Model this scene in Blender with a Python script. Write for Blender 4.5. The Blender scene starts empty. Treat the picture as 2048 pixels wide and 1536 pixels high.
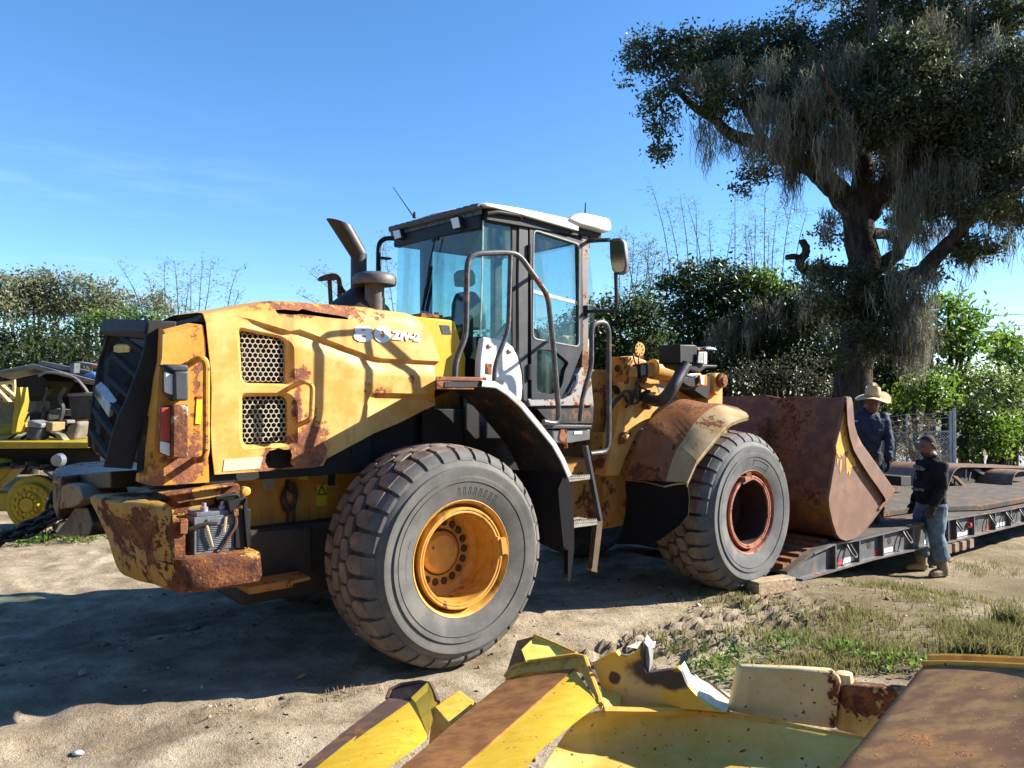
import bpy, bmesh, math, random
import numpy as np
from mathutils import Vector, Matrix, noise
from mathutils.geometry import delaunay_2d_cdt
random.seed(7); RNG = np.random.default_rng(7)
scene = bpy.context.scene
COL = scene.collection
R = math.radians
# ------------------------------------------------------------------ camera
FPX, HZ, CAMH = 1560.0, 787.0, 1.87
PITCH = math.atan((HZ - 768) / FPX)
cam = bpy.data.cameras.new('camera')
cam.sensor_width = 36.0; cam.lens = FPX / 2048 * 36; cam.clip_start = 0.05; cam.clip_end = 2000
camo = bpy.data.objects.new('camera', cam); COL.objects.link(camo)
camo.location = (0, 0, CAMH); camo.rotation_euler = (R(90) + PITCH, 0, 0)
scene.camera = camo
# ------------------------------------------------------------------ light
SUN_EL, SUN_AZ = R(29.8), R(9)      # direction TO the sun: mostly +x, slightly +y
sdir = Vector((math.cos(SUN_EL) * math.cos(SUN_AZ), math.cos(SUN_EL) * math.sin(SUN_AZ), math.sin(SUN_EL)))
world = bpy.data.worlds.new('World'); scene.world = world; world.use_nodes = True
wn = world.node_tree; bg = wn.nodes['Background']
sky = wn.nodes.new('ShaderNodeTexSky'); sky.sky_type = 'NISHITA'; sky.sun_disc = False
sky.sun_elevation = SUN_EL
sky.sun_rotation = math.atan2(sdir.x, sdir.y)
sky.air_density = 1.0; sky.dust_density = 0.0; sky.ozone_density = 6.0; sky.altitude = 0
hs_ = wn.nodes.new('ShaderNodeHueSaturation'); hs_.inputs['Saturation'].default_value = 1.10
wn.links.new(sky.outputs[0], hs_.inputs['Color']); 
def wnode(t, **k):
    n_ = wn.nodes.new('ShaderNode' + t)
    for a_, v_ in k.items(): setattr(n_, a_, v_)
    return n_
tcw = wnode('TexCoord'); mpw = wnode('Mapping'); mpw.inputs['Scale'].default_value = (1.6, 1.6, 13); wn.links.new(tcw.outputs['Generated'], mpw.inputs[0])
nzw = wnode('TexNoise'); nzw.inputs['Scale'].default_value = 3.2; nzw.inputs['Detail'].default_value = 7; nzw.inputs['Roughness'].default_value = .6; wn.links.new(mpw.outputs[0], nzw.inputs[0])
m1 = wnode('MapRange', interpolation_type='SMOOTHSTEP'); m1.inputs[1].default_value = .5; m1.inputs[2].default_value = .78; wn.links.new(nzw.outputs[0], m1.inputs[0])
spw = wnode('SeparateXYZ'); wn.links.new(tcw.outputs['Generated'], spw.inputs[0])
m2 = wnode('MapRange', interpolation_type='SMOOTHSTEP'); m2.inputs[1].default_value = .36; m2.inputs[2].default_value = .20; wn.links.new(spw.outputs[2], m2.inputs[0])
m3 = wnode('MapRange', interpolation_type='SMOOTHSTEP'); m3.inputs[1].default_value = -.1; m3.inputs[2].default_value = -.45; wn.links.new(spw.outputs[0], m3.inputs[0])
x1 = wnode('Math', operation='MULTIPLY'); wn.links.new(m1.outputs[0], x1.inputs[0]); wn.links.new(m2.outputs[0], x1.inputs[1])
x2 = wnode('Math', operation='MULTIPLY'); wn.links.new(x1.outputs[0], x2.inputs[0]); wn.links.new(m3.outputs[0], x2.inputs[1])
x3 = wnode('Math', operation='MULTIPLY'); wn.links.new(x2.outputs[0], x3.inputs[0]); x3.inputs[1].default_value = .11
mxw = wnode('Mix', data_type='RGBA'); wn.links.new(x3.outputs[0], mxw.inputs[0]); wn.links.new(hs_.outputs[0], mxw.inputs[6]); mxw.inputs[7].default_value = (5.2, 6.0, 6.6, 1)   # thin cirrus low on the left
wn.links.new(mxw.outputs[2], bg.inputs[0]); bg.inputs[1].default_value = 0.086
sl = bpy.data.lights.new('sun', 'SUN'); sl.energy = 5.0; sl.angle = R(0.55); sl.color = (1.0, 0.93, 0.82)
so = bpy.data.objects.new('sun', sl); COL.objects.link(so); so.location = (30, 3, 20)
so.rotation_euler = sdir.to_track_quat('Z', 'Y').to_euler()
scene.view_settings.view_transform = 'Standard'; scene.view_settings.look = 'None'
scene.view_settings.exposure = 1.55; scene.view_settings.gamma = 1.0
scene.cycles.max_bounces = 8; scene.cycles.transparent_max_bounces = 24
# ------------------------------------------------------------------ picture measurements -> places in the scene
ZN = dict(P=(0, 0, 1), Z1=(0, 500, 2.9257), Z2=(100, 600, 3.4133), Z3=(100, 850, 3.4133), Z4=(600, 380, 2.8444),
          Z5=(850, 600, 2.56), Z6=(1400, 740, 3.1605), W1=(600, 850, 3.071), W2=(1280, 820, 3.839), C3=(980, 380, 3.2),
          T=(1560, 740, 3.658), S=(1080, 780, 3.84), B=(1200, 620, 5.12), L=(0, 680, 3.4917), G=(180, 630, 4.3875),
          H6=(680, 640, 6.982), O=(1220, 0, 1.92), Q=(1640, 760, 3.84), K=(780, 400, 6.4), Z7=(600, 1236, 3.4133),
          Z8=(1100, 1180, 2.1603), X8=(1150, 1260, 5.566), M=(430, 900, 8.084), Lt=(0, 900, 6.983), V=(1820, 900, 5.908),
          Z9=(1340, 680, 12.8), LT=(0, 500, 3.0118), R4=(1750, 560, 3.839), Nm=(700, 640, 8.467), FB=(40, 880, 4.759))
TH = R(38.6); P0 = (-0.344, 5.31)
CU, SU = math.cos(TH), math.sin(TH)
def ray(px, py):
    a = (px - 1024) / FPX; b = -(py - 768) / FPX; c, s = math.cos(PITCH), math.sin(PITCH)
    return (a, c - b * s, s + b * c)
def q(z, x, y):
    o = ZN[z]; return o[0] + x / o[2], o[1] + y / o[2]
def loc(X, Yw):
    dx, dy = X - P0[0], Yw - P0[1]; return dx * CU + dy * SU, -dx * SU + dy * CU
def LY(z, x, y, py):            # loader frame point on the plane y = py
    r = ray(*q(z, x, y)); t = (py + (-P0[0] * SU + P0[1] * CU)) / (-r[0] * SU + r[1] * CU)
    u, v = loc(r[0] * t, r[1] * t); return Vector((u, py, CAMH + r[2] * t))
def LX(z, x, y, px):            # loader frame point on the plane x = px
    r = ray(*q(z, x, y)); t = (px + P0[0] * CU + P0[1] * SU) / (r[0] * CU + r[1] * SU)
    u, v = loc(r[0] * t, r[1] * t); return Vector((px, v, CAMH + r[2] * t))
def LZ(z, x, y, pz):
    r = ray(*q(z, x, y)); t = (pz - CAMH) / r[2]; u, v = loc(r[0] * t, r[1] * t); return Vector((u, v, pz))
def WD(z, x, y, d):             # world point at depth d
    r = ray(*q(z, x, y)); t = d / r[1]; return Vector((r[0] * t, d, CAMH + r[2] * t))
def WZ(z, x, y, pz):
    r = ray(*q(z, x, y)); t = (pz - CAMH) / r[2]; return Vector((r[0] * t, r[1] * t, pz))
def smooth(a, b, x):
    t = min(1, max(0, (x - a) / (b - a))); return t * t * (3 - 2 * t)
def gz(x, y):                   # broad shape of the ground
    g = -0.34 * smooth(7.6, 10.6, 0.35 * x + 0.75 * y + 0.35 * max(0, x)) * smooth(0, 4, x + 2)
    g -= 0.25 * smooth(11, 24, y)
    return g
# ------------------------------------------------------------------ mesh helper
def catmull(pts, n=6):
    pts = [Vector(p) for p in pts]; out = []
    for i in range(len(pts) - 1):
        p0 = pts[max(0, i - 1)]; p1 = pts[i]; p2 = pts[i + 1]; p3 = pts[min(len(pts) - 1, i + 2)]
        for k in range(n):
            t = k / n
            out.append(0.5 * ((2 * p1) + (p2 - p0) * t + (2 * p0 - 5 * p1 + 4 * p2 - p3) * t * t + (-p0 + 3 * p1 - 3 * p2 + p3) * t ** 3))
    out.append(pts[-1]); return out
def fillet(pts, r=0.06, n=4):
    pts = [Vector(p) for p in pts]; out = [pts[0]]
    for i in range(1, len(pts) - 1):
        a, b, c = pts[i - 1], pts[i], pts[i + 1]
        ra = min(r, (a - b).length * .45); rc = min(r, (c - b).length * .45)
        s = b + (a - b).normalized() * ra; e = b + (c - b).normalized() * rc
        for k in range(n + 1):
            t = k / n; out.append(s * (1 - t) ** 2 + b * 2 * t * (1 - t) + e * t * t)
    out.append(pts[-1]); return out
class MB:
    def __init__(s): s.v = []; s.f = []; s.m = []; s.cur = 0
    def add(s, vs, fs):
        o = len(s.v); s.v += [tuple(p) for p in vs]; s.f += [tuple(i + o for i in f) for f in fs]; s.m += [s.cur] * len(fs)
        return s
    def box(s, a, b, M=None):
        a, b = Vector(a), Vector(b)
        vs = [Vector((x, y, z)) for x in (a.x, b.x) for y in (a.y, b.y) for z in (a.z, b.z)]
        if M: vs = [M @ p for p in vs]
        return s.add(vs, [(0, 1, 3, 2), (4, 6, 7, 5), (0, 4, 5, 1), (2, 3, 7, 6), (0, 2, 6, 4), (1, 5, 7, 3)])
    def prism(s, pts, ext):
        pts = [Vector(p) for p in pts]; n = len(pts); ext = Vector(ext)
        vs = pts + [p + ext for p in pts]
        fs = [tuple(range(n)), tuple(range(2 * n - 1, n - 1, -1))] + [(i, i + n, (i + 1) % n + n, (i + 1) % n) for i in range(n)]
        return s.add(vs, fs)
    def loft(s, rings, closed=True, caps=True):
        n = len(rings[0]); vs = [p for r in rings for p in r]; fs = []
        for k in range(len(rings) - 1):
            for i in range(n if closed else n - 1):
                j = (i + 1) % n; fs.append((k * n + i, k * n + j, (k + 1) * n + j, (k + 1) * n + i))
        if caps and closed:
            fs.append(tuple(range(n - 1, -1, -1))); b = (len(rings) - 1) * n; fs.append(tuple(range(b, b + n)))
        return s.add(vs, fs)
    def shell(s, rings, t):       # open loft given thickness t (vector or list of vectors)
        n = len(rings[0]); m = len(rings)
        t = Vector(t); top = [[Vector(p) for p in r] for r in rings]; bot = [[p + t for p in r] for r in top]
        s.loft(top, False); s.loft([r[::-1] for r in bot], False)
        s.loft([top[0], bot[0]], False); s.loft([bot[-1], top[-1]], False)
        s.loft([[r[0] for r in bot], [r[0] for r in top]], False); s.loft([[r[-1] for r in top], [r[-1] for r in bot]], False)
        return s
    def tube(s, pts, r, n=8, caps=True):
        pts = [Vector(p) for p in pts]; rr = r if isinstance(r, (list, tuple)) else [r] * len(pts)
        rings = []; up = None
        for i, p in enumerate(pts):
            t = (pts[min(i + 1, len(pts) - 1)] - pts[max(0, i - 1)])
            t = t.normalized() if t.length > 1e-9 else Vector((0, 0, 1))
            if up is None:
                up = t.orthogonal().normalized()
            else:
                up = (up - t * up.dot(t)); up = up.normalized() if up.length > 1e-6 else t.orthogonal().normalized()
            w = t.cross(up)
            rings.append([p + (up * math.cos(2 * math.pi * k / n) + w * math.sin(2 * math.pi * k / n)) * rr[i] for k in range(n)])
        return s.loft(rings, True, caps)
    def lathe(s, prof, c=(0, 0, 0), axis='y', n=48, a0=0, a1=2 * math.pi, closed_prof=False):
        c = Vector(c); full = abs(a1 - a0 - 2 * math.pi) < 1e-6; m = n if full else n + 1; rings = []
        for k in range(m):
            a = a0 + (a1 - a0) * k / n; ca, sa = math.cos(a), math.sin(a)
            if axis == 'y': rings.append([c + Vector((r * ca, h, r * sa)) for r, h in prof])
            elif axis == 'z': rings.append([c + Vector((r * ca, r * sa, h)) for r, h in prof])
            else: rings.append([c + Vector((h, r * ca, r * sa)) for r, h in prof])
        if full: rings.append(rings[0])
        o = len(prof); vs = [p for r in rings for p in r]; fs = []
        for k in range(len(rings) - 1):
            for i in range(o if closed_prof else o - 1):
                j = (i + 1) % o; fs.append((k * o + i, (k + 1) * o + i, (k + 1) * o + j, k * o + j))
        return s.add(vs, fs)
    def panel(s, outline, y0, thick, holes=(), yfun=None, step=0.08, cons=()):
        """flat sheet from an outline in (u,z), triangulated, bent by yfun(u,z), thickness towards +y"""
        P2 = []; E = []
        def loop(L):
            o = len(P2)
            for p in L: P2.append(Vector((p[0], p[1])))
            for i in range(len(L)): E.append((o + i, o + (i + 1) % len(L)))
        def dens(L):
            out = []
            for i in range(len(L)):
                a, b = L[i], L[(i + 1) % len(L)]; d = math.dist(a, b); k = max(1, int(d / step))
                out += [(a[0] + (b[0] - a[0]) * t / k, a[1] + (b[1] - a[1]) * t / k) for t in range(k)]
            return out
        O = dens(outline) if yfun else outline
        loop(O)
        for h in holes: loop(h)
        def inside(p, L):
            c = False
            for i in range(len(L)):
                a, b = L[i], L[i - 1]
                if (a[1] > p[1]) != (b[1] > p[1]) and p[0] < (b[0] - a[0]) * (p[1] - a[1]) / (b[1] - a[1]) + a[0]: c = not c
            return c
        if yfun:
            us = [p[0] for p in O]; zs = [p[1] for p in O]
            for line in cons:
                o = len(P2); L2 = [line[0]]
                for i in range(len(line) - 1):
                    a, b = line[i], line[i + 1]; k = max(1, int(math.dist(a, b) / step))
                    L2 += [(a[0] + (b[0] - a[0]) * t / k, a[1] + (b[1] - a[1]) * t / k) for t in range(1, k + 1)]
                L2 = [p for p in L2 if inside(p, O)]
                for p in L2: P2.append(Vector(p))
                for i in range(len(L2) - 1): E.append((o + i, o + i + 1))
            u = min(us) + step * .37
            while u < max(us):
                z = min(zs) + step * .41
                while z < max(zs):
                    p = (u + random.uniform(-.2, .2) * step, z + random.uniform(-.2, .2) * step)
                    if inside(p, O): P2.append(Vector(p))
                    z += step
                u += step
        r = delaunay_2d_cdt(P2, E, [], 1, 1e-5)
        V2, _, F = r[0], r[1], r[2]
        keep = []
        for f in F:
            c = (sum(V2[i].x for i in f) / len(f), sum(V2[i].y for i in f) / len(f))
            if not inside(c, O): continue
            if any(inside(c, h) for h in holes): continue
            a = V2[f[0]]; b = V2[f[1]]; d = V2[f[2]]
            if (b.x - a.x) * (d.y - a.y) - (b.y - a.y) * (d.x - a.x) < 0: f = list(f)[::-1]
            keep.append(tuple(f))
        fy = yfun or (lambda u, z: 0)
        front = [Vector((p.x, y0 + fy(p.x, p.y), p.y)) for p in V2]
        back = [p + Vector((0, thick, 0)) for p in front]; n = len(front)
        ed = {}
        for f in keep:
            for i in range(len(f)):
                a, b = f[i], f[(i + 1) % len(f)]; ed[(a, b)] = True
        side = [(a, a + n, b + n, b) for (a, b) in ed if (b, a) not in ed]
        return s.add(front + back, keep + [tuple(i + n for i in f[::-1]) for f in keep] + side)
    def build(s, name, mat, parent=None, smooth=35, bevel=0, loc=None, fix=True):
        me = bpy.data.meshes.new(name); me.from_pydata(s.v, [], s.f)
        mats = mat if isinstance(mat, (list, tuple)) else [mat]
        for m in mats: me.materials.append(m)
        if len(mats) > 1: me.polygons.foreach_set('material_index', s.m)
        if fix:
            bm = bmesh.new(); bm.from_mesh(me); bmesh.ops.remove_doubles(bm, verts=bm.verts, dist=1e-5)
            bmesh.ops.recalc_face_normals(bm, faces=bm.faces); bm.to_mesh(me); bm.free()
        if smooth:
            me.polygons.foreach_set('use_smooth', [True] * len(me.polygons)); me.set_sharp_from_angle(angle=R(smooth))
        me.update()
        o = bpy.data.objects.new(name, me); COL.objects.link(o)
        if parent: o.parent = parent
        if loc: o.location = loc
        if bevel:
            b = o.modifiers.new('bevel', 'BEVEL'); b.width = bevel; b.segments = 2; b.limit_method = 'ANGLE'; b.angle_limit = R(40)
            b.harden_normals = False
        return o
def tag(o, label=None, cat=None, group=None, kind=None):
    if label: o['label'] = label
    if cat: o['category'] = cat
    if group: o['group'] = group
    if kind: o['kind'] = kind
    return o
def empty(name, loc=(0, 0, 0), rz=0, parent=None):
    o = bpy.data.objects.new(name, None); COL.objects.link(o); o.location = loc; o.rotation_euler = (0, 0, rz)
    o.empty_display_size = .2
    if parent: o.parent = parent
    return o
def copy_tree(o, parent=None):
    c = o.copy(); COL.objects.link(c)
    if parent: c.parent = parent
    for ch in list(o.children): copy_tree(ch, c)
    return c
def np_mesh(name, V, F, mat, parent=None, smooth=False, attr=None):
    me = bpy.data.meshes.new(name); V = np.asarray(V, np.float32); F = np.asarray(F, np.int32); k = F.shape[1]
    me.vertices.add(len(V)); me.vertices.foreach_set('co', V.ravel())
    me.loops.add(F.size); me.loops.foreach_set('vertex_index', F.ravel())
    me.polygons.add(len(F)); me.polygons.foreach_set('loop_start', np.arange(0, F.size, k, dtype=np.int32))
    me.polygons.foreach_set('loop_total', np.full(len(F), k, np.int32))
    if smooth: me.polygons.foreach_set('use_smooth', np.ones(len(F), bool))
    me.materials.append(mat)
    if attr is not None:
        a = me.attributes.new('shade', 'FLOAT', 'FACE'); a.data.foreach_set('value', np.asarray(attr, np.float32))
    me.update(calc_edges=True); me.validate()
    o = bpy.data.objects.new(name, me); COL.objects.link(o)
    if parent: o.parent = parent
    return o
# ------------------------------------------------------------------ materials
class NT:
    def __init__(s, name):
        s.mat = bpy.data.materials.new(name); s.mat.use_nodes = True; s.t = s.mat.node_tree
        s.b = s.t.nodes['Principled BSDF']; s.out = s.t.nodes['Material Output']
        s.tc = None
    def n(s, typ, ins=None, **kw):
        nd = s.t.nodes.new('ShaderNode' + typ)
        for k, v in kw.items(): setattr(nd, k, v)
        for k, v in (ins or {}).items(): s.set(nd.inputs[k], v)
        return nd
    def set(s, sock, v):
        if isinstance(v, bpy.types.NodeSocket): s.t.links.new(v, sock)
        elif isinstance(v, bpy.types.Node): s.t.links.new(v.outputs[0], sock)
        else:
            if sock.type == 'RGBA' and len(v) == 3: v = (*v, 1)
            sock.default_value = v
    def co(s, kind='Object', scale=None):
        if s.tc is None: s.tc = s.n('TexCoord')
        c = s.tc.outputs[kind]
        if scale is not None: c = s.n('Mapping', {'Vector': c, 'Scale': scale}).outputs[0]
        return c
    def noise(s, scale, detail=5, rough=.55, vec=None, dist=0):
        return s.n('TexNoise', {'Vector': vec if vec is not None else s.co(), 'Scale': scale, 'Detail': detail, 'Roughness': rough, 'Distortion': dist}).outputs[0]
    def ramp(s, f, stops):
        r = s.n('ValToRGB', {'Fac': f}); e = r.color_ramp.elements
        while len(e) < len(stops): e.new(.5)
        for i, (p, c) in enumerate(stops):
            e[i].position = p; e[i].color = (*c, 1) if len(c) == 3 else c
        return r.outputs[0]
    def step(s, f, a, b):
        return s.n('MapRange', {'Value': f, 'From Min': a, 'From Max': b, 'To Min': 0.0, 'To Max': 1.0}, interpolation_type='SMOOTHSTEP').outputs[0]
    def math(s, op, a, b=0.0, clamp=False):
        nd = s.n('Math', operation=op, use_clamp=clamp); s.set(nd.inputs[0], a); s.set(nd.inputs[1], b); return nd.outputs[0]
    def mix(s, f, a, b, mode='MIX'):
        nd = s.n('Mix', data_type='RGBA', blend_type=mode); s.set(nd.inputs[0], f); s.set(nd.inputs[6], a); s.set(nd.inputs[7], b); return nd.outputs[2]
    def blob(s, c, r):           # 1 at c falling to 0 at radius r (r may be a vector)
        r = r if isinstance(r, (tuple, list)) else (r, r, r)
        m = s.n('Mapping', {'Vector': s.co(), 'Location': (-c[0] / r[0], -c[1] / r[1], -c[2] / r[2]), 'Scale': (1 / r[0], 1 / r[1], 1 / r[2])}).outputs[0]
        l = s.n('VectorMath', {0: m}, operation='LENGTH').outputs['Value']
        return s.math('SUBTRACT', 1.0, l)
    def bump(s, h, strength=.3, dist=.01):
        s.set(s.b.inputs['Normal'], s.n('Bump', {'Height': h, 'Strength': strength, 'Distance': dist}).outputs[0])
    def fin(s, col=None, rough=None, metal=None, spec=None):
        if col is not None: s.set(s.b.inputs['Base Color'], col)
        if rough is not None: s.set(s.b.inputs['Roughness'], rough)
        if metal is not None: s.set(s.b.inputs['Metallic'], metal)
        if spec is not None: s.set(s.b.inputs['Specular IOR Level'], spec)
        return s.mat
RUST_A = [(.33, (.028, .011, .008)), (.45, (.095, .032, .016)), (.54, (.17, .062, .022)), (.63, (.27, .11, .035)), (.74, (.30, .17, .10))]
RUST_B = [(.33, (.05, .018, .013)), (.44, (.17, .06, .035)), (.53, (.27, .10, .045)), (.62, (.36, .16, .05)), (.74, (.36, .21, .17))]
def rust_col(m, sc=1.0, pal=None):
    a = m.noise(9 * sc, 6, .65); b = m.noise(38 * sc, 5, .7)
    c = m.math('ADD', m.math('MULTIPLY', a, .6), m.math('MULTIPLY', b, .4))
    return m.ramp(c, pal or RUST_A), b
def painted(name, base, base2, rust=.60, blobs=(), streak=.35, rough=.42, dirt=(.10, .055, .025), dirt_amt=.5, chip=.0, sc=1.0, bump=.5, gate=None, dust=None, pal=None):
    """weathered paint: two tones, vertical dirt runs, speckle chips, and rust over `rust` threshold plus listed rust areas"""
    m = NT(name)
    big = m.noise(1.3 * sc, 6, .6); mid = m.noise(6 * sc, 6, .62); fine = m.noise(60 * sc, 3, .6)
    run = m.noise(1.0, 5, .6, vec=m.co('Object', (9 * sc, 9 * sc, .8 * sc)))
    col = m.mix(m.step(mid, .38, .66), base, base2)
    d = m.math('MULTIPLY', m.step(run, .5, .74), dirt_amt)
    d = m.math('MULTIPLY', d, m.step(big, .35, .62))
    col = m.mix(d, col, dirt)
    if dust is not None:
        col = m.mix(m.math('MULTIPLY', m.step(m.noise(3.1 * sc, 7, .7), .42, .7), dust[3]), col, dust[:3])
    rag = m.noise(24 * sc, 5, .65); rc, rb = rust_col(m, sc, pal)
    f = m.math('ADD', m.math('MULTIPLY', mid, .55), m.math('MULTIPLY', big, .45))
    f = m.math('ADD', f, m.math('MULTIPLY', m.math('SUBTRACT', rag, .5), .10))
    mask = m.step(f, rust, rust + .02)
    halo = m.step(f, rust - .07, rust + .03)
    for (c, r, st) in blobs:
        g = m.math('ADD', m.math('ADD', m.math('MULTIPLY', m.blob(c, r), st), m.math('MULTIPLY', m.math('SUBTRACT', mid, .5), 1.9)), m.math('MULTIPLY', m.math('SUBTRACT', rag, .5), 1.1))
        mask = m.math('MAXIMUM', mask, m.step(g, .19, .25)); halo = m.math('MAXIMUM', halo, m.step(g, -.15, .25))
        rr = r if isinstance(r, (tuple, list)) else (r, r, r)
        drip = m.math('MULTIPLY', m.step(m.blob((c[0], c[1], c[2] - rr[2] * 1.5 - .12), (rr[0] * 1.1, rr[1], rr[2] * 1.6 + .22)), .0, .55), m.step(run, .44, .62))
        halo = m.math('MAXIMUM', halo, m.math('MULTIPLY', drip, .8))
    if chip:
        mask = m.math('MAXIMUM', mask, m.step(m.noise(26 * sc, 2, .5), .76 - .6 * chip, .79 - .6 * chip))
    col = m.mix(m.math('MULTIPLY', halo, .55), col, (.33, .12, .02))
    col = m.mix(mask, col, rc)
    h = m.math('ADD', m.math('MULTIPLY', mask, m.math('SUBTRACT', m.math('MULTIPLY', rb, 1.6), .1)), m.math('MULTIPLY', fine, .12))
    m.bump(h, bump, .012)
    rg = m.math('ADD', m.math('MULTIPLY', mask, .35), m.math('ADD', rough, m.math('MULTIPLY', fine, .12)))
    return m.fin(col, rg, spec=.35)
def plain(name, col, rough=.5, metal=0, var=.25, sc=8, bump=.15, spec=.5, tint=None):
    m = NT(name); n1 = m.noise(sc, 6, .65); n2 = m.noise(sc * 7, 3, .6)
    k = m.math('ADD', m.math('MULTIPLY', n1, .7), m.math('MULTIPLY', n2, .3))
    lo = tuple(c * (1 - var) for c in col); hi = tuple(min(1, c * (1 + var)) for c in (tint or col))
    c = m.mix(m.step(k, .35, .65), lo, hi)
    if bump: m.bump(k, bump, .01)
    return m.fin(c, m.math('ADD', rough - .08, m.math('MULTIPLY', n1, .16)), metal, spec)
YEL, YEL2 = (.58, .295, .058), (.65, .40, .125)
# ================================================================== WHEEL LOADER
loader = empty('wheel_loader', (P0[0], P0[1], 0), TH)
tag(loader, 'rusty yellow wheel loader with white cab roof and big dusty tyres', 'wheel loader')
def uz(z, pts, y): return [(p.x, p.z) for p in (LY(z, a, b, y) for a, b in pts)]
def l3(z, pts, y): return [LY(z, a, b, y) for a, b in pts]
HY = .62
m_hood = painted('hood_paint', YEL, YEL2, rust=.70, rough=.38, dirt_amt=.40, blobs=[
    (LY('Z2', 1765, 1020, HY), (.15, .3, .25), .95), (LY('Z2', 1725, 515, HY), (.07, .2, .08), .8),
    (LY('Z2', 1692, 730, HY), (.035, .2, .20), .8), (LY('Z2', 1640, 1160, HY), (.34, .3, .05), .8),
    (LY('Z2', 1720, 70, HY), (.40, .4, .055), .7), (LY('Z4', 150, 690, HY), (.34, .4, .06), .8),
    (LY('Z2', 1850, 60, HY), (.5, .5, .07), .7), (LY('Z4', 440, 1145, HY), (.10, .2, .05), .6), (LY('Z4', 635, 1076, HY), (.035, .2, .035), 1.0),
    (LY('Z2', 1480, 1110, HY), (.04, .2, .12), .8)], pal=RUST_B)
m_yel = painted('body_paint', YEL, YEL2, rust=.62, dirt_amt=.6, rough=.45)
m_post = painted('post_paint', (.55, .245, .03), (.60, .29, .05), rust=.66, dirt_amt=.5, pal=RUST_B, blobs=[
    (LY('Z2', 880, 1150, HY), (.22, .3, .12), .75), (LY('Z2', 1000, 640, HY), (.05, .2, .45), .5), (LY('Z2', 730, 1250, HY), (.1, .2, .07), .8)])
m_cwt = painted('counterweight_paint', (.42, .235, .04), (.52, .32, .075), rust=.525, dirt=(.07, .04, .025), dirt_amt=.95, rough=.5, bump=.9, blobs=[
    (LY('Z3', 1180, 1010, .25), (.36, .35, .20), 1.0), (LY('Z3', 820, 850, .2), (.12, .3, .26), .8), (LY('Z3', 920, 760, .3), (.10, .3, .3), 1.0),
    (LX('Z3', 560, 780, -1.95), (.3, .22, .25), .8), (LX('Z3', 60, 300, -2.0), (.4, .5, .3), .7), (LX('Z3', 330, 600, -1.98), (.3, .12, .2), .6)], dust=(.30, .2, .12, .25))
m_frame = painted('frame_paint', (.42, .21, .03), (.50, .27, .05), rust=.62, dirt_amt=.9, dirt=(.10, .045, .018), rough=.55)  # dirt laid on heavier, partly standing in for the shade under the hood
m_lift = painted('lift_arm_paint', (.53, .26, .05), (.60, .34, .10), rust=.61, dirt_amt=.8, dirt=(.30, .12, .03), rough=.5)
m_tower = painted('tower_paint', (.34, .16, .035), (.42, .20, .04), rust=.52, dirt_amt=.8, dirt=(.13, .045, .02), rough=.6)
m_rust = painted('rust_steel', (.16, .06, .028), (.24, .09, .035), rust=.5, dirt_amt=.8, dirt=(.06, .03, .02), rough=.7, bump=.7)
m_black = plain('black_paint', (.010, .010, .011), .55, sc=5, spec=.3)
m_blackrust = painted('black_rusty_paint', (.013, .013, .014), (.028, .027, .027), rust=.6, dirt=(.09, .05, .03), dirt_amt=.6, rough=.5)
m_grill = painted('grille_black', (.010, .0095, .0095), (.022, .019, .018), rust=.66, dirt=(.05, .03, .02), dirt_amt=.6, rough=.6)
m_gray = painted('cab_gray', (.034, .037, .043), (.052, .056, .063), rust=.68, dirt=(.16, .09, .06), dirt_amt=.4, rough=.45)
m_graylt = painted('sill_gray', (.27, .27, .26), (.36, .36, .34), rust=.56, dirt=(.2, .1, .06), dirt_amt=.6, rough=.55, chip=.22)
m_white = painted('white_paint', (.64, .63, .59), (.72, .71, .68), rust=.70, dirt=(.36, .29, .20), dirt_amt=.6, rough=.35, bump=.2)
m_tube = painted('rail_gray', (.040, .042, .045), (.075, .078, .082), rust=.60, dirt=(.12, .07, .05), dirt_amt=.5, rough=.4, sc=2.5)
m_rub = plain('rubber_flap', (.008, .008, .0085), .85, sc=4, spec=.15)
m_dark = plain('dark_interior', (.012, .011, .010), .8, sc=5)
m_chrome = plain('bolt_steel', (.25, .2, .17), .4, .7)
m_lens = NT('lamp_lens'); m_lens = m_lens.fin((.72, .70, .66), .12)
m_red = NT('red_lens'); m_red = m_red.fin((.38, .05, .03), .15)
m_amber = NT('amber_lens'); m_amber = m_amber.fin((.85, .22, .02), .15)
m_honey = painted('vent_mesh_steel', (.38, .34, .25), (.46, .40, .28), rust=.56, dirt=(.2, .1, .05), dirt_amt=.5, rough=.5)
def mk_sticker(name, col, line=(.05, .05, .05), amt=.5):
    m = NT(name); n = m.noise(70, 2, .5, vec=m.co('Object', (1, 1, 3)))
    return m.fin(m.mix(m.math('MULTIPLY', m.step(n, .52, .6), amt), col, line), .4)
m_lime = mk_sticker('lime_sticker', (.52, .60, .03), (.2, .22, .03), .6)
m_whst = mk_sticker('white_sticker', (.60, .53, .38), (.5, .36, .2), .5)
m_bkst = mk_sticker('dark_sticker', (.02, .028, .04), (.12, .14, .17), .6)
m_blst = mk_sticker('pale_sticker', (.28, .34, .36), (.1, .13, .15), .7)

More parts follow.
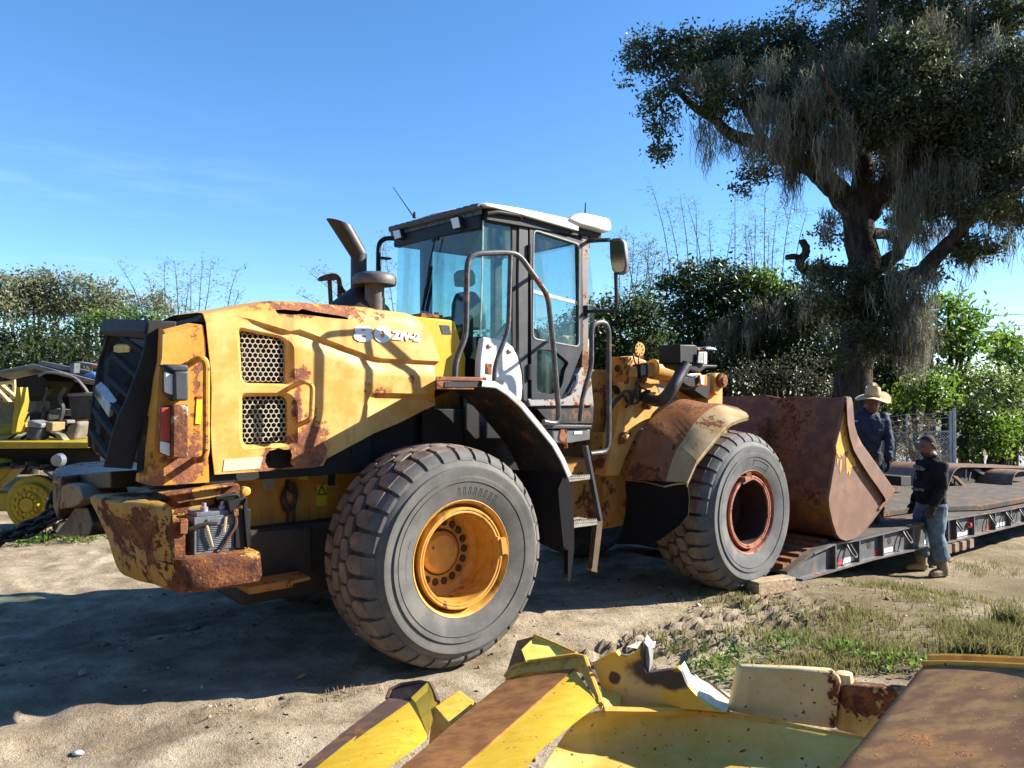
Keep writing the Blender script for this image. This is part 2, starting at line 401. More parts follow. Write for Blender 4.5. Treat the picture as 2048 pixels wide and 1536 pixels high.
# ------------------------------------------------------------------ wheels
def sidewall_mat(name, c1, c2):
    m = NT(name); a = m.noise(5, 7, .65); b = m.noise(45, 4, .6)
    col = m.mix(m.step(a, .36, .66), c1, c2)
    col = m.mix(m.math('MULTIPLY', m.step(m.noise(2.3, 6, .7), .5, .7), .45), col, (.20, .16, .12))
    m.bump(b, .25, .006); return m.fin(col, .72, spec=.25)
m_side_r = sidewall_mat('sidewall_rubber', (.085, .084, .080), (.125, .122, .114))
m_side_f = sidewall_mat('front_sidewall_rubber', (.092, .093, .094), (.135, .135, .132))
def tread_mat():
    m = NT('dusty_tread'); a = m.noise(6, 7, .65); b = m.noise(40, 4, .6)
    col = m.ramp(a, [(.32, (.085, .067, .057)), (.5, (.155, .122, .101)), (.7, (.25, .20, .16))])
    m.bump(b, .4, .006); return m.fin(col, .85, spec=.2)
m_tread = tread_mat()
def rim_paint(name, yellow):
    if yellow: return painted(name, (.50, .24, .04), (.56, .31, .07), rust=.62, dirt=(.13, .06, .02), dirt_amt=.85, rough=.42, sc=2)
    return painted(name, (.20, .055, .034), (.26, .085, .05), rust=.55, dirt=(.05, .02, .015), dirt_amt=.8, rough=.55, sc=2)
m_rim_y = rim_paint('rim_yellow', True); m_rim_r = rim_paint('rim_rust', False)
m_rimhole = plain('rim_bolt_dark', (.05, .026, .018), .7)
m_salmon = painted('rim_ring_rust', (.36, .14, .10), (.44, .20, .13), rust=.55, dirt=(.1, .03, .02), dirt_amt=.7, rough=.5, sc=3)
TW, RT = .60, .765
def make_tyre(smat):
    b = MB()
    half = [(.372, .02), (.384, -.012), (.41, -.022), (.47, -.038), (.515, -.046), (.517, -.040), (.522, -.040), (.524, -.050), (.553, -.053), (.556, -.044), (.57, -.043), (.60, -.051), (.622, -.050),
            (.628, -.034), (.645, -.026), (.668, -.006), (.690, .018), (.708, .036)]
    prof = half + [(.712, .3)] + [(r, TW - y) for r, y in half[::-1]]
    b.lathe(prof, n=96)
    NL = 32; da = 2 * math.pi / NL
    def block(pts, a0, r_top, r_bot, slope=None, mi=1):
        # pts: (angle fraction, y) outline, raised from the carcass
        b.cur = mi
        def P(f, y, r): a = a0 + f * da; return (r * math.cos(a), y, r * math.sin(a))
        cen = (sum(p[0] for p in pts) / len(pts), sum(p[1] for p in pts) / len(pts))
        ins = [(cen[0] + (f - cen[0]) * .93, cen[1] + (y - cen[1]) * .93) for f, y in pts]
        dr = lambda y: RT - .035 * abs((y - TW / 2) / (TW / 2)) ** 2.2
        n = len(pts)
        lo = [P(f, y, r_bot) for f, y in pts]; mid = [P(f, y, dr(y) - .010) for f, y in pts]; top = [P(f, y, dr(y)) for f, y in ins]
        vs = lo + mid + top
        fs = [(i, (i + 1) % n, n + (i + 1) % n, n + i) for i in range(n)] + [(n + i, n + (i + 1) % n, 2 * n + (i + 1) % n, 2 * n + i) for i in range(n)] + [tuple(range(2 * n, 3 * n))]
        b.add(vs, fs)
    for k in range(NL):
        a = k * da
        for s in (0, 1):
            m = (lambda y: y) if s == 0 else (lambda y: TW - y)
            # shoulder lug: reaches down the sidewall
            sh = a + (0 if s == 0 else .5 * da)
            block([(f, m(y)) for f, y in [(-.40, .05), (.40, .05), (.43, .11), (.36, .165), (.0, .20), (-.36, .165), (-.43, .11)]], sh, 0, .69)
            block([(f, m(y)) for f, y in [(-.46, .215), (-.12, .20), (.36, .175 + .005), (.46, .215), (.44, .262), (.10, .288), (-.36, .292), (-.46, .27)]], sh + .5 * da, 0, .69)
            # lug flank on the shoulder (grey, clean)
            b.cur = 0
            def Q(f, y, r): an = sh + f * da; return (r * math.cos(an), m(y), r * math.sin(an))
            prof2 = [(.05, .735), (.014, .712), (-.008, .688), (-.013, .668), (.0, .655)]
            L = [Q(-.40, y, r) for y, r in prof2]; Rr = [Q(.40, y, r) for y, r in prof2]
            L2 = [Q(-.40, .06, r - .02) for y, r in prof2]; R2 = [Q(.40, .06, r - .02) for y, r in prof2]
            b.loft([L, Rr], False); b.loft([L2, L], False); b.loft([Rr, R2], False)
    return b.build('tyre', [smat, m_tread], smooth=28)
def make_rim(main, ring, hole, deep):
    b = MB()
    b.lathe([(.372, .03), (.400, .004), (.402, -.014), (.394, -.020), (.384, -.012), (.376, .0), (.362, .045), (.350, .060), (.345, .055), (.345, .0)], n=72)
    b.cur = 1
    b.lathe([(.345, .06), (.345, -.004), (.338, -.018), (.328, -.018), (.324, -.010), (.318, -.014), (.308, -.014), (.302, .0), (.300, .03)], n=72)
    b.cur = 0 if deep < .27 else 2
    b.lathe([(.300, .0), (.298, deep), (.262, deep + .03), (.15, deep + .03), (.148, deep + .012), (.12, deep - .008), (.0, deep - .012)], n=72)
    b.cur = 2
    for k in range(18):
        a = 2 * math.pi * k / 18; c = Vector((.21 * math.cos(a), deep + .03, .21 * math.sin(a)))
        b.lathe([(.027, .0), (.027, -.006), (.022, -.010), (.0, -.010)], c, n=12)
    b.lathe([(.165, 0), (.165, -.004), (.15, -.004)], (0, deep + .03, 0), n=40)
    b.cur = 1
    a = R(8); M = Matrix.Rotation(-a, 4, 'Y')
    b.box((.318, -.045, -.055), (.362, .02, .055), M); b.box((.362, -.03, -.07), (.378, .01, .0), M); b.box((.3, -.03, -.075), (.322, .03, .075), M)
    return b.build('rim', [main, ring, hole], smooth=30)
AX_R, AX_F, AZ = 0.0, 3.306, .752
ty_r, ty_f = make_tyre(m_side_r), make_tyre(m_side_f)
def moulded(loops, par, rot):
    for L in loops:
        b = MB(); b.tube([((r) * math.cos(R(a)), -.022 - (r - .41) * .26, r * math.sin(R(a))) for r, a in L], .0028, 4)
        o = b.build('moulded_mark', m_side_f, par); o.rotation_euler = (0, R(rot), 0)
arcp = lambda r, a0, a1: [(r, a0 + (a1 - a0) * k / 8) for k in range(9)]
mark_f = [arcp(.495, 88, 58) + arcp(.44, 58, 88) + [(.495, 88)]]
mark_r = [arcp(.455, 168, 190), [(.445, 158), (.455, 158), (.455, 165), (.445, 165)]] + [[(.435, 96 - 5.6 * i - d), (.49, 96 - 5.6 * i - d * .6)] for i in range(8) for d in (0, 2.6)]
rm_r = make_rim(m_rim_y, m_rim_y, m_rimhole, .24); rm_f = make_rim(m_rim_r, m_salmon, plain('rim_inner_dark', (.035, .014, .010), .7), .30)
for i, (x, far) in enumerate(((AX_R, 0), (AX_F, 0), (AX_R, 1), (AX_F, 1))):
    w = empty('wheel', (x, 0 if not far else 2.62, AZ), R(180) if far else (R(1.6) if i == 1 else 0), loader)
    t = (ty_r, ty_f)[i % 2]; r = (rm_r, rm_f)[i % 2]
    if far: t = t.copy(); r = r.copy(); COL.objects.link(t); COL.objects.link(r)
    t.parent = w; r.parent = w
    t.rotation_euler = (0, R(3 + 17 * i), 0); r.rotation_euler = (0, R([0, -95, 30, 60][i]), 0)
    if i == 0: moulded(mark_r, w, 0)
    if i == 1: moulded(mark_f, w, 0)
    if i == 0: w['label'] = 'rear wheel with dusty tyre and yellow rim'
    if i == 1: w['label'] = 'front wheel with grey tyre and dark rusty rim'

# ------------------------------------------------------------------ hood
top_edge = [LY('Z2', a, b, HY) for a, b in [(1060, 95), (1200, 70), (1400, 38), (1540, 10), (1700, 14), (2040, 40)]] + [LY('Z4', a, b, HY) for a, b in [(400, 668), (560, 692), (640, 702), (685, 718)]]
hood_out = [(p.x, p.z) for p in top_edge] + uz('Z4', [(760, 830), (793, 945), (795, 975), (775, 1000), (768, 1060), (770, 1225), (560, 1328), (420, 1385), (150, 1530)], HY) \
    + uz('Z2', [(1860, 1130), (1800, 1142), (1500, 1166), (1300, 1180), (1125, 1192), (1108, 1050), (1100, 900), (1105, 600), (1098, 460), (1085, 350)], HY)
crease = uz('Z2', [(1240, 95), (1640, 215)], HY) + uz('Z4', [(0, 795), (400, 945), (470, 960), (795, 977)], HY)
crease2 = uz('H6', [(300, 1230), (400, 1080), (450, 1015), (700, 1018), (1330, 1035)], HY)
def below(line, u, z):
    for (a, b) in zip(line, line[1:]):
        if a[0] <= u <= b[0]: return a[1] + (b[1] - a[1]) * (u - a[0]) / (b[0] - a[0]) - z
    return None
z_hi = max(p[1] for p in hood_out)
def hood_y(u, z):
    y = 0
    d = below(crease, u, z)
    if d is not None:
        fade = smooth(crease[0][0], crease[0][0] + .25, u)
        if d < 0: y += .10 * (-d)
        else: y += fade * (.030 * smooth(0, .010, d) * (1 - smooth(.02, .11, d)))
    elif u < crease[0][0]:
        y += 0
    d2 = below(crease2, u, z)
    if d2 is not None and d2 > 0:
        f2 = smooth(crease2[0][0], crease2[0][0] + .12, u)
        y += f2 * (.034 * smooth(0, .03, d2) * (1 - .9 * smooth(.04, .22, d2)))
    # lip where the sheet rolls over to the hood top
    zt = None
    for a, b in zip(top_edge, top_edge[1:]):
        if a.x <= u <= b.x: zt = a.z + (b.z - a.z) * (u - a.x) / (b.x - a.x)
    if zt is not None:
        y += .035 * (1 - smooth(0, .06, zt - z))
    # lower edge tucks in
    for c, rr, am in hood_bumps:
        g = 1 - math.hypot((u - c[0]) / rr[0], (z - c[1]) / rr[1])
        if g > 0: y -= am * g ** .5 * (.5 + .9 * noise.noise(Vector((u * 42, z * 42, 0))) + .5 * noise.noise(Vector((u * 90, z * 90, 3))))
    return y
hb = lambda x, y: (lambda p: (p.x, p.z))(LY('Z2', x, y, HY))
hood_bumps = [(hb(1765, 1010), (.16, .24), .022), (hb(1725, 515), (.07, .09), .012), (hb(1692, 730), (.035, .2), .012)]
def rrect(z, pts, y, k=4, r=.05):
    P = [Vector((a, 0, b)) for a, b in uz(z, pts, y)]; n = len(P); out = []
    for i in range(n):
        a, b, c = P[i - 1], P[i], P[(i + 1) % n]; rr = min(r, (a - b).length * .45, (c - b).length * .45)
        s = b + (a - b).normalized() * rr; e = b + (c - b).normalized() * rr
        for t in range(k + 1):
            t /= k; p = s * (1 - t) ** 2 + b * 2 * t * (1 - t) + e * t * t; out.append((p.x, p.z))
    return out
vents_o = [rrect('Z2', [(1268, 178), (1600, 238), (1668, 300), (1672, 590), (1330, 580), (1300, 540)], HY), rrect('Z2', [(1288, 632), (1640, 632), (1690, 700), (1690, 1000), (1320, 1022), (1296, 960)], HY)]
vents_i = [rrect('Z2', [(1293, 205), (1580, 262), (1605, 290), (1606, 572), (1335, 566), (1310, 530)], HY + .04, r=.035), rrect('Z2', [(1313, 660), (1595, 656), (1620, 690), (1622, 975), (1340, 990), (1315, 960)], HY + .04, r=.035)]
rip = uz('Z2', [(1542, 68), (1600, 62), (1700, 72), (1735, 58), (1800, 76), (1900, 92), (2000, 108), (2046, 120), (2044, 132), (1930, 122), (1800, 106), (1720, 96), (1650, 100), (1560, 90)], HY)
rip2 = uz('Z4', [(20, 690), (90, 704), (180, 716), (262, 727), (200, 730), (110, 722), (24, 708)], HY)
rhole = uz('Z2', [(1468, 1100), (1476, 1055), (1500, 1030), (1560, 1012), (1600, 1022), (1640, 1020), (1652, 1060), (1645, 1110), (1662, 1138), (1580, 1150), (1490, 1148)], HY)
b = MB(); b.panel(hood_out, HY, .012, vents_o + [rip, rhole], hood_y, .055,
                  [[(u, z - d) for u, z in crease] for d in (-.004, .006, .02, .06, .12)] + [[(u, z - d) for u, z in crease2] for d in (0, .012, .03, .045)])
hood = b.build('hood_panel', m_hood, loader, smooth=28)
for vo, vi in zip(vents_o, vents_i):
    b = MB(); c = (sum(p[0] for p in vi) / len(vi), sum(p[1] for p in vi) / len(vi))
    n = len(vo)
    def near(p, L): return min(L, key=lambda s: math.dist(s, p))
    ro = [Vector((u, HY + hood_y(u, z) + .001, z)) for u, z in vo]
    ri = [Vector((u, HY + .045, z)) for u, z in vi]
    b.loft([ro, [o.lerp(i, .25) - Vector((0, .006, 0)) for o, i in zip(ro, ri)], [o.lerp(i, .8) + Vector((0, .0, 0)) for o, i in zip(ro, ri)], ri, [i + Vector((0, .03, 0)) for i in ri]], True, False)
    b.build('vent_frame', m_hood, hood, smooth=50)
    # honeycomb sheet
    b = MB(); r = .0205; dx = r * math.sqrt(3); dz = r * 1.5
    us = [p[0] for p in vi]; zs = [p[1] for p in vi]
    def ins(p):
        cc = False
        for i in range(len(vi)):
            a, e = vi[i], vi[i - 1]
            if (a[1] > p[1]) != (e[1] > p[1]) and p[0] < (e[0] - a[0]) * (p[1] - a[1]) / (e[1] - a[1]) + a[0]: cc = not cc
        return cc
    row = 0; z = min(zs)
    while z < max(zs) + r:
        u = min(us) + (dx / 2 if row % 2 else 0)
        while u < max(us) + dx:
            if ins((u, z)):
                h = lambda rr, y: [Vector((u + rr * math.sin(math.pi / 3 * k), y, z + rr * math.cos(math.pi / 3 * k))) for k in range(6)]
                b.loft([h(r * 1.01, HY + .050), h(r * .82, HY + .050), h(r * .82, HY + .056)], True, False)
            u += dx
        z += dz; row += 1
    b.build('vent_mesh', m_honey, hood, smooth=0, fix=False)
# grab handle on the side panel
b = MB(); b.tube(fillet([LY('Z2', 1600, 618, HY + .04), LY('Z2', 1735, 552, .50), LY('Z2', 1792, 580, .50), LY('Z2', 1784, 800, .50), LY('Z2', 1768, 822, .50), LY('Z2', 1688, 856, HY)], .04), .017, 10)
b.build('grab_handle', m_hood, hood)
# stickers on the side panel
def sticker(name, z, pts, y, mat, par, dy=-.004):
    b = MB(); b.prism([LY(z, a, c, y + dy) for a, c in pts], (0, .0025, 0)); return b.build(name, mat, par, smooth=0)
sticker('white_sticker', 'Z2', [(1192, 1088), (1455, 1070), (1432, 1150), (1180, 1172)], HY, m_whst, hood)
# model number
def text_obj(name, s, mat, parent, origin, ex, ez, size, off=0., shear=0., ext=.0006):
    cu = bpy.data.curves.new('txt', 'FONT'); cu.body = s; cu.size = size; cu.extrude = ext; cu.offset = off; cu.shear = shear
    cu.align_x = 'LEFT'
    t = bpy.data.objects.new('txt', cu); COL.objects.link(t)
    bpy.context.view_layer.update()
    me = bpy.data.meshes.new_from_object(t.evaluated_get(bpy.context.evaluated_depsgraph_get()))
    bpy.data.objects.remove(t); bpy.data.curves.remove(cu)
    ex = Vector(ex).normalized(); ez = Vector(ez).normalized(); nn = ex.cross(ez)
    M = Matrix((ex, ez, nn)).transposed().to_4x4(); M.translation = Vector(origin)
    me.transform(M); me.materials.clear(); me.materials.append(mat); me.name = name
    o = bpy.data.objects.new(name, me); COL.objects.link(o); o.parent = parent; return o
m_wht = NT('decal_white'); m_wht = m_wht.fin((.74, .75, .76), .4)
m_wht2 = NT('decal_grey'); m_wht2 = m_wht2.fin((.55, .60, .70), .35)
def dec(x, y): p = LY('H6', x, y, HY); d = below(crease, p.x, p.z) or 0; return Vector((p.x, HY + hood_y(p.x, p.z) - .006, p.z))
p80a, p80b = dec(195, 295), dec(735, 300); e80 = p80b - p80a; up80 = dec(235, 90) - dec(195, 295)
up80 = Vector((-.12 * 0, up80.y, up80.z)); up80 -= e80.normalized() * 0
def decal_letters(name, s, a, bb, hgt, mat, off, lean=0):
    ex = (bb - a); t = text_obj(name, s, mat, hood, a + Vector((0, -.002, 0)), ex, Vector((lean, .10, 1.0)), hgt, off)
    w = max((Vector(v.co) - a).dot(ex.normalized()) for v in t.data.vertices); k = ex.length / w; e = ex.normalized()
    for v in t.data.vertices:
        d = Vector(v.co) - a; v.co = Vector(v.co) + e * (d.dot(e) * (k - 1))
    return t
def oval(cx, cy, rx, ry, n=28): return [(cx + rx * math.cos(2 * math.pi * k / n), cy + ry * math.sin(2 * math.pi * k / n)) for k in range(n)]
def decal_sheet(outl, holes, name):
    b = MB(); b.panel(uz('Nm', outl, HY), HY - .0075, .002, [uz('Nm', h, HY) for h in holes], hood_y, .03); b.build(name, m_wht, hood, smooth=60)
eight = [(85, 150), (110, 118), (170, 100), (240, 97), (310, 102), (365, 125), (388, 160), (380, 195), (362, 210), (390, 240), (396, 280), (375, 325), (320, 358), (235, 370), (150, 360), (90, 325), (66, 280), (74, 240), (105, 212), (88, 190)]
decal_sheet(eight, [oval(235, 172, 36, 14, 16), oval(235, 278, 46, 24, 18)], 'model_number'); decal_sheet(oval(562, 240, 145, 142), [oval(560, 238, 36, 62, 20)], 'model_number')
decal_letters('model_letters', 'ZIV-2', dec(738, 262), dec(1130, 292), .088, m_wht, .0055, .14)
# hood top and far side
near = [Vector((p.x, HY + hood_y(p.x, p.z - .001) + .002, p.z)) for p in top_edge]
b = MB()
rows = []
for t, dz in ((0, 0), (.03, .012), (.10, .022), (.5, .045), (.9, .022), (.97, .012), (1, 0)):
    rows.append([Vector((p.x, p.y * (1 - t) + (2.62 - p.y) * t, p.z + dz)) for p in near])
b.loft(rows, False); b.loft([[p - Vector((0, 0, .02)) for p in r] for r in rows][::-1], False)
b.build('hood_top', m_hood, loader, smooth=40)
b = MB(); b.panel(hood_out, 2.62 - HY, .012); b.build('far_hood_panel', m_yel, loader, smooth=0)
# bonnet edge at the back: dark seal and rim
b = MB(); r0 = near[0]
b.box((r0.x - .03, .66, r0.z - .05), (r0.x + .12, 1.96, r0.z - .01)); b.box((r0.x - .22, .9, r0.z - .09), (r0.x, 1.9, r0.z - .045))
b.build('hood_seal', m_blackrust, loader, bevel=.01)
# engine space behind the vents: radiator core and engine block
b = MB(); b.box((-1.36, .72, 1.30), (-.30, 1.9, 2.28)); b.box((-.30, .80, 1.3), (.30, 1.8, 2.0))
for k in range(8): b.box((-1.30 + .12 * k, .705, 1.42), (-1.26 + .12 * k, .715, 2.2))
b.build('radiator', m_dark, loader)
# panel between the hood and the cab
b = MB(); b.prism(l3('Z4', [(640, 715), (690, 722), (878, 742), (945, 955), (940, 1085), (700, 1085)], .75), (0, 1.1, 0)); tc = b.build('tank_cover', painted('tank_cover_paint', (.60, .36, .02), (.66, .40, .03), rust=.68, dirt=(.2, .09, .02), dirt_amt=.6), loader, bevel=.012)
sticker('dark_sticker', 'Z4', [(795, 768), (848, 770), (862, 822), (812, 820)], .75, m_bkst, tc)
b = MB(); b.prism(l3('Z4', [(920, 835), (1045, 835), (1045, 1095), (942, 1095), (942, 960)], .78), (0, .9, 0)); b.build('bulkhead', m_black, loader)
b = MB(); b.prism(l3('Z4', [(690, 700), (812, 712), (815, 726), (690, 722)], .80), (0, 1.0, 0)); b.box(LY('Z4', 770, 714, .86), LY('Z4', 782, 698, .88)); b.build('hinge_bar', m_rust, loader)

# ------------------------------------------------------------------ rear corner post with lamps
def corner_post():
    edge = [(770, 235), (768, 330), (765, 400), (745, 480), (728, 720), (715, 950), (705, 1270)]
    back = [(735, 205), (728, 330), (722, 430), (690, 600), (645, 830), (605, 1040), (585, 1235)]
    front = [(1035, 168), (1050, 270), (1056, 370), (1062, 600), (1068, 800), (1072, 1000), (1078, 1245)]
    E = [LY('Z2', *p, HY) for p in edge]; K = [LY('Z2', *p, HY + .20) for p in back]; Fr = [LY('Z2', *p, HY) for p in front]
    b = MB(); rows = []
    for e, k, f in zip(E, K, Fr):
        kk = k
        rows.append([k + Vector((.25, .02, 0)), kk, kk.lerp(e, .6) + Vector((-.012, -.012, 0)), e, e.lerp(f, .1), e.lerp(f, .8), f, f + Vector((.01, .10, 0))])
    rows.insert(0, [p.lerp(rows[0][4] + Vector((0, .2, 0)), .3) + Vector((0, 0, .03)) for p in rows[0]])
    b.loft(rows, False)
    b.loft([[p + Vector((.012, .014, 0)) for p in r] for r in rows][::-1], False)
    b.loft([rows[-1], [p + Vector((.012, .014, 0)) for p in rows[-1]]], False)
    post = b.build('corner_post', m_post, loader, smooth=45)
    vent = [(665, 800), (690, 790), (700, 850), (700, 1000), (690, 1120), (640, 1175), (610, 1180), (618, 1080), (640, 930)]
    bb = MB(); P = [LY('Z2', *p, HY + .10) for p in vent]
    bb.prism([p + Vector((-.02, -.012, 0)) for p in P], (.01, .03, 0)); bb.build('side_vent', m_grill, post, smooth=0)
    # work lamp housing, lens towards the rear
    bb = MB(); s = l3('Z2', [(848, 488), (950, 484), (945, 688), (852, 690)], .49); bb.prism(s, (0, .15, 0))
    cap = l3('Z2', [(775, 438), (945, 440), (950, 486), (845, 490)], .50); bb.prism(cap, (0, .15, 0))
    bb.prism(l3('Z2', [(775, 440), (850, 490), (850, 690), (775, 640)], .53), (.02, .12, 0))
    lamp = bb.build('work_lamp', m_gray, post, bevel=.012)
    bb = MB(); P = l3('Z2', [(792, 488), (842, 505), (842, 648), (795, 628)], .52); bb.prism(P, (-.012, .01, 0)); bb.build('lens', m_lens, lamp, bevel=.006)
    # tail light
    bb = MB(); s = l3('Z2', [(838, 720), (948, 712), (945, 1080), (832, 1082)], .49); bb.prism(s, (0, .15, 0))
    bb.prism(l3('Z2', [(755, 725), (836, 722), (832, 1080), (752, 1050)], .53), (.015, .10, 0))
    tl = bb.build('tail_light', painted('tail_light_housing', (.30, .29, .24), (.36, .34, .27), rust=.50, dirt=(.2, .08, .04), dirt_amt=.8, sc=2), post, bevel=.012)
    bb = MB(); bb.prism(l3('Z2', [(762, 735), (828, 732), (824, 970), (758, 955)], .525), (-.006, .01, 0)); bb.build('red_lens', m_red, tl, bevel=.006)
    bb = MB(); bb.prism(l3('Z2', [(758, 962), (824, 976), (822, 1066), (757, 1040)], .525), (-.006, .01, 0)); bb.build('clear_lens', m_lens, tl, bevel=.006)
    bb = MB(); bb.tube(fillet([LY('Z2', 945, 440, HY), LY('Z2', 1015, 396, .49), LY('Z2', 1068, 412, .48), LY('Z2', 1066, 1050, .48), LY('Z2', 1040, 1092, .49), LY('Z2', 985, 1092, HY)], .06), .021, 10)
    bb.build('grab_handle', m_post, post)
    st = sticker('lime_sticker', 'Z2', [(1003, 655), (1040, 655), (1030, 848), (992, 845)], HY, m_lime, post, -.006)
    sticker('red_sticker', 'Z2', [(1004, 655), (1040, 655), (1039, 675), (1003, 675)], HY, m_red, post, -.009)
    # far post, seen only at an angle
    bb = MB(); bb.box((-1.62, 1.80, 1.35), (-1.52, 1.98, 2.2)); bb.build('far_corner_post', m_grill, loader, bevel=.03)
corner_post()
# inner mesh strip visible in the gap between post and panel
b = MB(); b.box((-1.50, .66, 1.3), (-1.30, .68, 2.3)); b.build('inner_screen', m_black, loader)
# ------------------------------------------------------------------ rear grille (hangs open)
def grille():
    left = [(180, 60), (150, 260), (100, 400), (60, 620), (30, 800), (5, 1050), (10, 1160)]
    right = [(580, 75), (545, 330), (470, 540), (395, 740), (330, 880), (270, 1060), (205, 1330)]
    lw = [LY('G', *p, 1.83) for p in left]; rw = [LY('G', *p, .78) for p in right]
    # keep one smooth sheet: x of both edges follows height
    b = MB(); rows = []
    N = 24
    def at(L, t):
        s = t * (len(L) - 1); i = min(int(s), len(L) - 2); return L[i].lerp(L[i + 1], s - i)
    for k in range(N + 1):
        t = k / N; a, c = at(lw, t), at(rw, t); rows.append([a.lerp(c, s / 12) for s in range(13)])
    g = empty('rear_grille', parent=loader)
    # frame
    b.tube(lw, .022, 6); b.cur = 0
    for L, w in ((rw, .10),):
        b.loft([[p + Vector((-.05, -.015, 0)) for p in L], [p + Vector((-.055, .01, 0)) for p in L], [p + Vector((.10, .0, -.02)) for p in L], [p + Vector((.10, -.02, -.02)) for p in L]], False)
        b.loft([[p + Vector((-.05, -.015, 0)) for p in L], [p + Vector((.10, -.02, -.02)) for p in L]], False)
    t0, t1 = rows[0][0], rows[0][-1]
    b.prism([t0 + Vector((-.05, 0, .02)), t0 + Vector((-.07, 0, -.06)), t0 + Vector((-.04, 0, -.10)), t0 + Vector((.12, 0, -.06)), t0 + Vector((.12, 0, .02))], t1 - t0)
    b.prism([t0.lerp(t1, .55) + Vector((-.03, 0, -.10)), t0.lerp(t1, .95) + Vector((-.03, 0, -.10)), t0.lerp(t1, .95) + Vector((-.03, 0, -.20)), t0.lerp(t1, .62) + Vector((-.03, 0, -.17))], (.1, 0, 0))
    b.build('grille_frame', m_grill, g, smooth=40, bevel=.006)
    # expanded-metal sheet: crossing wires
    b = MB()
    def surf(s, t): a, c = at(lw, t), at(rw, t); return a.lerp(c, s)
    for k in range(-34, 46):
        for sg in (1, -1):
            pts = []
            for j in range(13):
                t = j / 12; s = (k / 44 + sg * t * .9) if sg > 0 else (k / 44 + .9 - t * .9)
                if 0 <= s <= 1: pts.append(surf(s, t))
            if len(pts) > 1: b.tube(pts, .0045, 3, False)
    b.build('grille_mesh', m_grill, g, smooth=0, fix=False)
    b = MB(); b.loft([[surf(s / 6, t / 12) + Vector((.09, 0, 0)) for s in range(7)] for t in range(13)], False); b.build('grille_backing', m_dark, g)
    # diagonal slats
    def slat(a, c, par, mat, name='slat', w=.034, d=.026):
        b = MB(); A, C = [LX('G', *p, surf(.5, .5).x - .02) for p in (a, c)]
        def on(p):   # drop onto the sheet by picture position
            best = min(((surf(i / 30, j / 60)) for i in range(31) for j in range(61)), key=lambda s: sum((u - v) ** 2 for u, v in zip(prj(s), q('G', *p))))
            return best
        A, C = on(a), on(c); up = Vector((0, 0, w))
        b.prism([A + Vector((-d, 0, -w * .5)), A + Vector((-d * .8, 0, w * .5)), A + Vector((.02, 0, w)), A + Vector((.02, 0, -w * .3))], C - A)
        return b.build(name, mat, g, bevel=.005)
    def prj(Lp):
        X = P0[0] + Lp.x * CU - Lp.y * SU; Yw = P0[1] + Lp.x * SU + Lp.y * CU; Zz = Lp.z - CAMH
        c, s = math.cos(PITCH), math.sin(PITCH); d = Yw * c + Zz * s; u = -Yw * s + Zz * c
        return 1024 + FPX * X / d, 768 - FPX * u / d
    m_slat = plain('grille_slat_gray', (.013, .012, .011), .8, spec=.2)
    for a, c in (((300, 190), (500, 350)), ((215, 360), (455, 555)), ((160, 540), (380, 735)), ((100, 690), (310, 900)), ((45, 840), (250, 1085)), ((20, 1030), (200, 1250))):
        slat(a, c, g, m_slat)
    bd = slat((85, 665), (205, 850), g, plain('badge_white', (.40, .41, .36), .4), 'badge', .075, .03)
    yw = slat((225, 305), (365, 300), g, plain('chipped_yellow', (.72, .42, .02), .5), 'yellow_patch', .05, .012)
    # dark bold letters on the badge
    me = bd.data
    A = Vector(me.vertices[0].co); zs = [v.co for v in me.vertices]
    lo = min(zs, key=lambda v: v.y); hi = max(zs, key=lambda v: v.y)
    P = [v for v in zs]; fx = min(v.x for v in P)
    a0 = max((v for v in P if v.x < fx + .06), key=lambda v: v.y); a1 = min((v for v in P if v.x < fx + .06), key=lambda v: v.y)
    text_obj('badge_letters', 'KAW', m_black, bd, Vector(a0) + Vector((-.012, -.03, .015)), Vector(a1) - Vector(a0), (0, .25, 1), .085, .004)
grille()
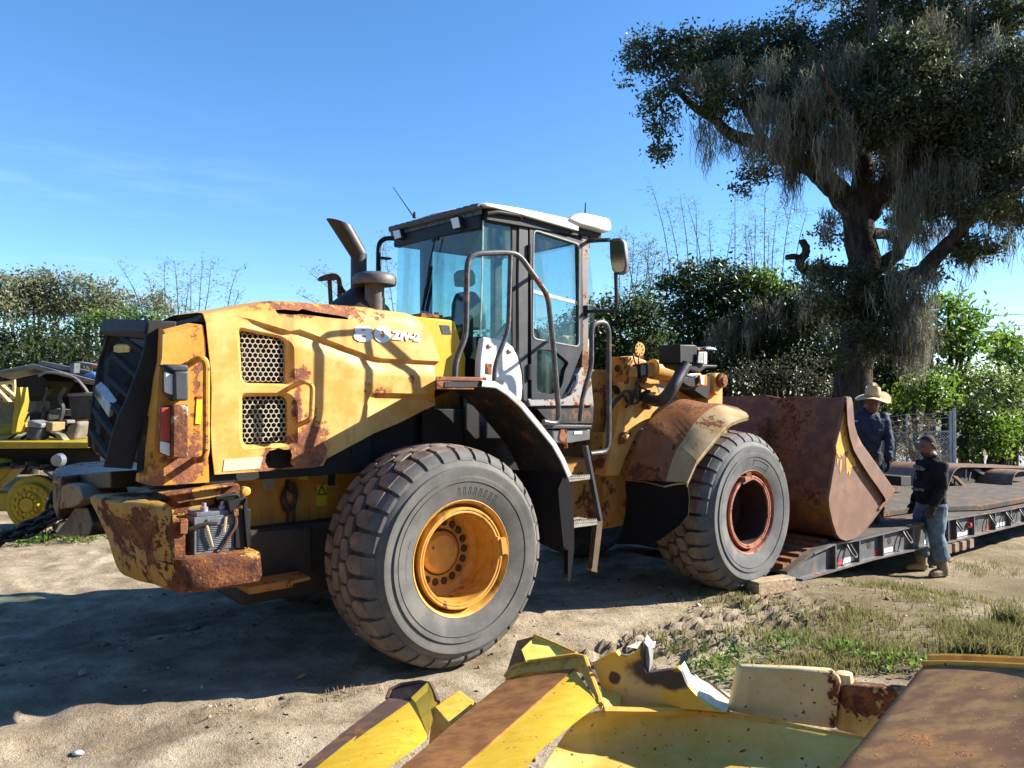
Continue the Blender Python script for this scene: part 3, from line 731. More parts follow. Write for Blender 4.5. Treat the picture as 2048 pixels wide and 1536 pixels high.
# ------------------------------------------------------------------ counterweight
def counterweight():
    top = [LZ('P', *p, 1.225) for p in [(372, 1004), (345, 1012), (322, 1020), (270, 1013), (225, 1004), (190, 995), (168, 986), (150, 984)]]
    bot = [LZ('P', *p, .745) for p in [(512, 1150), (445, 1178), (400, 1184), (372, 1178), (330, 1158), (290, 1140), (240, 1124), (196, 1092), (172, 1066)]]
    b = MB()
    def prof(yn, xe):   # not used
        return None
    # plan outline of the rear mass (near part), from forward along the near side round the corner to the hitch recess
    plan_t = [(-1.30, .34), (-1.62, .34), (-1.76, .355), (-1.84, .41), (-1.93, .56), (-1.99, .74), (-2.03, .93), (-2.06, 1.12), (-2.04, 1.16), (-1.3, 1.16)]
    plan_b = [(-1.28, .25), (-1.56, .25), (-1.66, .265), (-1.74, .32), (-1.80, .48), (-1.84, .66), (-1.88, .85), (-1.90, 1.10), (-1.88, 1.14), (-1.28, 1.14)]
    def ring(z, k, sx=1):
        return [Vector((-1.3 + (a[0] * (1 - k) + c[0] * k + 1.3) * sx, a[1] * (1 - k) + c[1] * k, z)) for a, c in zip(plan_b, plan_t)]
    def inset(r, d):
        c = sum(r, Vector()) / len(r); return [p + (Vector((c.x, c.y, p.z)) - p).normalized() * d for p in r]
    z0, z1 = .72, 1.235
    # lower part full length, upper part cut away for the battery
    lo = [inset(ring(z0, 0), .06), inset(ring(z0 + .02, 0), .02), ring(z0 + .06, .05), ring(.86, .2), ring(.90, .25), inset(ring(.915, .28), .01)]
    b.loft(lo)
    def cut(r): return [Vector((max(-9, min(p.x, -1.775)), p.y, p.z)) for p in r]
    hi = [cut(ring(.9, .25)), cut(ring(1.0, .45)), cut(ring(1.12, .75)), cut(ring(1.19, .95)), inset(cut(ring(1.22, 1)), .012), inset(cut(ring(z1, 1)), .05)]
    b.loft(hi)
    # back wall of the battery recess and its rusty post
    b.box((-1.80, .64, .88), (-1.25, 1.15, 1.22)); b.box((-1.775, .345, .90), (-1.70, .64, 1.13))
    # far half: slab, end column, cheek and lower plate round the hitch recess
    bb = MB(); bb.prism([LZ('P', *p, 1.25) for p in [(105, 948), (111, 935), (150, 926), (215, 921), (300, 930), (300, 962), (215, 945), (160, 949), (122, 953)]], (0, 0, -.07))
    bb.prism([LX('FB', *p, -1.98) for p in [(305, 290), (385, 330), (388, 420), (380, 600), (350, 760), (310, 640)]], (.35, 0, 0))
    bb.build('counterweight_slab', painted('slab_rust_and_shade', (.07, .045, .035), (.12, .075, .055), rust=.5, dirt=(.03, .02, .018), dirt_amt=.9, rough=.3, bump=.9), loader, bevel=.02)  # rust tone darkened further to carry the shade on the rear side
    bb = MB(); bb.prism([LX('FB', *p, -2.0) for p in [(395, 440), (440, 410), (560, 440), (600, 560), (560, 610), (460, 650), (375, 655)]], (.3, 0, 0)); bb.build('hitch_cheek', painted('cheek_paint', (.22, .13, .05), (.28, .17, .07), rust=.55, dirt=(.08, .04, .02), dirt_amt=.8), loader, bevel=.01)
    bb = MB(); bb.prism([LX('FB', *p, -1.93) for p in [(345, 880), (430, 780), (520, 640), (640, 640), (690, 800), (660, 910), (345, 912)]], (.3, 0, 0)); bb.prism([LX('FB', *p, -1.9) for p in [(420, 330), (860, 300), (860, 460), (560, 470), (430, 430)]], (.3, 0, 0)); bb.build('hitch_block', painted('hitch_dark', (.035, .026, .02), (.075, .055, .035), rust=.58, dirt=(.02, .015, .012), dirt_amt=.8), loader, bevel=.01)
    # hitch between the halves
    b.box((-1.60, 1.1, .80), (-1.3, 1.52, 1.2))
    o = b.build('counterweight', m_cwt, loader, smooth=50, bevel=.014)
    o['label'] = 'rusty yellow counterweight with rounded corner'
    # battery
    bb = MB(); s = l3('Z3', [(985, 632), (1262, 606), (1262, 860), (1015, 890), (985, 870)], .42)
    x0, x1 = min(p.x for p in s), max(p.x for p in s); zt = s[0].z; zb = .915
    bb.box((x0, .42, zb), (x1, .62, zt)); bb.box((x0 + .015, .428, zt), (x1 - .015, .61, zt + .025))
    for k in range(13): bb.box((x0 + .02, .413, zb + .02 + .011 * k), (x1 - .012, .424, zb + .026 + .011 * k))
    bb.box((x0 + .07, .41, zt - .055), (x1 - .07, .424, zt - .015))
    bat = bb.build('battery', plain('battery_case', (.12, .135, .155), .5, sc=12), loader, bevel=.004)
    bb = MB()
    for fx in (.3, .75):
        c = Vector((x0 + (x1 - x0) * fx, .47, zt + .02)); bb.lathe([(.022, 0), (.022, .03), (.012, .032), (.012, .055), (0, .055)], c, 'z', 12)
    bb.build('terminal', plain('terminal_lead', (.35, .28, .34), .45, .4), bat)
    bb = MB(); bb.tube(fillet([(x0 + .06, .405, zt - .03), (x0 + .075, .395, zt - .09), (x0 + .10, .40, zb + .04)], .03), .008, 6); bb.tube([(x1 - .06, .405, zt - .01), (x1 - .075, .395, zt - .10)], .009, 6)
    bb.build('rope_handle', plain('rope', (.36, .27, .15), .8), bat)
    bb = MB(); bb.tube(catmull([(x1 - .005, .41, zt + .02), (x1 + .0, .40, zt - .06), (x1 - .04, .40, zb + .09), (x1 - .10, .39, zb + .0), (x1 - .14, .38, .91)]), .009, 6)
    bb.build('cable', plain('cable_brown', (.10, .04, .02), .6), bat)
    # clutter above the battery: cables and trays
    bb = MB()
    for k in range(5):
        y = .42 + .04 * k; bb.tube(catmull([(-1.66 + .01 * k, y, 1.07 + .012 * k), (-1.55, y - .02, 1.10 + .01 * (k % 3)), (-1.45, y + .02, 1.085), (-1.36, y, 1.11)]), .012, 6)
    bb.tube(catmull([(x1 - .0, .47, zt + .06), (x1 + .02, .44, zt + .11), (x1 - .1, .46, zt + .10)]), .013, 6)
    bb.build('cable_bundle', m_blackrust, loader)
    bb = MB(); bb.prism(l3('Z3', [(1215, 520), (1345, 492), (1345, 560), (1310, 545), (1230, 600)], .40), (0, .25, 0))
    bb.prism(l3('Z3', [(1320, 540), (1345, 495), (1368, 830), (1345, 845)], .38), (0, .02, 0)); bb.box(LY('Z3', 1265, 845, .40), LY('Z3', 1330, 560, .50))
    bb.build('battery_cover', m_black, loader, bevel=.004)
    bb = MB(); bb.prism(l3('Z3', [(1252, 580), (1290, 570), (1288, 620), (1258, 630)], .39), (0, .03, 0)); bb.build('rusty_clamp', m_rust, loader, bevel=.004); bb = MB(); bb.prism(l3('Z3', [(890, 640), (945, 640), (940, 745), (888, 745)], .32), (0, .02, 0)); bb.build('rusty_clamp', m_rust, loader, bevel=.004)
    # shelf between counterweight and frame
    bb = MB(); bb.prism(l3('Z3', [(760, 470), (1290, 400), (1290, 412), (800, 490)], .55), (0, .5, 0)); bb.prism(l3('Z3', [(790, 480), (1295, 408), (1300, 470), (960, 520), (880, 540)], .60), (0, .03, 0))
    bb.build('rear_shelf', painted('shelf_paint', (.45, .25, .05), (.5, .3, .07), rust=.5, dirt=(.06, .03, .02), dirt_amt=.8), loader, bevel=.006)
    bb = MB(); c = LY('Z3', 1330, 450, .55); bb.lathe([(.028, .02), (.028, -.03), (.018, -.034), (0, -.034)], c, n=14); bb.prism(l3('Z3', [(1295, 470), (1350, 455), (1352, 480), (1298, 490)], .56), (0, .04, 0)); bb.build('lug', m_yel, loader)
counterweight()
# ------------------------------------------------------------------ main frame, tank, axle
FRY = 1.0
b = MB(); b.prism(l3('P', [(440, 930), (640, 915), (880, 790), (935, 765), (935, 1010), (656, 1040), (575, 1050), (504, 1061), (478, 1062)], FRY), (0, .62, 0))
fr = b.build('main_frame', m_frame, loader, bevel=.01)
sticker('grey_sticker', 'M', [(768, 458), (968, 455), (966, 630), (764, 632)], FRY, m_blst, fr)
sticker('lime_tag', 'M', [(1352, 392), (1502, 388), (1498, 480), (1350, 486)], FRY, m_lime, fr)
sticker('pale_sticker', 'M', [(1645, 365), (1818, 360), (1816, 450), (1642, 452)], FRY, m_blst, fr)
ws = sticker('warning_sticker', 'M', [(1650, 530), (1812, 525), (1802, 905), (1640, 908)], FRY, m_lime, fr)
sticker('orange_band', 'M', [(1655, 525), (1800, 522), (1798, 560), (1653, 562)], .80, plain('dull_red', (.3, .07, .02), .5), fr, -.007)
b = MB()
A = [LY('M', 1722, 575, FRY - .007), LY('M', 1790, 715, FRY - .007), LY('M', 1665, 718, FRY - .007)]
for i in range(3): b.tube([A[i], A[(i + 1) % 3]], .004, 5)
b.build('warning_triangle', m_black, fr)
sticker('dark_sticker', 'M', [(1832, 352), (1945, 348), (1938, 572), (1825, 575)], FRY, m_bkst, fr)
sticker('sticker_border', 'M', [(1822, 342), (1955, 338), (1948, 582), (1815, 585)], FRY, m_blst, fr, -.001)
b = MB(); pts = [LY('M', 1190, 600, FRY - .01), LY('M', 1090, 720, FRY - .04), LY('M', 1085, 860, FRY - .05), LY('M', 1150, 990, FRY - .03), LY('M', 1270, 900, FRY - .04), LY('M', 1300, 760, FRY - .03), LY('M', 1230, 620, FRY - .01)]
m_hose = plain('hose_black', (.03, .024, .02), .6)
b.tube(catmull(pts), .012, 7); b.build('hose', m_hose, loader); b = MB(); b.tube(catmull([LY('M', 1180, 500, FRY - .01), LY('M', 1130, 700, FRY - .04), LY('M', 1190, 960, FRY - .04), LY('M', 1180, 1030, FRY - .03), LY('M', 1160, 1400, FRY - .02)]), .010, 7); b.build('hose', m_hose, loader); b = MB(); b.tube(catmull([LY('M', 1250, 560, FRY - .02), LY('M', 1330, 700, FRY - .03), LY('M', 1280, 960, FRY - .03), LY('M', 1290, 1400, FRY - .02)]), .009, 7); b.build('hose', m_hose, loader); b = MB()
b.prism(l3('M', [(1150, 500), (1280, 520), (1350, 700), (1290, 740), (1160, 640)], FRY - .025), (0, .02, 0))
b.build('hose_clamp', m_hose, loader)
b = MB(); b.prism(l3('Z3', [(1360, 735), (1790, 688), (1800, 1010), (1660, 1070), (1360, 1120)], .82), (0, .98, 0)); b.box((-1.2, .85, .45), (.8, 1.75, .95)); b.build('belly_tank', plain('belly_black', (.03, .024, .018), .7), loader, bevel=.02)
b = MB(); b.prism(l3('Z3', [(1350, 1110), (1780, 1035), (1782, 1060), (1660, 1085), (1660, 1108), (1360, 1160)], .60), (0, .22, 0)); b.build('belly_step', m_tower, loader, bevel=.006)
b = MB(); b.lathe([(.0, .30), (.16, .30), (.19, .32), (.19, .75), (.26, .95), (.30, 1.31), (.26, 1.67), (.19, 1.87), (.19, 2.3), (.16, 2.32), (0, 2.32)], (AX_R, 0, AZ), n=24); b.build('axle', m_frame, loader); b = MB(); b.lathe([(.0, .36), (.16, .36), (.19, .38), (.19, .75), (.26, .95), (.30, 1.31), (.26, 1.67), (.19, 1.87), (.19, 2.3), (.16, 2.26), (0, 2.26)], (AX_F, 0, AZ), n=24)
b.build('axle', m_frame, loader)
# bulkhead inside the rear wheel arch
b = MB(); b.prism(l3('Z4', [(925, 1110), (1060, 1140), (1250, 1250), (1390, 1420), (1440, 1536), (945, 1536)], .72), (0, .06, 0)); b.box((.15, .74, .5), (1.35, 1.9, 1.75)); b.build('inner_fender', m_black, loader, bevel=.01)
# ------------------------------------------------------------------ rear fender, flaps, steps
def arc_r(y, dr=0):
    c = Vector((AX_R, y, AZ)); pts = []
    for a in (97, 88, 80, 71, 62, 53, 44, 36, 28.5): pts.append(Vector((c.x + (1.13 + dr) * math.cos(R(a)), y, c.z + (1.13 + dr) * math.sin(R(a)))))
    return pts
def fender_r():
    base = [Vector((p[0], 0, p[1])) for p in [(-.10, 1.945), (.05, 1.945), (.20, 1.945), (.33, 1.935), (.44, 1.88), (.57, 1.785), (.73, 1.635), (.88, 1.49), (.97, 1.365), (1.04, 1.24)]]
    rows = [[Vector((max(p.x, -.12 + (y - .05) * .66), y, p.z + dz)) for p in base] for y, dz in ((.05, 0), (.06, .008), (.35, .011), (.64, .012))]
    b = MB(); b.shell(rows, (-.006, 0, -.03))
    f = b.build('rear_fender', painted('fender_black', (.022, .021, .021), (.04, .036, .033), rust=.6, dirt=(.08, .04, .025), dirt_amt=.7), loader, smooth=40)
    lip = base[2:]; up = [Vector((0, 0, 0))] * len(lip)
    b = MB(); n = len(lip); T = [(lip[min(i + 1, n - 1)] - lip[max(i - 1, 0)]).normalized() for i in range(n)]; N = [Vector((-t.z, 0, t.x)) for t in T]
    wd = [.026] * n
    rows = [[p + Vector((0, .035, 0)) - nn * w * .9 for p, nn, w in zip(lip, N, wd)], [p + Vector((0, .03, 0)) + nn * .012 for p, nn in zip(lip, N)], [p + Vector((0, .07, 0)) + nn * .022 for p, nn in zip(lip, N)], [p + Vector((0, .14, 0)) + nn * .016 for p, nn in zip(lip, N)]]
    b.loft(rows, False); b.loft([[p + Vector((0, .006, 0)) - nn * .006 for p, nn in zip(r, N)] for r in rows][::-1], False)
    b.build('fender_lip', m_white, f, smooth=50)
    b = MB(); b.prism([(-.17, .06, 1.955), (.26, .06, 1.955), (.30, .66, 1.955), (.24, .66, 1.955)], (0, 0, .03)); b.prism(l3('Z4', [(775, 1084), (1000, 1095), (990, 1136), (775, 1136)], .056), (0, .02, 0)); b.build('deck_plate', m_rust, f, bevel=.006)
    b = MB(); outl = uz('S', [(190, 640), (207, 662), (247, 745), (255, 900), (262, 1060), (262, 1228), (225, 1240), (180, 1200), (150, 900), (140, 760)], .05)
    b.panel(outl, .05, .012); o3 = l3('S', [(180, 640), (150, 900), (175, 1200)], .05)
    b.loft([[p + Vector((0, .0, 0)) for p in o3], [p + Vector((-.10, .3, 0)) for p in o3], [p + Vector((-.12, .6, 0)) for p in o3]], False)
    b.build('mud_flap', m_rub, f, smooth=40)
    b = MB(); P = l3('S', [(215, 1200), (262, 1228), (232, 1470), (215, 1465)], .09)
    for k in range(3): b.prism([p + Vector((.0, .02 * k, 0)) for p in P], (0, .006, 0))
    b.build('strap', m_rub, f)
fender_r()
def steps():
    s = empty('step_ladder', parent=loader)
    b = MB(); t = l3('S', [(0, 268), (400, 270), (398, 292), (0, 300)], .14); b.prism(t, (0, .48, 0)); b.build('platform', m_gray, s, bevel=.006)
    b = MB(); b.prism(l3('S', [(95, 308), (385, 304), (383, 382), (235, 408), (110, 405)], .16), (0, .40, 0)); b.build('step_box', painted('step_box_gray', (.09, .095, .10), (.13, .135, .14), rust=.6, dirt=(.14, .07, .04)), s, bevel=.006)
    b = MB(); b.prism(l3('S', [(265, 318), (325, 316), (322, 338), (262, 340)], .155), (0, .01, 0)); b.build('pale_sticker', plain('reflector_white', (.6, .68, .75), .3), s)
    b = MB(); b.prism(l3('S', [(165, 290), (210, 285), (205, 400), (185, 415), (150, 370)], .15), (0, .012, 0)); b.tube([LY('S', 195, 400, .15), LY('S', 200, 445, .15)], .015, 8); b.build('rusty_latch', m_rust, s)
    for (x0, x1, zt, zb) in ((205, 385, 672, 708), (262, 440, 1012, 1058)):
        b = MB(); P = l3('S', [(x0, zt), (x1, zt - 12), (x1, zb - 24), (x0, zb)], .12); b.prism(P, (0, .012, 0)); b.prism([P[0] + Vector((0, 0, -.01)), P[1] + Vector((0, 0, -.01)), P[1] + Vector((0, 0, -.018)), P[0] + Vector((0, 0, -.018))], (0, .24, 0))
        n = 13
        for k in range(n):
            a = P[0].lerp(P[1], (k + .15) / n); c = P[0].lerp(P[1], (k + .75) / n); b.prism([a, c, c.lerp(a, .3) + Vector((0, 0, .014)), a.lerp(c, .3) + Vector((0, 0, .014))], (0, .012, 0))
        for k in range(1, 6): b.box(P[0].lerp(P[1], 0) + Vector((0, .04 * k, -.012)), P[1] + Vector((0, .04 * k + .008, -.004)))
        b.build('step_tread', plain('tread_steel', (.26, .235, .20), .6, sc=20), s)
    b = MB(); P = l3('S', [(352, 428), (372, 428), (485, 1000), (462, 1000)], .13); b.prism(P, (0, .05, 0)); b.build('ladder_side', m_gray, s, bevel=.004)
    b = MB(); b.prism([p + Vector((0, .25, 0)) for p in l3('S', [(110, 300), (140, 300), (270, 1000), (245, 1000)], .13)], (0, .05, 0)); b.build('ladder_side', m_blackrust, s)
    b = MB(); P = l3('S', [(440, 1015), (482, 1000), (472, 1110), (436, 1400), (400, 1380)], .12)
    for k in range(3): b.prism([p + Vector((.0, .022 * k, 0)) for p in P], (0, .007, 0))
    b.prism(l3('S', [(395, 1370), (440, 1385), (440, 1402), (395, 1390)], .115), (0, .06, 0)); b.build('rubber_strap', painted('strap_brown', (.10, .07, .045), (.15, .10, .07), rust=.7), s)
steps()
# ------------------------------------------------------------------ cab
def mk_glass(name, tint, dirt, dcol):
    m = NT(name); t = m.t
    run = m.noise(1.0, 5, .6, vec=m.co('Object', (7, 7, .6))); spk = m.noise(14, 6, .7)
    f = m.math('ADD', m.math('MULTIPLY', m.step(run, .42, .72), dirt), m.math('MULTIPLY', m.step(spk, .5, .75), dirt * .6), True)
    tr = m.n('BsdfTransparent', {'Color': tint}); gl = m.n('BsdfGlossy', {'Color': (.9, .95, 1), 'Roughness': .06})
    fc = m.n('LayerWeight', {'Blend': .5}).outputs['Facing']; fr = m.n('Math', {0: m.math('MULTIPLY', m.math('POWER', fc, 4.0), .75), 1: .045}, operation='ADD'); mx = m.n('MixShader', {0: fr.outputs[0], 1: tr.outputs[0], 2: gl.outputs[0]})
    df = m.n('BsdfDiffuse', {'Color': dcol}); tl = m.n('BsdfTranslucent', {'Color': dcol}); dd = m.n('MixShader', {0: .3, 1: df.outputs[0], 2: tl.outputs[0]})
    m2 = m.n('MixShader', {0: f, 1: mx.outputs[0], 2: dd.outputs[0]})
    t.links.new(m2.outputs[0], m.out.inputs[0]); return m.mat
g_rear = mk_glass('dirty_green_glass', (.50, .76, .68), .30, (.17, .27, .21))
g_side = mk_glass('dusty_glass', (.80, .90, .88), .22, (.26, .32, .29))
def cab():
    c = empty('cab', parent=loader)
    CY, CF = .62, 2.00
    # B pillar, door posts, sill, roof rail : near side
    b = MB(); b.prism(l3('Z4', [(1243, 140), (1300, 150), (1300, 700), (1296, 1205), (1268, 1205), (1262, 1050), (1240, 940), (1238, 500)], CY), (0, .10, 0))
    b.build('door_post', m_gray, c, bevel=.012)
    b = MB(); b.prism(l3('Z4', [(1208, 150), (1243, 150), (1243, 930), (1210, 890)], CY + .012), (0, .06, 0)); b.build('window_seal', m_black, c)
    b = MB(); b.prism(l3('Z4', [(1598, 230), (1640, 240), (1645, 330), (1640, 1000), (1620, 1195), (1590, 1195), (1606, 900), (1606, 600)], CY), (0, .09, 0))
    b.build('front_post', painted('front_post_paint', (.16, .15, .145), (.22, .20, .19), rust=.54, dirt=(.2, .1, .07), dirt_amt=.8, sc=1.5), c, bevel=.008)
    b = MB(); b.prism(l3('Z4', [(1295, 1188), (1480, 1186), (1530, 1130), (1600, 1010), (1650, 1000), (1672, 1226), (1310, 1232)], CY - .004), (0, .09, 0)); b.build('sill', m_graylt, c, bevel=.008)
    b = MB(); b.prism(l3('Z4', [(1300, 1230), (1672, 1224), (1668, 1330), (1420, 1330), (1340, 1240)], CY + .02), (0, 1.2, 0)); b.build('cab_floor', m_blackrust, c, bevel=.008)
    # roof rail dark band under the roof
    b = MB(); b.prism(l3('Z4', [(1040, 105), (1250, 140), (1580, 222), (1650, 240), (1650, 330), (1600, 300), (1300, 205), (1060, 150)], CY + .02), (0, .07, 0)); b.build('roof_rail', m_blackrust, c)
    # door
    d = empty('door', parent=c)
    out = uz('Z4', [(1304, 200), (1604, 292), (1606, 902), (1494, 1188), (1316, 1192)], CY)
    win = rrect('Z4', [(1326, 222), (1590, 305), (1588, 896), (1320, 848)], CY, 4, .05)
    low = rrect('Z4', [(1340, 905), (1450, 915), (1530, 985), (1505, 1020), (1490, 1120), (1440, 1165), (1345, 1150)], CY, 4, .06)
    b = MB(); b.panel(out, CY - .006, .05, [win, low]); b.build('door_frame', painted('door_paint', (.018, .020, .026), (.030, .033, .040), rust=.72, dirt=(.14, .10, .08), dirt_amt=.3), d, bevel=.005)
    def frame_ring(w, t, y, mat, name, par):
        b = MB(); cx = sum(p[0] for p in w) / len(w); cz = sum(p[1] for p in w) / len(w)
        o = [Vector((u, y, z)) for u, z in w]; i = [p + (Vector((cx, y, cz)) - p).normalized() * t for p in o]
        b.loft([o, i, [p + Vector((0, .02, 0)) for p in i], [p + Vector((0, .02, 0)) for p in o], o], True, False); return b.build(name, mat, par, smooth=0)
    frame_ring(win, .012, CY - .010, plain('window_trim', (.30, .30, .29), .4), 'window_trim', d)
    b = MB(); b.prism(l3('Z4', [(1325, 565), (1590, 635), (1590, 655), (1325, 585)], CY + .01), (0, .012, 0)); b.build('window_rail', plain('window_rail_pale', (.40, .42, .40), .4), d)
    b = MB(); b.panel(win, CY + .022, .005); b.build('window_glass', g_side, d, smooth=0)
    b = MB(); b.panel(low, CY + .022, .005); b.build('lower_glass', mk_glass('lower_glass', (.35, .50, .50), .35, (.20, .28, .28)), d, smooth=0)
    b = MB()
    hn = l3('Z4', [(1568, 1045), (1585, 1055), (1580, 1100), (1545, 1165), (1525, 1172), (1518, 1140), (1545, 1090)], CY - .012); b.prism(hn, (0, .012, 0))
    b.tube(fillet([LY('Z4', 1572, 1055, CY - .012), LY('Z4', 1572, 1085, CY - .035), LY('Z4', 1535, 1158, CY - .035), LY('Z4', 1528, 1165, CY - .012)], .02), .011, 8)
    b.build('door_handle', plain('handle_dark', (.05, .06, .085), .35), d)
    for yy in (350, 1030):
        b = MB(); b.tube([LY('Z4', 1306, yy - 40, CY - .012), LY('Z4', 1306, yy + 50, CY - .012)], .014, 8); b.build('hinge', m_blackrust, d)
    # glass : rear quarter and back
    b = MB(); qx = [(1045, 150), (1210, 168), (1210, 880), (1020, 832)]
    b.prism(l3('Z4', qx, CY + .02), (0, .006, 0)); b.build('quarter_glass', mk_glass('quarter_glass', (.64, .86, .82), .30, (.24, .34, .30)), c)
    rx = LY('Z4', 1042, 400, CY + .02).x; zt = LY('Z4', 1045, 170, CY).z; zb = LY('Z4', 1022, 832, CY).z
    b = MB(); rows = []
    for z, sl in ((zb, -.03), ((zb + zt) / 2, -.01), (zt, .0)):
        rows.append([Vector((rx + sl - .02 * math.sin(math.pi * k / 8), CY + .02 + (CF - CY - .04) * k / 8, z)) for k in range(9)])
    b.loft(rows, False); b.build('rear_glass', g_rear, c)
    b = MB(); b.tube([(rx - .0, CY + .02, zt), (rx - .012, CY + .02, (zt + zb) / 2), (rx - .028, CY + .02, zb)], .007, 6); b.build('glass_edge', plain('glass_edge', (.35, .55, .50), .3), c)
    # far side frame and front
    fx = 1.86
    b = MB()
    for x in (rx + .30, 1.80): b.box((x - .05, CF - .08, 1.8), (x + .05, CF, 3.32))
    b.box((rx, CF - .07, 3.24), (1.88, CF, 3.33)); b.box((rx + .3, CF - .06, 2.2), (1.8, CF, 2.26)); b.box((rx + .0, CF - .05, 1.8), (1.85, CF, 2.2))
    b.build('far_frame', m_blackrust, c, bevel=.01)
    b = MB(); b.box((rx + .35, CF - .03, 2.26), (1.76, CF - .025, 3.24)); b.build('far_glass', g_side, c)
    # windscreen bulging forward
    b = MB(); rows = []
    for z, o in ((1.80, -.02), (2.1, .06), (2.5, .08), (2.9, .05), (3.25, -.02)):
        rows.append([Vector((1.82 + o + .10 * math.sin(math.pi * k / 8) ** .5 if 0 < k < 8 else 1.82 + o, CY + .02 + (CF - CY - .04) * k / 8, z)) for k in range(9)])
    b.loft(rows, False); b.build('windscreen', g_side, c)
    # roof : white shell with a forward box
    ry0, ry1 = CY - .06, CF + .06
    rr = LY('Z4', 1060, 65, ry0); rf = LY('Z4', 1575, 165, ry0); fb = LY('Z4', 1745, 170, ry0)
    x0 = rr.x; x1 = rf.x; x2 = LY('Z4', 1765, 165, ry0).x
    b = MB(); rows = []
    for x, zt_, zb_ in ((x0 - .01, rr.z - .015, rr.z - .03), (x0 + .02, rr.z, rr.z - .035), (x0 + .35, rr.z + .008, rr.z - .05), (x1 - .03, rf.z + .0, rf.z - .095), (x1 + .02, rf.z + .01, rf.z - .10)):
        rows.append([Vector((x, ry0, zb_)), Vector((x, ry0 - .004, zt_ - .012)), Vector((x, ry0 + .03, zt_)), Vector((x, (ry0 + ry1) / 2, zt_ + .055)), Vector((x, ry1 - .03, zt_ + .045)), Vector((x, ry1, zt_ + .015)), Vector((x, ry1, zb_ + .045)), Vector((x, (ry0 + ry1) / 2, zb_ + .03))])
    b.loft(rows)
    roof = b.build('roof', m_white, c, smooth=40, bevel=.006)
    fz = LY('Z4', 1745, 160, ry0).z; fzb = LY('Z4', 1740, 242, ry0).z
    b = MB(); pr = [(x1 - .12, fzb + .05), (x1 + .02, fzb + .02), (x2 - .06, fzb), (x2, fzb + .02), (x2 + .0, fz - .05), (x2 - .03, fz), (x1 + .08, fz + .005), (x1 - .02, fz - .02)]
    b.prism([(u, ry0 - .02, z) for u, z in pr], (0, ry1 - ry0 + .04, 0)); b.build('roof_front', m_white, roof, smooth=40, bevel=.02)
    # corrugated dark back edge and underside
    b = MB()
    for k in range(14):
        y = ry0 + .05 + (ry1 - ry0 - .1) * k / 14; f_ = lambda t: rr.z - .03 + .045 * t; b.tube([(x0 - .025, y, f_(k / 14)), (x0 - .025, y + (ry1 - ry0 - .1) / 14, f_((k + 1) / 14))], [.024, .032], 8); b.prism([(x0 - .012, y, f_(k / 14) + .02), (x0 - .012, y + .13, f_((k + 1) / 14) + .02), (x0 - .012, y + .13, f_((k + 1) / 14) - .06), (x0 - .012, y, f_(k / 14) - .06)], (.004, 0, 0))
    b.build('roof_trim', plain('trim_dark', (.06, .065, .07), .5), roof)
    b = MB(); b.box((x0 + .03, ry0 + .04, rr.z - .14), (x1 + .06, ry1 - .04, rr.z - .045)); b.prism([(x0 + .0, ry0 + .085, rr.z - .20), (x0, ry1 - .05, rr.z - .15), (x0, ry1 - .05, rr.z - .02), (x0, ry0 + .085, rr.z - .06)], (.08, 0, 0)); b.box((x1 - .25, ry0 + .05, fzb - .05), (x2 - .06, ry1 - .1, fzb + .04))
    b.build('roof_underside', m_black, roof, bevel=.01)
    b = MB(); b.tube(fillet([LY('Z4', 1065, 135, CY - .03), LY('Z4', 1120, 125, CY - .04), LY('Z4', 1255, 145, CY - .04), LY('Z4', 1255, 165, CY - .02)], .03), .017, 8); b.build('drip_rail', m_blackrust, roof)
    # work lamps under the back edge of the roof
    for pts in ([(528, 232), (570, 222), (582, 272), (542, 284)], [(857, 160), (905, 150), (918, 215), (873, 226)]):
        P = [LX('Z4', *p, x0 - .04) for p in pts]
        b = MB(); b.prism([p + Vector((.0, 0, 0)) for p in P], (.10, -.04, .01)); l = b.build('work_lamp', m_black, c, bevel=.008)
        cc = sum(P, Vector()) / 4; b = MB(); b.prism([cc + (p - cc) * .86 + Vector((-.008, 0, 0)) for p in P], (.006, 0, 0)); b.build('lens', m_lens, l)
    # wiper
    b = MB(); w = [LX('Z4', *p, rx - .06) for p in [(772, 262), (735, 430), (700, 690)]]; b.tube(w, .007, 6); w2 = [LX('Z4', *p, rx - .055) for p in [(748, 435), (722, 560), (696, 685)]]; b.tube(w2, [.014, .020, .012], 6)
    b.box(LX('Z4', 765, 262, rx - .03) - Vector((0, .05, .04)), LX('Z4', 765, 262, rx - .03) + Vector((.05, .05, .04))); b.build('wiper', m_black, c)
    # seat, steering column, console
    def sx(p, y=1.25): return LY('Z4', *p, y)
    b = MB(); s = [sx(p) for p in [(935, 575), (1005, 575), (1050, 640), (1070, 790), (910, 800), (912, 640)]]; b.prism([p + Vector((0, -.0, 0)) for p in s], (0, .16, 0))
    bs = sx((1000, 700)); b.box((bs.x - .20, 1.05, 1.95), (bs.x + .42, 1.58, 2.15)); b.box((bs.x - .25, 1.10, 2.05), (bs.x - .12, 1.52, 2.55)); b.box((bs.x - .10, .92, 2.25), (bs.x + .3, 1.02, 2.32))
    st = b.build('seat', plain('seat_gray', (.05, .058, .068), .8), c, bevel=.03)
    b = MB(); h = [sx(p) for p in [(912, 470), (930, 452), (985, 450), (1000, 480), (1004, 535), (985, 546), (918, 544)]]; b.prism(h, (0, .12, 0)); b.build('headrest', plain('headrest_torn', (.42, .36, .22), .9, var=.5, sc=12), st, bevel=.02)
    b = MB(); b.box((1.55, 1.15, 1.85), (1.72, 1.45, 2.30)); cc = Vector((1.45, 1.3, 2.42)); b.tube([(1.62, 1.3, 2.25), cc], .03, 8)
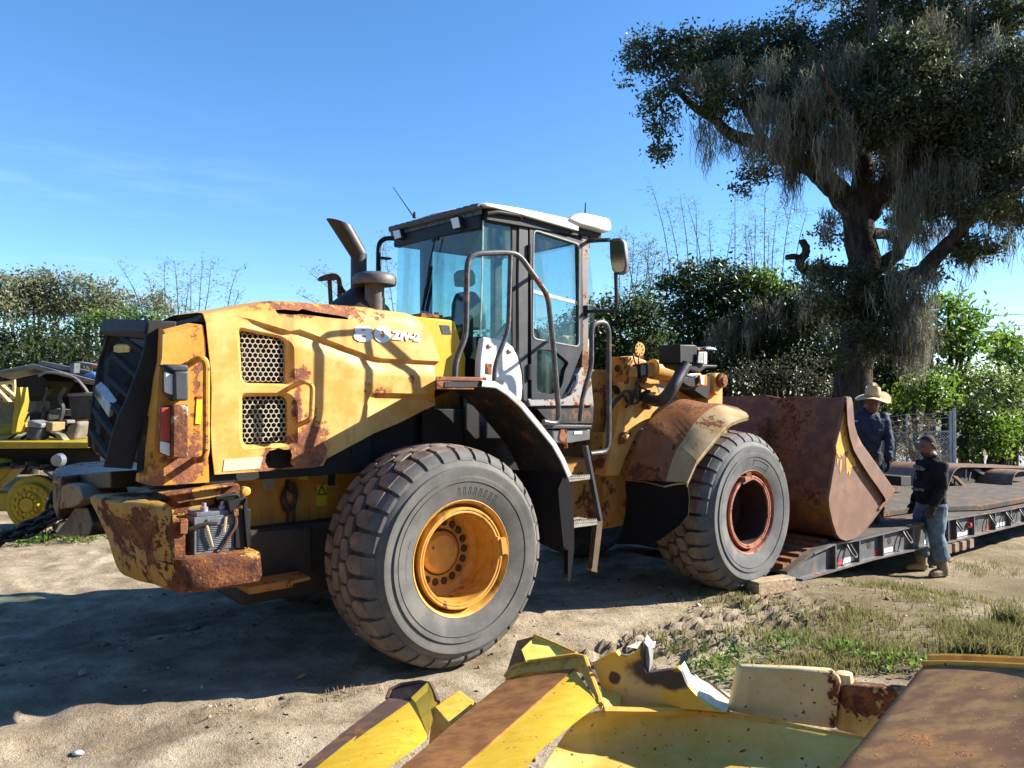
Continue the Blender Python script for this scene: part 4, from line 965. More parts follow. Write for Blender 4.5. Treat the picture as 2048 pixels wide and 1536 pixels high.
    for k in range(24):
        a, e = 2 * math.pi * k / 24, 2 * math.pi * (k + 1) / 24
        f = lambda t: cc + Vector((.09 * math.cos(t) * 1.2, .2 * math.sin(t), .15 * math.cos(t)))
        b.tube([f(a), f(e)], .014, 6)
    b.build('steering_wheel', m_black, c)
    b = MB(); b.box((.85, 1.70, 1.85), (1.6, 1.92, 2.35)); b.box((1.0, .72, 1.85), (1.25, .85, 2.2)); b.build('console', m_black, c, bevel=.02)
    # white panel below the quarter glass
    b = MB(); P = l3('Z4', [(1042, 838), (1095, 838), (1180, 866), (1212, 890), (1240, 945), (1262, 1040), (1268, 1120), (1262, 1190), (1240, 1235), (1150, 1135), (1060, 1095), (1018, 1095), (1022, 960)], CY - .02)
    b.prism(P, (0, .07, 0)); wp = b.build('white_cover', m_white, c, bevel=.015)
    for p in ((1075, 888), (1190, 917)):
        b = MB(); b.lathe([(.020, 0), (.020, -.006), (.012, -.010), (0, -.010)], LY('Z4', *p, CY - .022), n=14); b.build('cover_bolt', m_chrome, wp)
    b = MB(); b.prism(l3('Z4', [(1058, 985), (1092, 990), (1090, 1050), (1056, 1045)], CY - .024), (0, .01, 0)); b.build('latch_recess', m_rust, wp)
    # antennas and mirror arms
    b = MB(); a = LX('P', 829, 436, x0 + .0); t = LX('P', 786, 374, x0 - .05); b.tube([a, t], [.006, .003], 5); b.lathe([(.02, 0), (.012, .05), (0, .06)], a, 'z', 8); b.build('antenna', m_black, c)
    b = MB(); a = LY('P', 1170, 434, 1.0); t = LY('P', 1171, 405, 1.0); b.tube([a, t], [.010, .006], 6); b.lathe([(.04, -.02), (.03, .01), (0, .02)], a, 'z', 10); b.build('antenna', m_black, c)
    mr = empty('mirror', parent=c)
    b = MB(); b.tube(fillet([LY('Z4', 1632, 690, CY), LY('Z4', 1780, 690, .15), LY('Z4', 1802, 660, .12), LY('Z4', 1796, 470, .12)], .05), .016, 8); b.tube([LY('Z4', 1640, 292, CY), LY('Z4', 1700, 286, .3), LY('Z4', 1760, 284, .15)], .018, 8); b.lathe([(.03, -.05), (.03, .05)], LY('Z4', 1628, 690, CY), 'z', 10)
    b.build('mirror_arm', m_blackrust, mr)
    D = LY('Z4', 1800, 380, .12); ax = Vector((-.30, .95, 0)).normalized(); nr = Vector((-.95, -.30, -.14)).normalized()
    def pl(pts, off): # picture outline on the mirror plane
        out = []
        for p in pts:
            r = ray(*q('Z4', *p)); rl = Vector((r[0] * CU + r[1] * SU, -r[0] * SU + r[1] * CU, r[2])); o = Vector((-(P0[0]) * CU - P0[1] * SU, P0[0] * SU - P0[1] * CU, CAMH))
            t = ((D + nr * off) - o).dot(nr) / rl.dot(nr); out.append(o + rl * t)
        return out
    b = MB(); O = pl([(1757, 290), (1775, 275), (1820, 272), (1842, 300), (1852, 380), (1858, 430), (1848, 472), (1825, 484), (1795, 482), (1772, 455), (1760, 385)], 0)
    b.prism(O, nr * -.07); b.build('mirror_shell', plain('mirror_shell', (.10, .10, .10), .45), mr, bevel=.015)
    cc = sum(O, Vector()) / len(O); b = MB(); b.prism([cc + (p - cc) * .84 + nr * .004 for p in O], nr * -.003)
    mm = NT('mirror_glass'); b.build('mirror_glass', mm.fin((.30, .32, .30), .05, 1.0), mr)
    b = MB(); b.tube(fillet([LY('Z4', 565, 278, 2.1), LY('Z4', 490, 272, 2.2), LY('Z4', 447, 300, 2.25), LY('Z4', 445, 480, 2.25)], .08), .024, 8); b.box(LY('Z4', 465, 378, 2.25), LY('Z4', 498, 400, 2.33)); b.build('far_mirror_arm', m_black, c)
cab()
# handrails
b = MB(); b.tube(fillet([LY('Z4', *p, .12) for p in [(880, 1084), (884, 975), (944, 830), (950, 440), (962, 385), (1005, 362), (1165, 355), (1245, 367), (1410, 600), (1440, 870), (1474, 1300), (1455, 1330), (1385, 1318)]], .07), .021, 10)
b.tube(fillet([LY('Z4', *p, .12) for p in [(1197, 372), (1185, 800), (1108, 1000), (1105, 1092)]], .08), .018, 10)
for p in ((880, 1084), (1105, 1092)): b.box(LY('Z4', *p, .10) - Vector((.05, 0, .02)), LY('Z4', *p, .15) + Vector((.05, .04, .01)))
b.build('handrail', m_tube, loader)
b = MB(); b.tube(fillet([LY('Z4', *p, .20) for p in [(1594, 1315), (1604, 1195), (1658, 1000), (1658, 800), (1668, 765), (1700, 751), (1738, 755), (1757, 800), (1757, 1445), (1738, 1490), (1650, 1500)]], .06), .021, 10); b.build('handrail', m_tube, loader)
b = MB(); b.tube(fillet([LY('Z4', *p, 1.9) for p in [(115, 508), (160, 490), (208, 486), (226, 520), (226, 655)]], .05), .022, 8); b.tube([LY('Z4', 168, 512, 1.9), LY('Z4', 176, 655, 1.9)], .02, 8); b.tube([LY('Z4', 226, 540, 1.9), LY('Z4', 268, 612, 1.9)], .018, 8); b.prism(l3('Z4', [(112, 498), (208, 486), (215, 510), (118, 516)], 1.86), (0, .05, 0)); b.build('far_handrail', m_rust, loader)
# exhaust and air intake
b = MB(); EY = 1.3
base = LY('Z4', 332, 660, EY); mid = LY('Z4', 334, 560, EY); top = LY('Z4', 334, 365, EY); tip = LY('Z4', 226, 190, EY)
b.tube([base - Vector((0, 0, .15)), base, mid, top - Vector((0, 0, .02)), top], [.30, .24, .064, .064, .066], 20)
d = (tip - top).normalized(); n0 = Vector((0, 1, 0)); up = d.cross(n0)
rings = [[top + (n0 * math.cos(a) + up * math.sin(a)) * .068 + d * (.0) for a in [2 * math.pi * k / 20 for k in range(20)]], [tip + (n0 * math.cos(a) + up * math.sin(a)) * .074 + d * (.085 * math.sin(a)) for a in [2 * math.pi * k / 20 for k in range(20)]]]
b.loft(rings, True, False); ri = [[p + (top - p).normalized() * 0 + (tip - p) * .08 for p in rings[1]], [tip - d * .25 + (n0 * math.cos(a) + up * math.sin(a)) * .062 for a in [2 * math.pi * k / 20 for k in range(20)]]]
b.loft([rings[1]] + ri, True, False); b.add(ri[1], [tuple(range(20))])
b.build('exhaust_stack', plain('exhaust_steel', (.035, .030, .029), .5, .3, var=.4, sc=3), loader, smooth=40)
b = MB(); ca = LY('Z4', 424, 520, 1.1); b.lathe([(.0, -.02), (.10, -.02), (.166, -.03), (.172, -.01), (.170, .03), (.15, .055), (.09, .07), (0, .075)], ca, 'z', 40); b.lathe([(.082, -.45), (.082, -.13), (.077, -.13), (.077, 0)], ca, 'z', 24); b.lathe([(.095, -.45), (.095, -.36), (.083, -.36)], ca, 'z', 24)
b.build('air_intake', plain('intake_gray', (.085, .078, .075), .55, sc=4, var=.3), loader, smooth=40)

# ------------------------------------------------------------------ front frame and lift gear
FY = .78
b = MB()
b.prism(l3('B', [(285, 480), (340, 470), (470, 515), (500, 560), (500, 680), (570, 660), (1060, 930), (1100, 960), (900, 1000), (560, 1090), (380, 1260), (260, 1530), (200, 1700), (60, 1700), (160, 1250), (235, 880)], FY), (0, .16, 0))
la = b.build('lift_arm', m_lift, loader, bevel=.012)
def patch(pts):
    b = MB(); b.prism(l3('B', pts, FY - .003), (0, .003, 0)); b.build('primer_patch', plain('primer_gray', (.22, .23, .24), .6), la)
patch([(580, 755), (640, 765), (655, 800), (610, 850)]); patch([(690, 910), (760, 870), (800, 905), (720, 965)])
rxx = LY('B', 262, 900, FY).x
b = MB(); b.prism([LX('B', 285, 480, rxx - .01), LX('B', 100, 480, rxx - .01), LX('B', 70, 700, rxx - .02), LX('B', 40, 1500, rxx - .12), LX('B', 150, 1500, rxx - .12), LX('B', 232, 890, rxx - .02)], (.06, .0, 0))
b.box((2.2, 1.0, .7), (2.9, 1.7, 2.1)); b.box((2.2, FY + .05, .6), (3.2, 1.8, 1.5)); b.box((1.2, .95, .65), (2.4, 1.7, 1.25))
tw = b.build('front_frame', m_tower, loader, bevel=.01)
for p, r in (((178, 600), .035), ((150, 850), .075)):
    b = MB(); cc = LX('B', *p, rxx - .03); b.lathe([(0, -.004), (r, -.004), (r, .0)], cc, 'x', 20); b.build('frame_hole', m_dark, tw)
# far lift arm and bits behind the cab
b = MB(); b.prism(l3('B', [(285, 480), (340, 470), (470, 515), (570, 660), (1060, 930), (560, 1090), (380, 1260), (260, 1530), (60, 1700), (160, 1250)], FY), (0, .14, 0))
for i, v in enumerate(b.v): b.v[i] = (v[0], v[1] + .92, v[2])
b.build('lift_arm', m_lift, loader, bevel=.012)
b = MB(); b.box((2.05, 1.05, 2.0), (2.2, 1.3, 2.42)); b.tube([(2.0, 1.2, 2.3), (2.3, 1.2, 2.3)], .13, 14); b.prism(l3('B', [(0, 640), (50, 630), (50, 680), (0, 690)], 1.0), (0, .1, 0)); b.build('bell_crank', m_lift, loader, bevel=.01)
# tilt cylinder
b = MB(); p0, p1, p2 = LY('B', 530, 602, FY), LY('B', 690, 632, FY), LY('B', 815, 655, FY); b.tube([p0, p1 - (p1 - p0) * .02, p1], .098, 20); b.tube([p1, p2, p2 + (p2 - p1).normalized() * .02], [.106, .106, .075], 20); b.tube([p2, p2 + (p2 - p1) * 1.6], .05, 12); b.prism(l3('B', [(497, 535), (560, 545), (572, 600), (570, 660), (500, 690)], FY - .1), (0, .2, 0)); b.build('lift_cylinder', m_lift, loader, smooth=40, bevel=.006)
# top bracket with disc
b = MB(); b.prism(l3('B', [(370, 500), (372, 380), (385, 350), (410, 340), (438, 352), (446, 385), (446, 500)], FY + .1), (0, .03, 0)); b.build('bracket', m_rust, loader, bevel=.004)
b = MB(); cc = LY('B', 408, 402, FY + .09)
for k in range(8): a = k * math.pi / 4; b.lathe([(.012, 0), (.010, -.012), (0, -.012)], cc + Vector((.048 * math.cos(a), 0, .048 * math.sin(a))), n=8)
b.lathe([(.068, .004), (.068, -.004), (0, -.006)], cc, n=24); b.build('bracket_disc', m_lift, loader)
b = MB(); b.prism(l3('B', [(345, 500), (352, 370), (366, 362), (372, 500)], FY + .12), (0, .03, 0)); b.build('bracket_back', m_black, loader)
# junction boxes and hoses
b = MB(); b.prism(l3('B', [(330, 590), (410, 570), (415, 690), (325, 685)], FY - .06), (0, .07, 0)); b.build('valve_box', m_lift, loader, bevel=.01)
b = MB(); b.prism(l3('B', [(412, 555), (492, 545), (494, 690), (418, 688)], FY - .10), (0, .11, 0)); b.build('work_lamp', m_black, loader, bevel=.012)
b = MB(); b.prism(l3('B', [(420, 565), (470, 560), (470, 660), (425, 670)], FY - .105), (0, .006, 0)); b.build('lamp_glass', plain('dull_glass', (.16, .17, .19), .2), loader)
m_hb = plain('hose_brown', (.04, .028, .02), .5)
def hose(pts, r, y=FY - .06): b = MB(); b.tube(catmull([LY('B', *p, y + .03 * math.sin(i * 2.1)) for i, p in enumerate(pts)]), r, 7); b.build('hose', m_hb, loader)
hose([(120, 1000), (150, 930), (230, 850), (290, 830), (330, 880), (300, 950), (260, 1000)], .014); hose([(250, 880), (280, 940), (330, 960), (390, 940), (410, 850), (400, 740)], .012); hose([(300, 860), (345, 840), (390, 760), (400, 690)], .010); hose([(330, 940), (350, 870), (420, 800), (480, 830), (440, 900)], .012); hose([(420, 930), (440, 850), (510, 830), (430, 900)], .012); hose([(345, 500), (340, 450), (360, 540), (390, 560), (400, 480)], .008); hose([(110, 1010), (180, 920), (250, 870)], .018); hose([(395, 740), (370, 770), (420, 700)], .02)
b = MB(); b.prism(l3('B', [(465, 700), (600, 690), (610, 755), (460, 760)], FY - .04), (0, .06, 0)); b.build('guard_plate', m_lift, loader, bevel=.006)
# lug on the arm
b = MB(); b.prism(l3('B', [(225, 1300), (250, 1255), (320, 1245), (325, 1300), (250, 1370), (225, 1380)], FY - .05), (0, .05, 0)); b.build('lug', m_rust, loader, bevel=.006)
b = MB(); cc = LY('B', 272, 1305, FY - .06); b.lathe([(.028, .02), (.028, -.02), (.012, -.026), (0, -.026)], cc, n=14); b.build('lug_pin', m_lift, loader)
# light bracket : fat bent pipe, housing and lamps
BY = .34
b = MB(); b.tube(catmull([LY('B', 470, 905, FY - .08), LY('B', 560, 930, BY + .2), LY('B', 640, 915, BY + .08), LY('B', 740, 800, BY), LY('B', 830, 640, BY), LY('B', 880, 560, BY)]), .055, 14); b.build('lamp_pipe', plain('pipe_black', (.028, .026, .027), .45), loader, smooth=40)
cc = LY('B', 490, 985, FY - .05); b = MB(); b.lathe([(.035, .06), (.035, -.02), (.02, -.03), (0, -.03)], cc, n=12); b.build('pipe_bolt', m_rust, loader)
b = MB(); b.prism(l3('Z9', [(250, 110), (640, 120), (700, 150), (700, 600), (250, 600)], BY), (0, .26, 0)); b.prism(l3('Z9', [(240, 600), (1225, 640), (1215, 710), (940, 720), (760, 850), (330, 700)], BY), (0, .22, 0)); hs = b.build('lamp_housing', m_black, loader, bevel=.012)
b = MB(); b.prism(l3('Z9', [(735, 300), (930, 300), (950, 330), (945, 615), (800, 600), (705, 590)], BY - .03), (0, .012, 0)); b.build('lamp_back', plain('lamp_back_gray', (.30, .31, .28), .4), hs, bevel=.01)
b = MB(); b.prism(l3('Z9', [(880, 300), (930, 300), (950, 330), (945, 615), (880, 615)], BY - .034), (0, .04, 0)); b.build('lamp_edge', m_white, hs)
b = MB(); b.prism(l3('Z9', [(310, 1000), (430, 880), (780, 880), (820, 1180), (600, 1260), (480, 1240), (300, 1140)], BY), (0, .16, 0)); b.build('headlamp', m_black, hs, bevel=.03)
ch = NT('chrome_strip'); ch = ch.fin((.85, .86, .9), .12, .9)
b = MB(); b.prism(l3('Z9', [(435, 870), (560, 850), (700, 880), (700, 930), (580, 945), (440, 915)], BY - .01), (0, .10, 0)); b.build('lamp_top', ch, hs, bevel=.01)
b = MB(); b.prism(l3('Z9', [(930, 165), (1170, 190), (1235, 270), (960, 245)], BY - .01), (0, .12, 0)); b.build('lamp_top', ch, hs, bevel=.01)
b = MB(); b.prism(l3('Z9', [(770, 895), (960, 890), (960, 1170), (690, 1170), (780, 1060)], BY - .02), (0, .09, 0)); b.build('turn_signal', m_amber, hs, bevel=.01)
b = MB(); b.prism(l3('Z9', [(780, 905), (880, 905), (870, 1140), (800, 1130)], BY - .03), (0, .012, 0)); b.build('signal_face', m_lens, hs)
b = MB(); b.prism(l3('Z9', [(700, 1180), (1000, 900), (1030, 1180), (960, 1500), (880, 1450), (640, 1290)], .55), (0, .2, 0)); b.build('bracket_arm', m_black, loader)
# upright link with pin
b = MB(); b.prism(l3('Z9', [(970, 1470), (1030, 1170), (1110, 920), (1170, 850), (1280, 840), (1370, 960), (1380, 1050), (1350, 1130), (1350, 1530), (1340, 1800), (960, 1700)], .62), (0, .12, 0)); lk = b.build('boom_link', m_lift, loader, bevel=.01)
b = MB(); b.prism(l3('Z9', [(1120, 1100), (1140, 920), (1200, 870), (1290, 870), (1370, 960), (1340, 1150), (1280, 1380), (1200, 1420), (1140, 1350)], .57), (0, .05, 0)); b.build('link_plate', m_lift, lk, bevel=.008)
b = MB(); cc = LY('Z9', 1290, 1040, .57); b.lathe([(.075, .02), (.075, -.035), (.055, -.045), (.04, -.045), (.04, -.06), (0, -.062)], cc, n=24); b.build('link_pin', m_rust, lk)
# ------------------------------------------------------------------ front fender
def fender_f():
    out = [LY(z, *p, .0) for z, p in (('B', (1520, 1082)), ('B', (1400, 1120)), ('B', (1300, 1178)), ('B', (1150, 1350)), ('B', (1000, 1535)), ('S', (1200, 555)), ('S', (1130, 712)))]
    mid = [LY(z, *p, .22) for z, p in (('B', (1480, 1040)), ('B', (1340, 1000)), ('B', (1190, 980)), ('B', (1000, 1120)), ('B', (860, 1320)), ('S', (1030, 500)), ('S', (955, 738)))]
    inn = [LY(z, *p, .62) for z, p in (('B', (1340, 985)), ('B', (1240, 972)), ('B', (1100, 960)), ('B', (830, 912)), ('B', (560, 1082)), ('S', (780, 330)), ('S', (652, 685)))]
    fine = lambda L: catmull(L, 5)
    out, mid, inn = fine(out), fine(mid), fine(inn)
    b = MB(); b.shell([mid, [a.lerp(c, .5) + Vector((0, 0, .015)) for a, c in zip(mid, inn)], inn], (0, .0, -.012))
    f = b.build('front_fender', painted('front_fender_rust', (.20, .078, .030), (.27, .115, .045), rust=.57, dirt=(.12, .04, .02), dirt_amt=.8, rough=.5, blobs=[(LY('B', 900, 980, .4), (.2, .3, .1), .6), (LY('S', 760, 640, .5), (.15, .3, .12), .8)]), loader, smooth=50)
    b = MB(); edge = [p + Vector((-.004, -.0, -.03)) for p in out]
    b.shell([edge, out, [a.lerp(c, .5) + Vector((0, 0, .008)) for a, c in zip(out, mid)], mid], (0, .0, -.012))
    b.build('fender_edge', painted('fender_edge_paint', (.36, .26, .12), (.44, .34, .19), rust=.68, dirt=(.26, .12, .035), dirt_amt=.9, rough=.45, blobs=[(LY('B', 1170, 1200, .1), (.10, .3, .10), .45)]), f, smooth=50)
    # flap
    o1, i1 = out[-1], inn[-1]
    rows = []
    for t, dz, dx in ((0, 0, 0), (.3, -.14, .02), (.6, -.30, .0), (.85, -.44, -.05), (1, -.52, -.12)):
        w = []
        for k in range(9):
            s = k / 8; p = o1.lerp(i1, s); sag = .04 * math.sin(math.pi * s)
            cut = .16 * max(0, .35 - s) / .35 * smooth(.5, 1, t)
            w.append(p + Vector((dx - sag * t + .06 * max(0, .3 - s) * t, 0, dz * (1 + .12 * s) + cut)))
        rows.append(w)
    b = MB(); b.shell(rows, (.012, .0, 0)); b.build('mud_flap', m_rub, f, smooth=50)
fender_f()
# ------------------------------------------------------------------ bucket
def bucket():
    BKY, BKF = -.10, 2.72
    side = [(490, 197), (505, 193), (522, 205), (534, 240), (538, 300), (546, 400), (566, 470), (600, 540), (700, 680), (830, 870), (772, 962), (700, 1062), (620, 1170), (575, 1215), (530, 1240), (480, 1250), (440, 1232), (415, 1200), (385, 1110), (362, 1000), (358, 940), (372, 860), (385, 780), (400, 690), (412, 610), (404, 560), (440, 420), (468, 262)]
    P = l3('T', side, BKY)
    k = empty('bucket', parent=loader)
    msp = painted('bucket_side_paint', (.27, .155, .095), (.32, .19, .125), rust=.74, dirt=(.22, .12, .08), dirt_amt=.5, rough=.6, bump=.5)
    mt = NT('bucket_side'); 
    msp2 = painted('bucket_side_mixed', (.155, .084, .054), (.205, .118, .077), rust=.66, dirt=(.20, .10, .07), dirt_amt=.5, rough=.6)
    b = MB(); b.panel([(p.x, p.z) for p in P], BKY, .03); b.build('side_plate', msp2, k, smooth=0)
    yp = l3('T', [(468, 300), (482, 330), (490, 420), (500, 520), (515, 600), (545, 660), (558, 700), (520, 710), (485, 765), (482, 650), (500, 590), (470, 600), (450, 640), (430, 640), (412, 610), (408, 560), (440, 430)], BKY)
    b = MB(); b.panel([(p.x, p.z) for p in yp], BKY - .004, .004); b.build('paint_remnant', painted('bucket_yellow', (.66, .34, .06), (.72, .40, .09), rust=.56, dirt=(.3, .13, .06), dirt_amt=.7, sc=3), k, smooth=0)
    for sp in ([(505, 720), (520, 712), (512, 760), (500, 770)], [(440, 660), (452, 655), (448, 720), (438, 760), (432, 720)], [(415, 640), (425, 650), (420, 700), (412, 690)], [(560, 720), (572, 735), (560, 745)]):
        b = MB(); b.panel([(p.x, p.z) for p in l3('T', sp, BKY)], BKY - .004, .004); b.build('paint_remnant', m_yel, k, smooth=0)
    edge = [(490, 197), (505, 193), (522, 205), (534, 240), (538, 300), (546, 400), (566, 470), (600, 540), (700, 680), (832, 868), (775, 958)]; inner = [(486, 225), (487, 240), (488, 260), (490, 320), (495, 400), (512, 500), (540, 590), (580, 660), (650, 770), (715, 860), (768, 935)]
    b = MB(); b.loft([l3('T', edge, BKY - .05), l3('T', inner, BKY - .05), l3('T', inner, BKY - .0), l3('T', edge, BKY - .0), l3('T', edge, BKY - .05)], False); b.prism(l3('T', [(486, 225), (490, 197), (505, 193)], BKY - .05), (0, .05, 0)); b.build('side_cutter', painted('cutter_rust', (.155, .086, .057), (.20, .115, .077), rust=.70, dirt=(.18, .1, .07), dirt_amt=.6, rough=.6), k, smooth=20, bevel=.006)
    b = MB(); e = l3('T', [(828, 868), (872, 850), (842, 890), (742, 1022), (722, 1020), (735, 1000)], BKY - .02); b.prism(e, (0, BKF - BKY, 0)); b.build('cutting_edge', m_rust, k, bevel=.004)
    # shell : back plate swept across the width
    line = side[27:] + side[0:1]; back = [(490, 197), (468, 262), (440, 420), (404, 560), (412, 610), (400, 690), (385, 780), (372, 860), (358, 940), (362, 1000), (385, 1110), (415, 1200), (440, 1232), (480, 1250), (530, 1240), (620, 1170), (740, 1010)]
    sm = [(487, 199), (462, 330), (436, 460), (412, 600), (396, 720), (376, 850), (360, 950), (363, 1010), (386, 1110), (415, 1195), (440, 1230), (480, 1248), (530, 1238), (620, 1168), (740, 1010)]
    L = catmull(l3('T', sm, BKY + .02), 3); rows = []
    for j in range(15):
        y = j / 14 * (BKF - BKY - .04); r = [p + Vector((0, y, 0)) for p in L]
        r[0] = r[0] + Vector((0, 0, .03 * noise.noise(Vector((j * .6, 2, 0))) + (.02 if j in (5, 6) else 0))); rows.append(r)
    b = MB(); b.shell(rows, (.035, 0, .0))
    b.build('back_plate', painted('bucket_back_rust', (.115, .045, .025), (.19, .080, .038), rust=.60, dirt=(.045, .018, .014), dirt_amt=.95, rough=.55, bump=.7, blobs=[(LX('T', 240, 890, 4.7), (.25, .2, .12), .5), (LX('T', 40, 320, 4.8), (.2, .3, .5), .5)]), k, smooth=40)
    b = MB(); b.panel([(p.x, p.z) for p in P], BKF - .03, .03); b.build('far_side_plate', msp2, k, smooth=0)
    # back hooks
    b = MB()
    for y in (.75, 1.75): b.prism([(4.66, y, .55), (4.2, y, .8), (4.2, y, 1.15), (4.8, y, 1.6)], (0, .08, 0))
    b.prism([(3.3, .9, 1.6), (4.3, .9, .9), (4.3, .9, .72), (3.2, .9, 1.2)], (0, .14, 0)); b.prism([(3.3, 1.6, 1.6), (4.3, 1.6, .9), (4.3, 1.6, .72), (3.2, 1.6, 1.2)], (0, .14, 0))
    b.build('bucket_bracket', m_rust, k, bevel=.01)
bucket()
# ================================================================== GROUND, ROAD
def axis(a, b, lo, hi, st, grow=1.12):
    c = list(np.arange(a, b, st)); s = st; x = b
    up = []
    while x < hi: up.append(x); s *= grow; x += s
    up.append(hi); s = st; x = a; dn = []
    while x > lo: s *= grow; x -= s; dn.append(max(x, lo))
    return np.array(sorted(set(dn)) + c + up)
gx = axis(-5.5, 8.5, -500, 500, .05); gy = axis(2.2, 11.5, -30, 800, .05)
def vnoise(x, y, sc, seed):
    r = np.random.default_rng(seed); T = r.random((256, 256)).astype(np.float32)
    X = x / sc + 1000; Yv = y / sc + 1000; i = np.floor(X).astype(int); j = np.floor(Yv).astype(int); fx = X - i; fy = Yv - j
    fx = fx * fx * (3 - 2 * fx); fy = fy * fy * (3 - 2 * fy)
    g = lambda a, b: T[a % 256, b % 256]
    return (g(i, j) * (1 - fx) + g(i + 1, j) * fx) * (1 - fy) + (g(i, j + 1) * (1 - fx) + g(i + 1, j + 1) * fx) * fy
def sst(a, b, x): t = np.clip((x - a) / (b - a), 0, 1); return t * t * (3 - 2 * t)
def ground_z(X, Yg):
    base = -0.34 * sst(7.6, 10.6, 0.35 * X + 0.75 * Yg + 0.35 * np.maximum(0, X)) * sst(0, 4, X + 2) - 0.25 * sst(11, 24, Yg)
    du = (X - P0[0]) * CU + (Yg - P0[1]) * SU; dv = -(X - P0[0]) * SU + (Yg - P0[1]) * CU
    n = (vnoise(X, Yg, 1.1, 1) - .5) * .05 + (vnoise(X, Yg, .35, 2) - .5) * .034 + (vnoise(X, Yg, .13, 3) - .5) * .026
    rough = .4 + 1.3 * sst(.45, .7, vnoise(X, Yg, .9, 4))
    h = n * rough
    # tyre prints left beside the machine, and ruts behind it
    trk = sst(-.95, -.88, dv) * (1 - sst(-.14, -.08, dv)) * sst(.2, .6, du) * (1 - sst(3.2, 4.0, du))
    row = np.floor((dv + 2) / .17); ph = (du / .24 + .5 * (row % 2)) % 1; pv = ((dv + 2) / .17) % 1
    cell = (1 - sst(.30, .42, np.abs(ph - .5))) * (1 - sst(.32, .44, np.abs(pv - .5)))
    h += trk * (.02 - .085 * cell) * (.5 + .9 * vnoise(X, Yg, .5, 9))
    rut = np.exp(-((dv - .3) / .28) ** 2) + np.exp(-((dv - 2.3) / .28) ** 2)
    h += -.03 * rut * (du < .3) + .012 * np.sin(dv * 40 + 3 * vnoise(X, Yg, .7, 5)) * rut * (du < 0)
    near = 1 - sst(9, 20, np.hypot(X, Yg - 5))
    # flat footing under the wheels, the block and the boots
    return base + h * near
XX, YY = np.meshgrid(gx, gy, indexing='ij')
ZZ = ground_z(XX, YY)
nx, ny = len(gx), len(gy); idx = np.arange(nx * ny).reshape(nx, ny)
Fg = np.stack([idx[:-1, :-1], idx[1:, :-1], idx[1:, 1:], idx[:-1, 1:]], -1).reshape(-1, 4)
def ground_mat():
    m = NT('sandy_ground'); P = m.n('NewGeometry').outputs['Position']
    S = lambda sc: m.n('Mapping', {'Vector': P, 'Scale': (sc, sc, sc)}).outputs[0]
    big = m.noise(.55, 6, .62, vec=P); mid = m.noise(3.2, 7, .65, vec=P); fine = m.noise(26, 5, .7, vec=P); grit = m.noise(120, 3, .7, vec=P)
    col = m.ramp(mid, [(.30, (.19, .145, .093)), (.44, (.33, .262, .175)), (.58, (.46, .378, .265)), (.75, (.56, .485, .365))])
    dark = m.math('MULTIPLY', m.step(big, .48, .66), .75)
    col = m.mix(dark, col, (.16, .115, .072))
    sx = m.n('SeparateXYZ', {0: P})
    right = m.math('MULTIPLY', m.step(sx.outputs[0], 1.3, 3.6), m.step(m.math('ADD', big, m.math('MULTIPLY', mid, .5)), .58, .82))
    far = m.step(sx.outputs[1], 10, 18)
    g = m.math('MAXIMUM', right, far)
    gcol = m.ramp(fine, [(.35, (.10, .068, .035)), (.5, (.175, .135, .06)), (.66, (.20, .19, .075))])
    col = m.mix(m.math('MULTIPLY', g, .72), col, gcol)
    # fallen leaves, small dark crumbs and pale grit
    col = m.mix(m.math('MULTIPLY', m.step(fine, .57, .66), .6), col, (.105, .075, .05))
    col = m.mix(m.math('MULTIPLY', m.step(grit, .60, .68), .5), col, (.58, .52, .44))
    h = m.math('ADD', m.math('MULTIPLY', fine, .6), m.math('MULTIPLY', grit, .4))
    m.bump(h, 1.0, .045)
    return m.fin(col, .95, spec=.15)
gr = np_mesh('ground', np.stack([XX, YY, ZZ], -1).reshape(-1, 3), Fg, ground_mat(), smooth=True); tag(gr, 'sandy work yard ground with tyre prints and thin grass', 'ground', kind='structure')
# road far right
def flat_strip(name, pts, mat, label, cat, dz):
    b = MB(); n = len(pts) // 2
    b.loft([[Vector((x, y, gz(x, y) + dz)) for x, y in pts[:n]], [Vector((x, y, gz(x, y) + dz)) for x, y in pts[n:]]], False)
    o = b.build(name, mat, None, fix=False); tag(o, label, cat, kind='structure'); return o
flat_strip('road', [(5, 26.5), (15, 25.2), (40, 25), (90, 24), (5, 33), (15, 31), (40, 30.5), (90, 30)], plain('road_gray', (.30, .29, .28), .85, sc=2), 'pale grey road beyond the trailer', 'road', .02)
# loose things on the sand
m_stone = plain('stone_grey', (.34, .30, .25), .9, sc=20)
V = []; F = []; rg = np.random.default_rng(11)
ico = [(0, 0, 1), (1, 0, 0), (0, 1, 0), (-1, 0, 0), (0, -1, 0), (0, 0, -1)]; icf = [(0, 1, 2), (0, 2, 3), (0, 3, 4), (0, 4, 1), (5, 2, 1), (5, 3, 2), (5, 4, 3), (5, 1, 4)]
npb = 16000; px_ = rg.uniform(-3.8, 5.5, npb); py_ = 2.9 + rg.random(npb) ** 1.5 * 6.5; pk = vnoise(px_, py_, .5, 21); keep = pk > rg.uniform(.25, .8, npb); px_, py_ = px_[keep], py_[keep]
pz_ = ground_z(px_, py_); sz_ = .0038 * np.exp(rg.normal(size=len(px_)) * .65)
sc3 = np.stack([sz_ * rg.uniform(.8, 1.8, len(sz_)), sz_ * rg.uniform(.8, 1.8, len(sz_)), sz_ * rg.uniform(.6, 1.1, len(sz_))], 1)
V = (np.array(ico)[None] + rg.normal(size=(len(px_), 6, 3)) * .22) * sc3[:, None, :] + np.stack([px_, py_, pz_ + sz_ * .3], 1)[:, None, :]
F = (np.array(icf)[None] + np.arange(len(px_))[:, None, None] * 6).reshape(-1, 3)
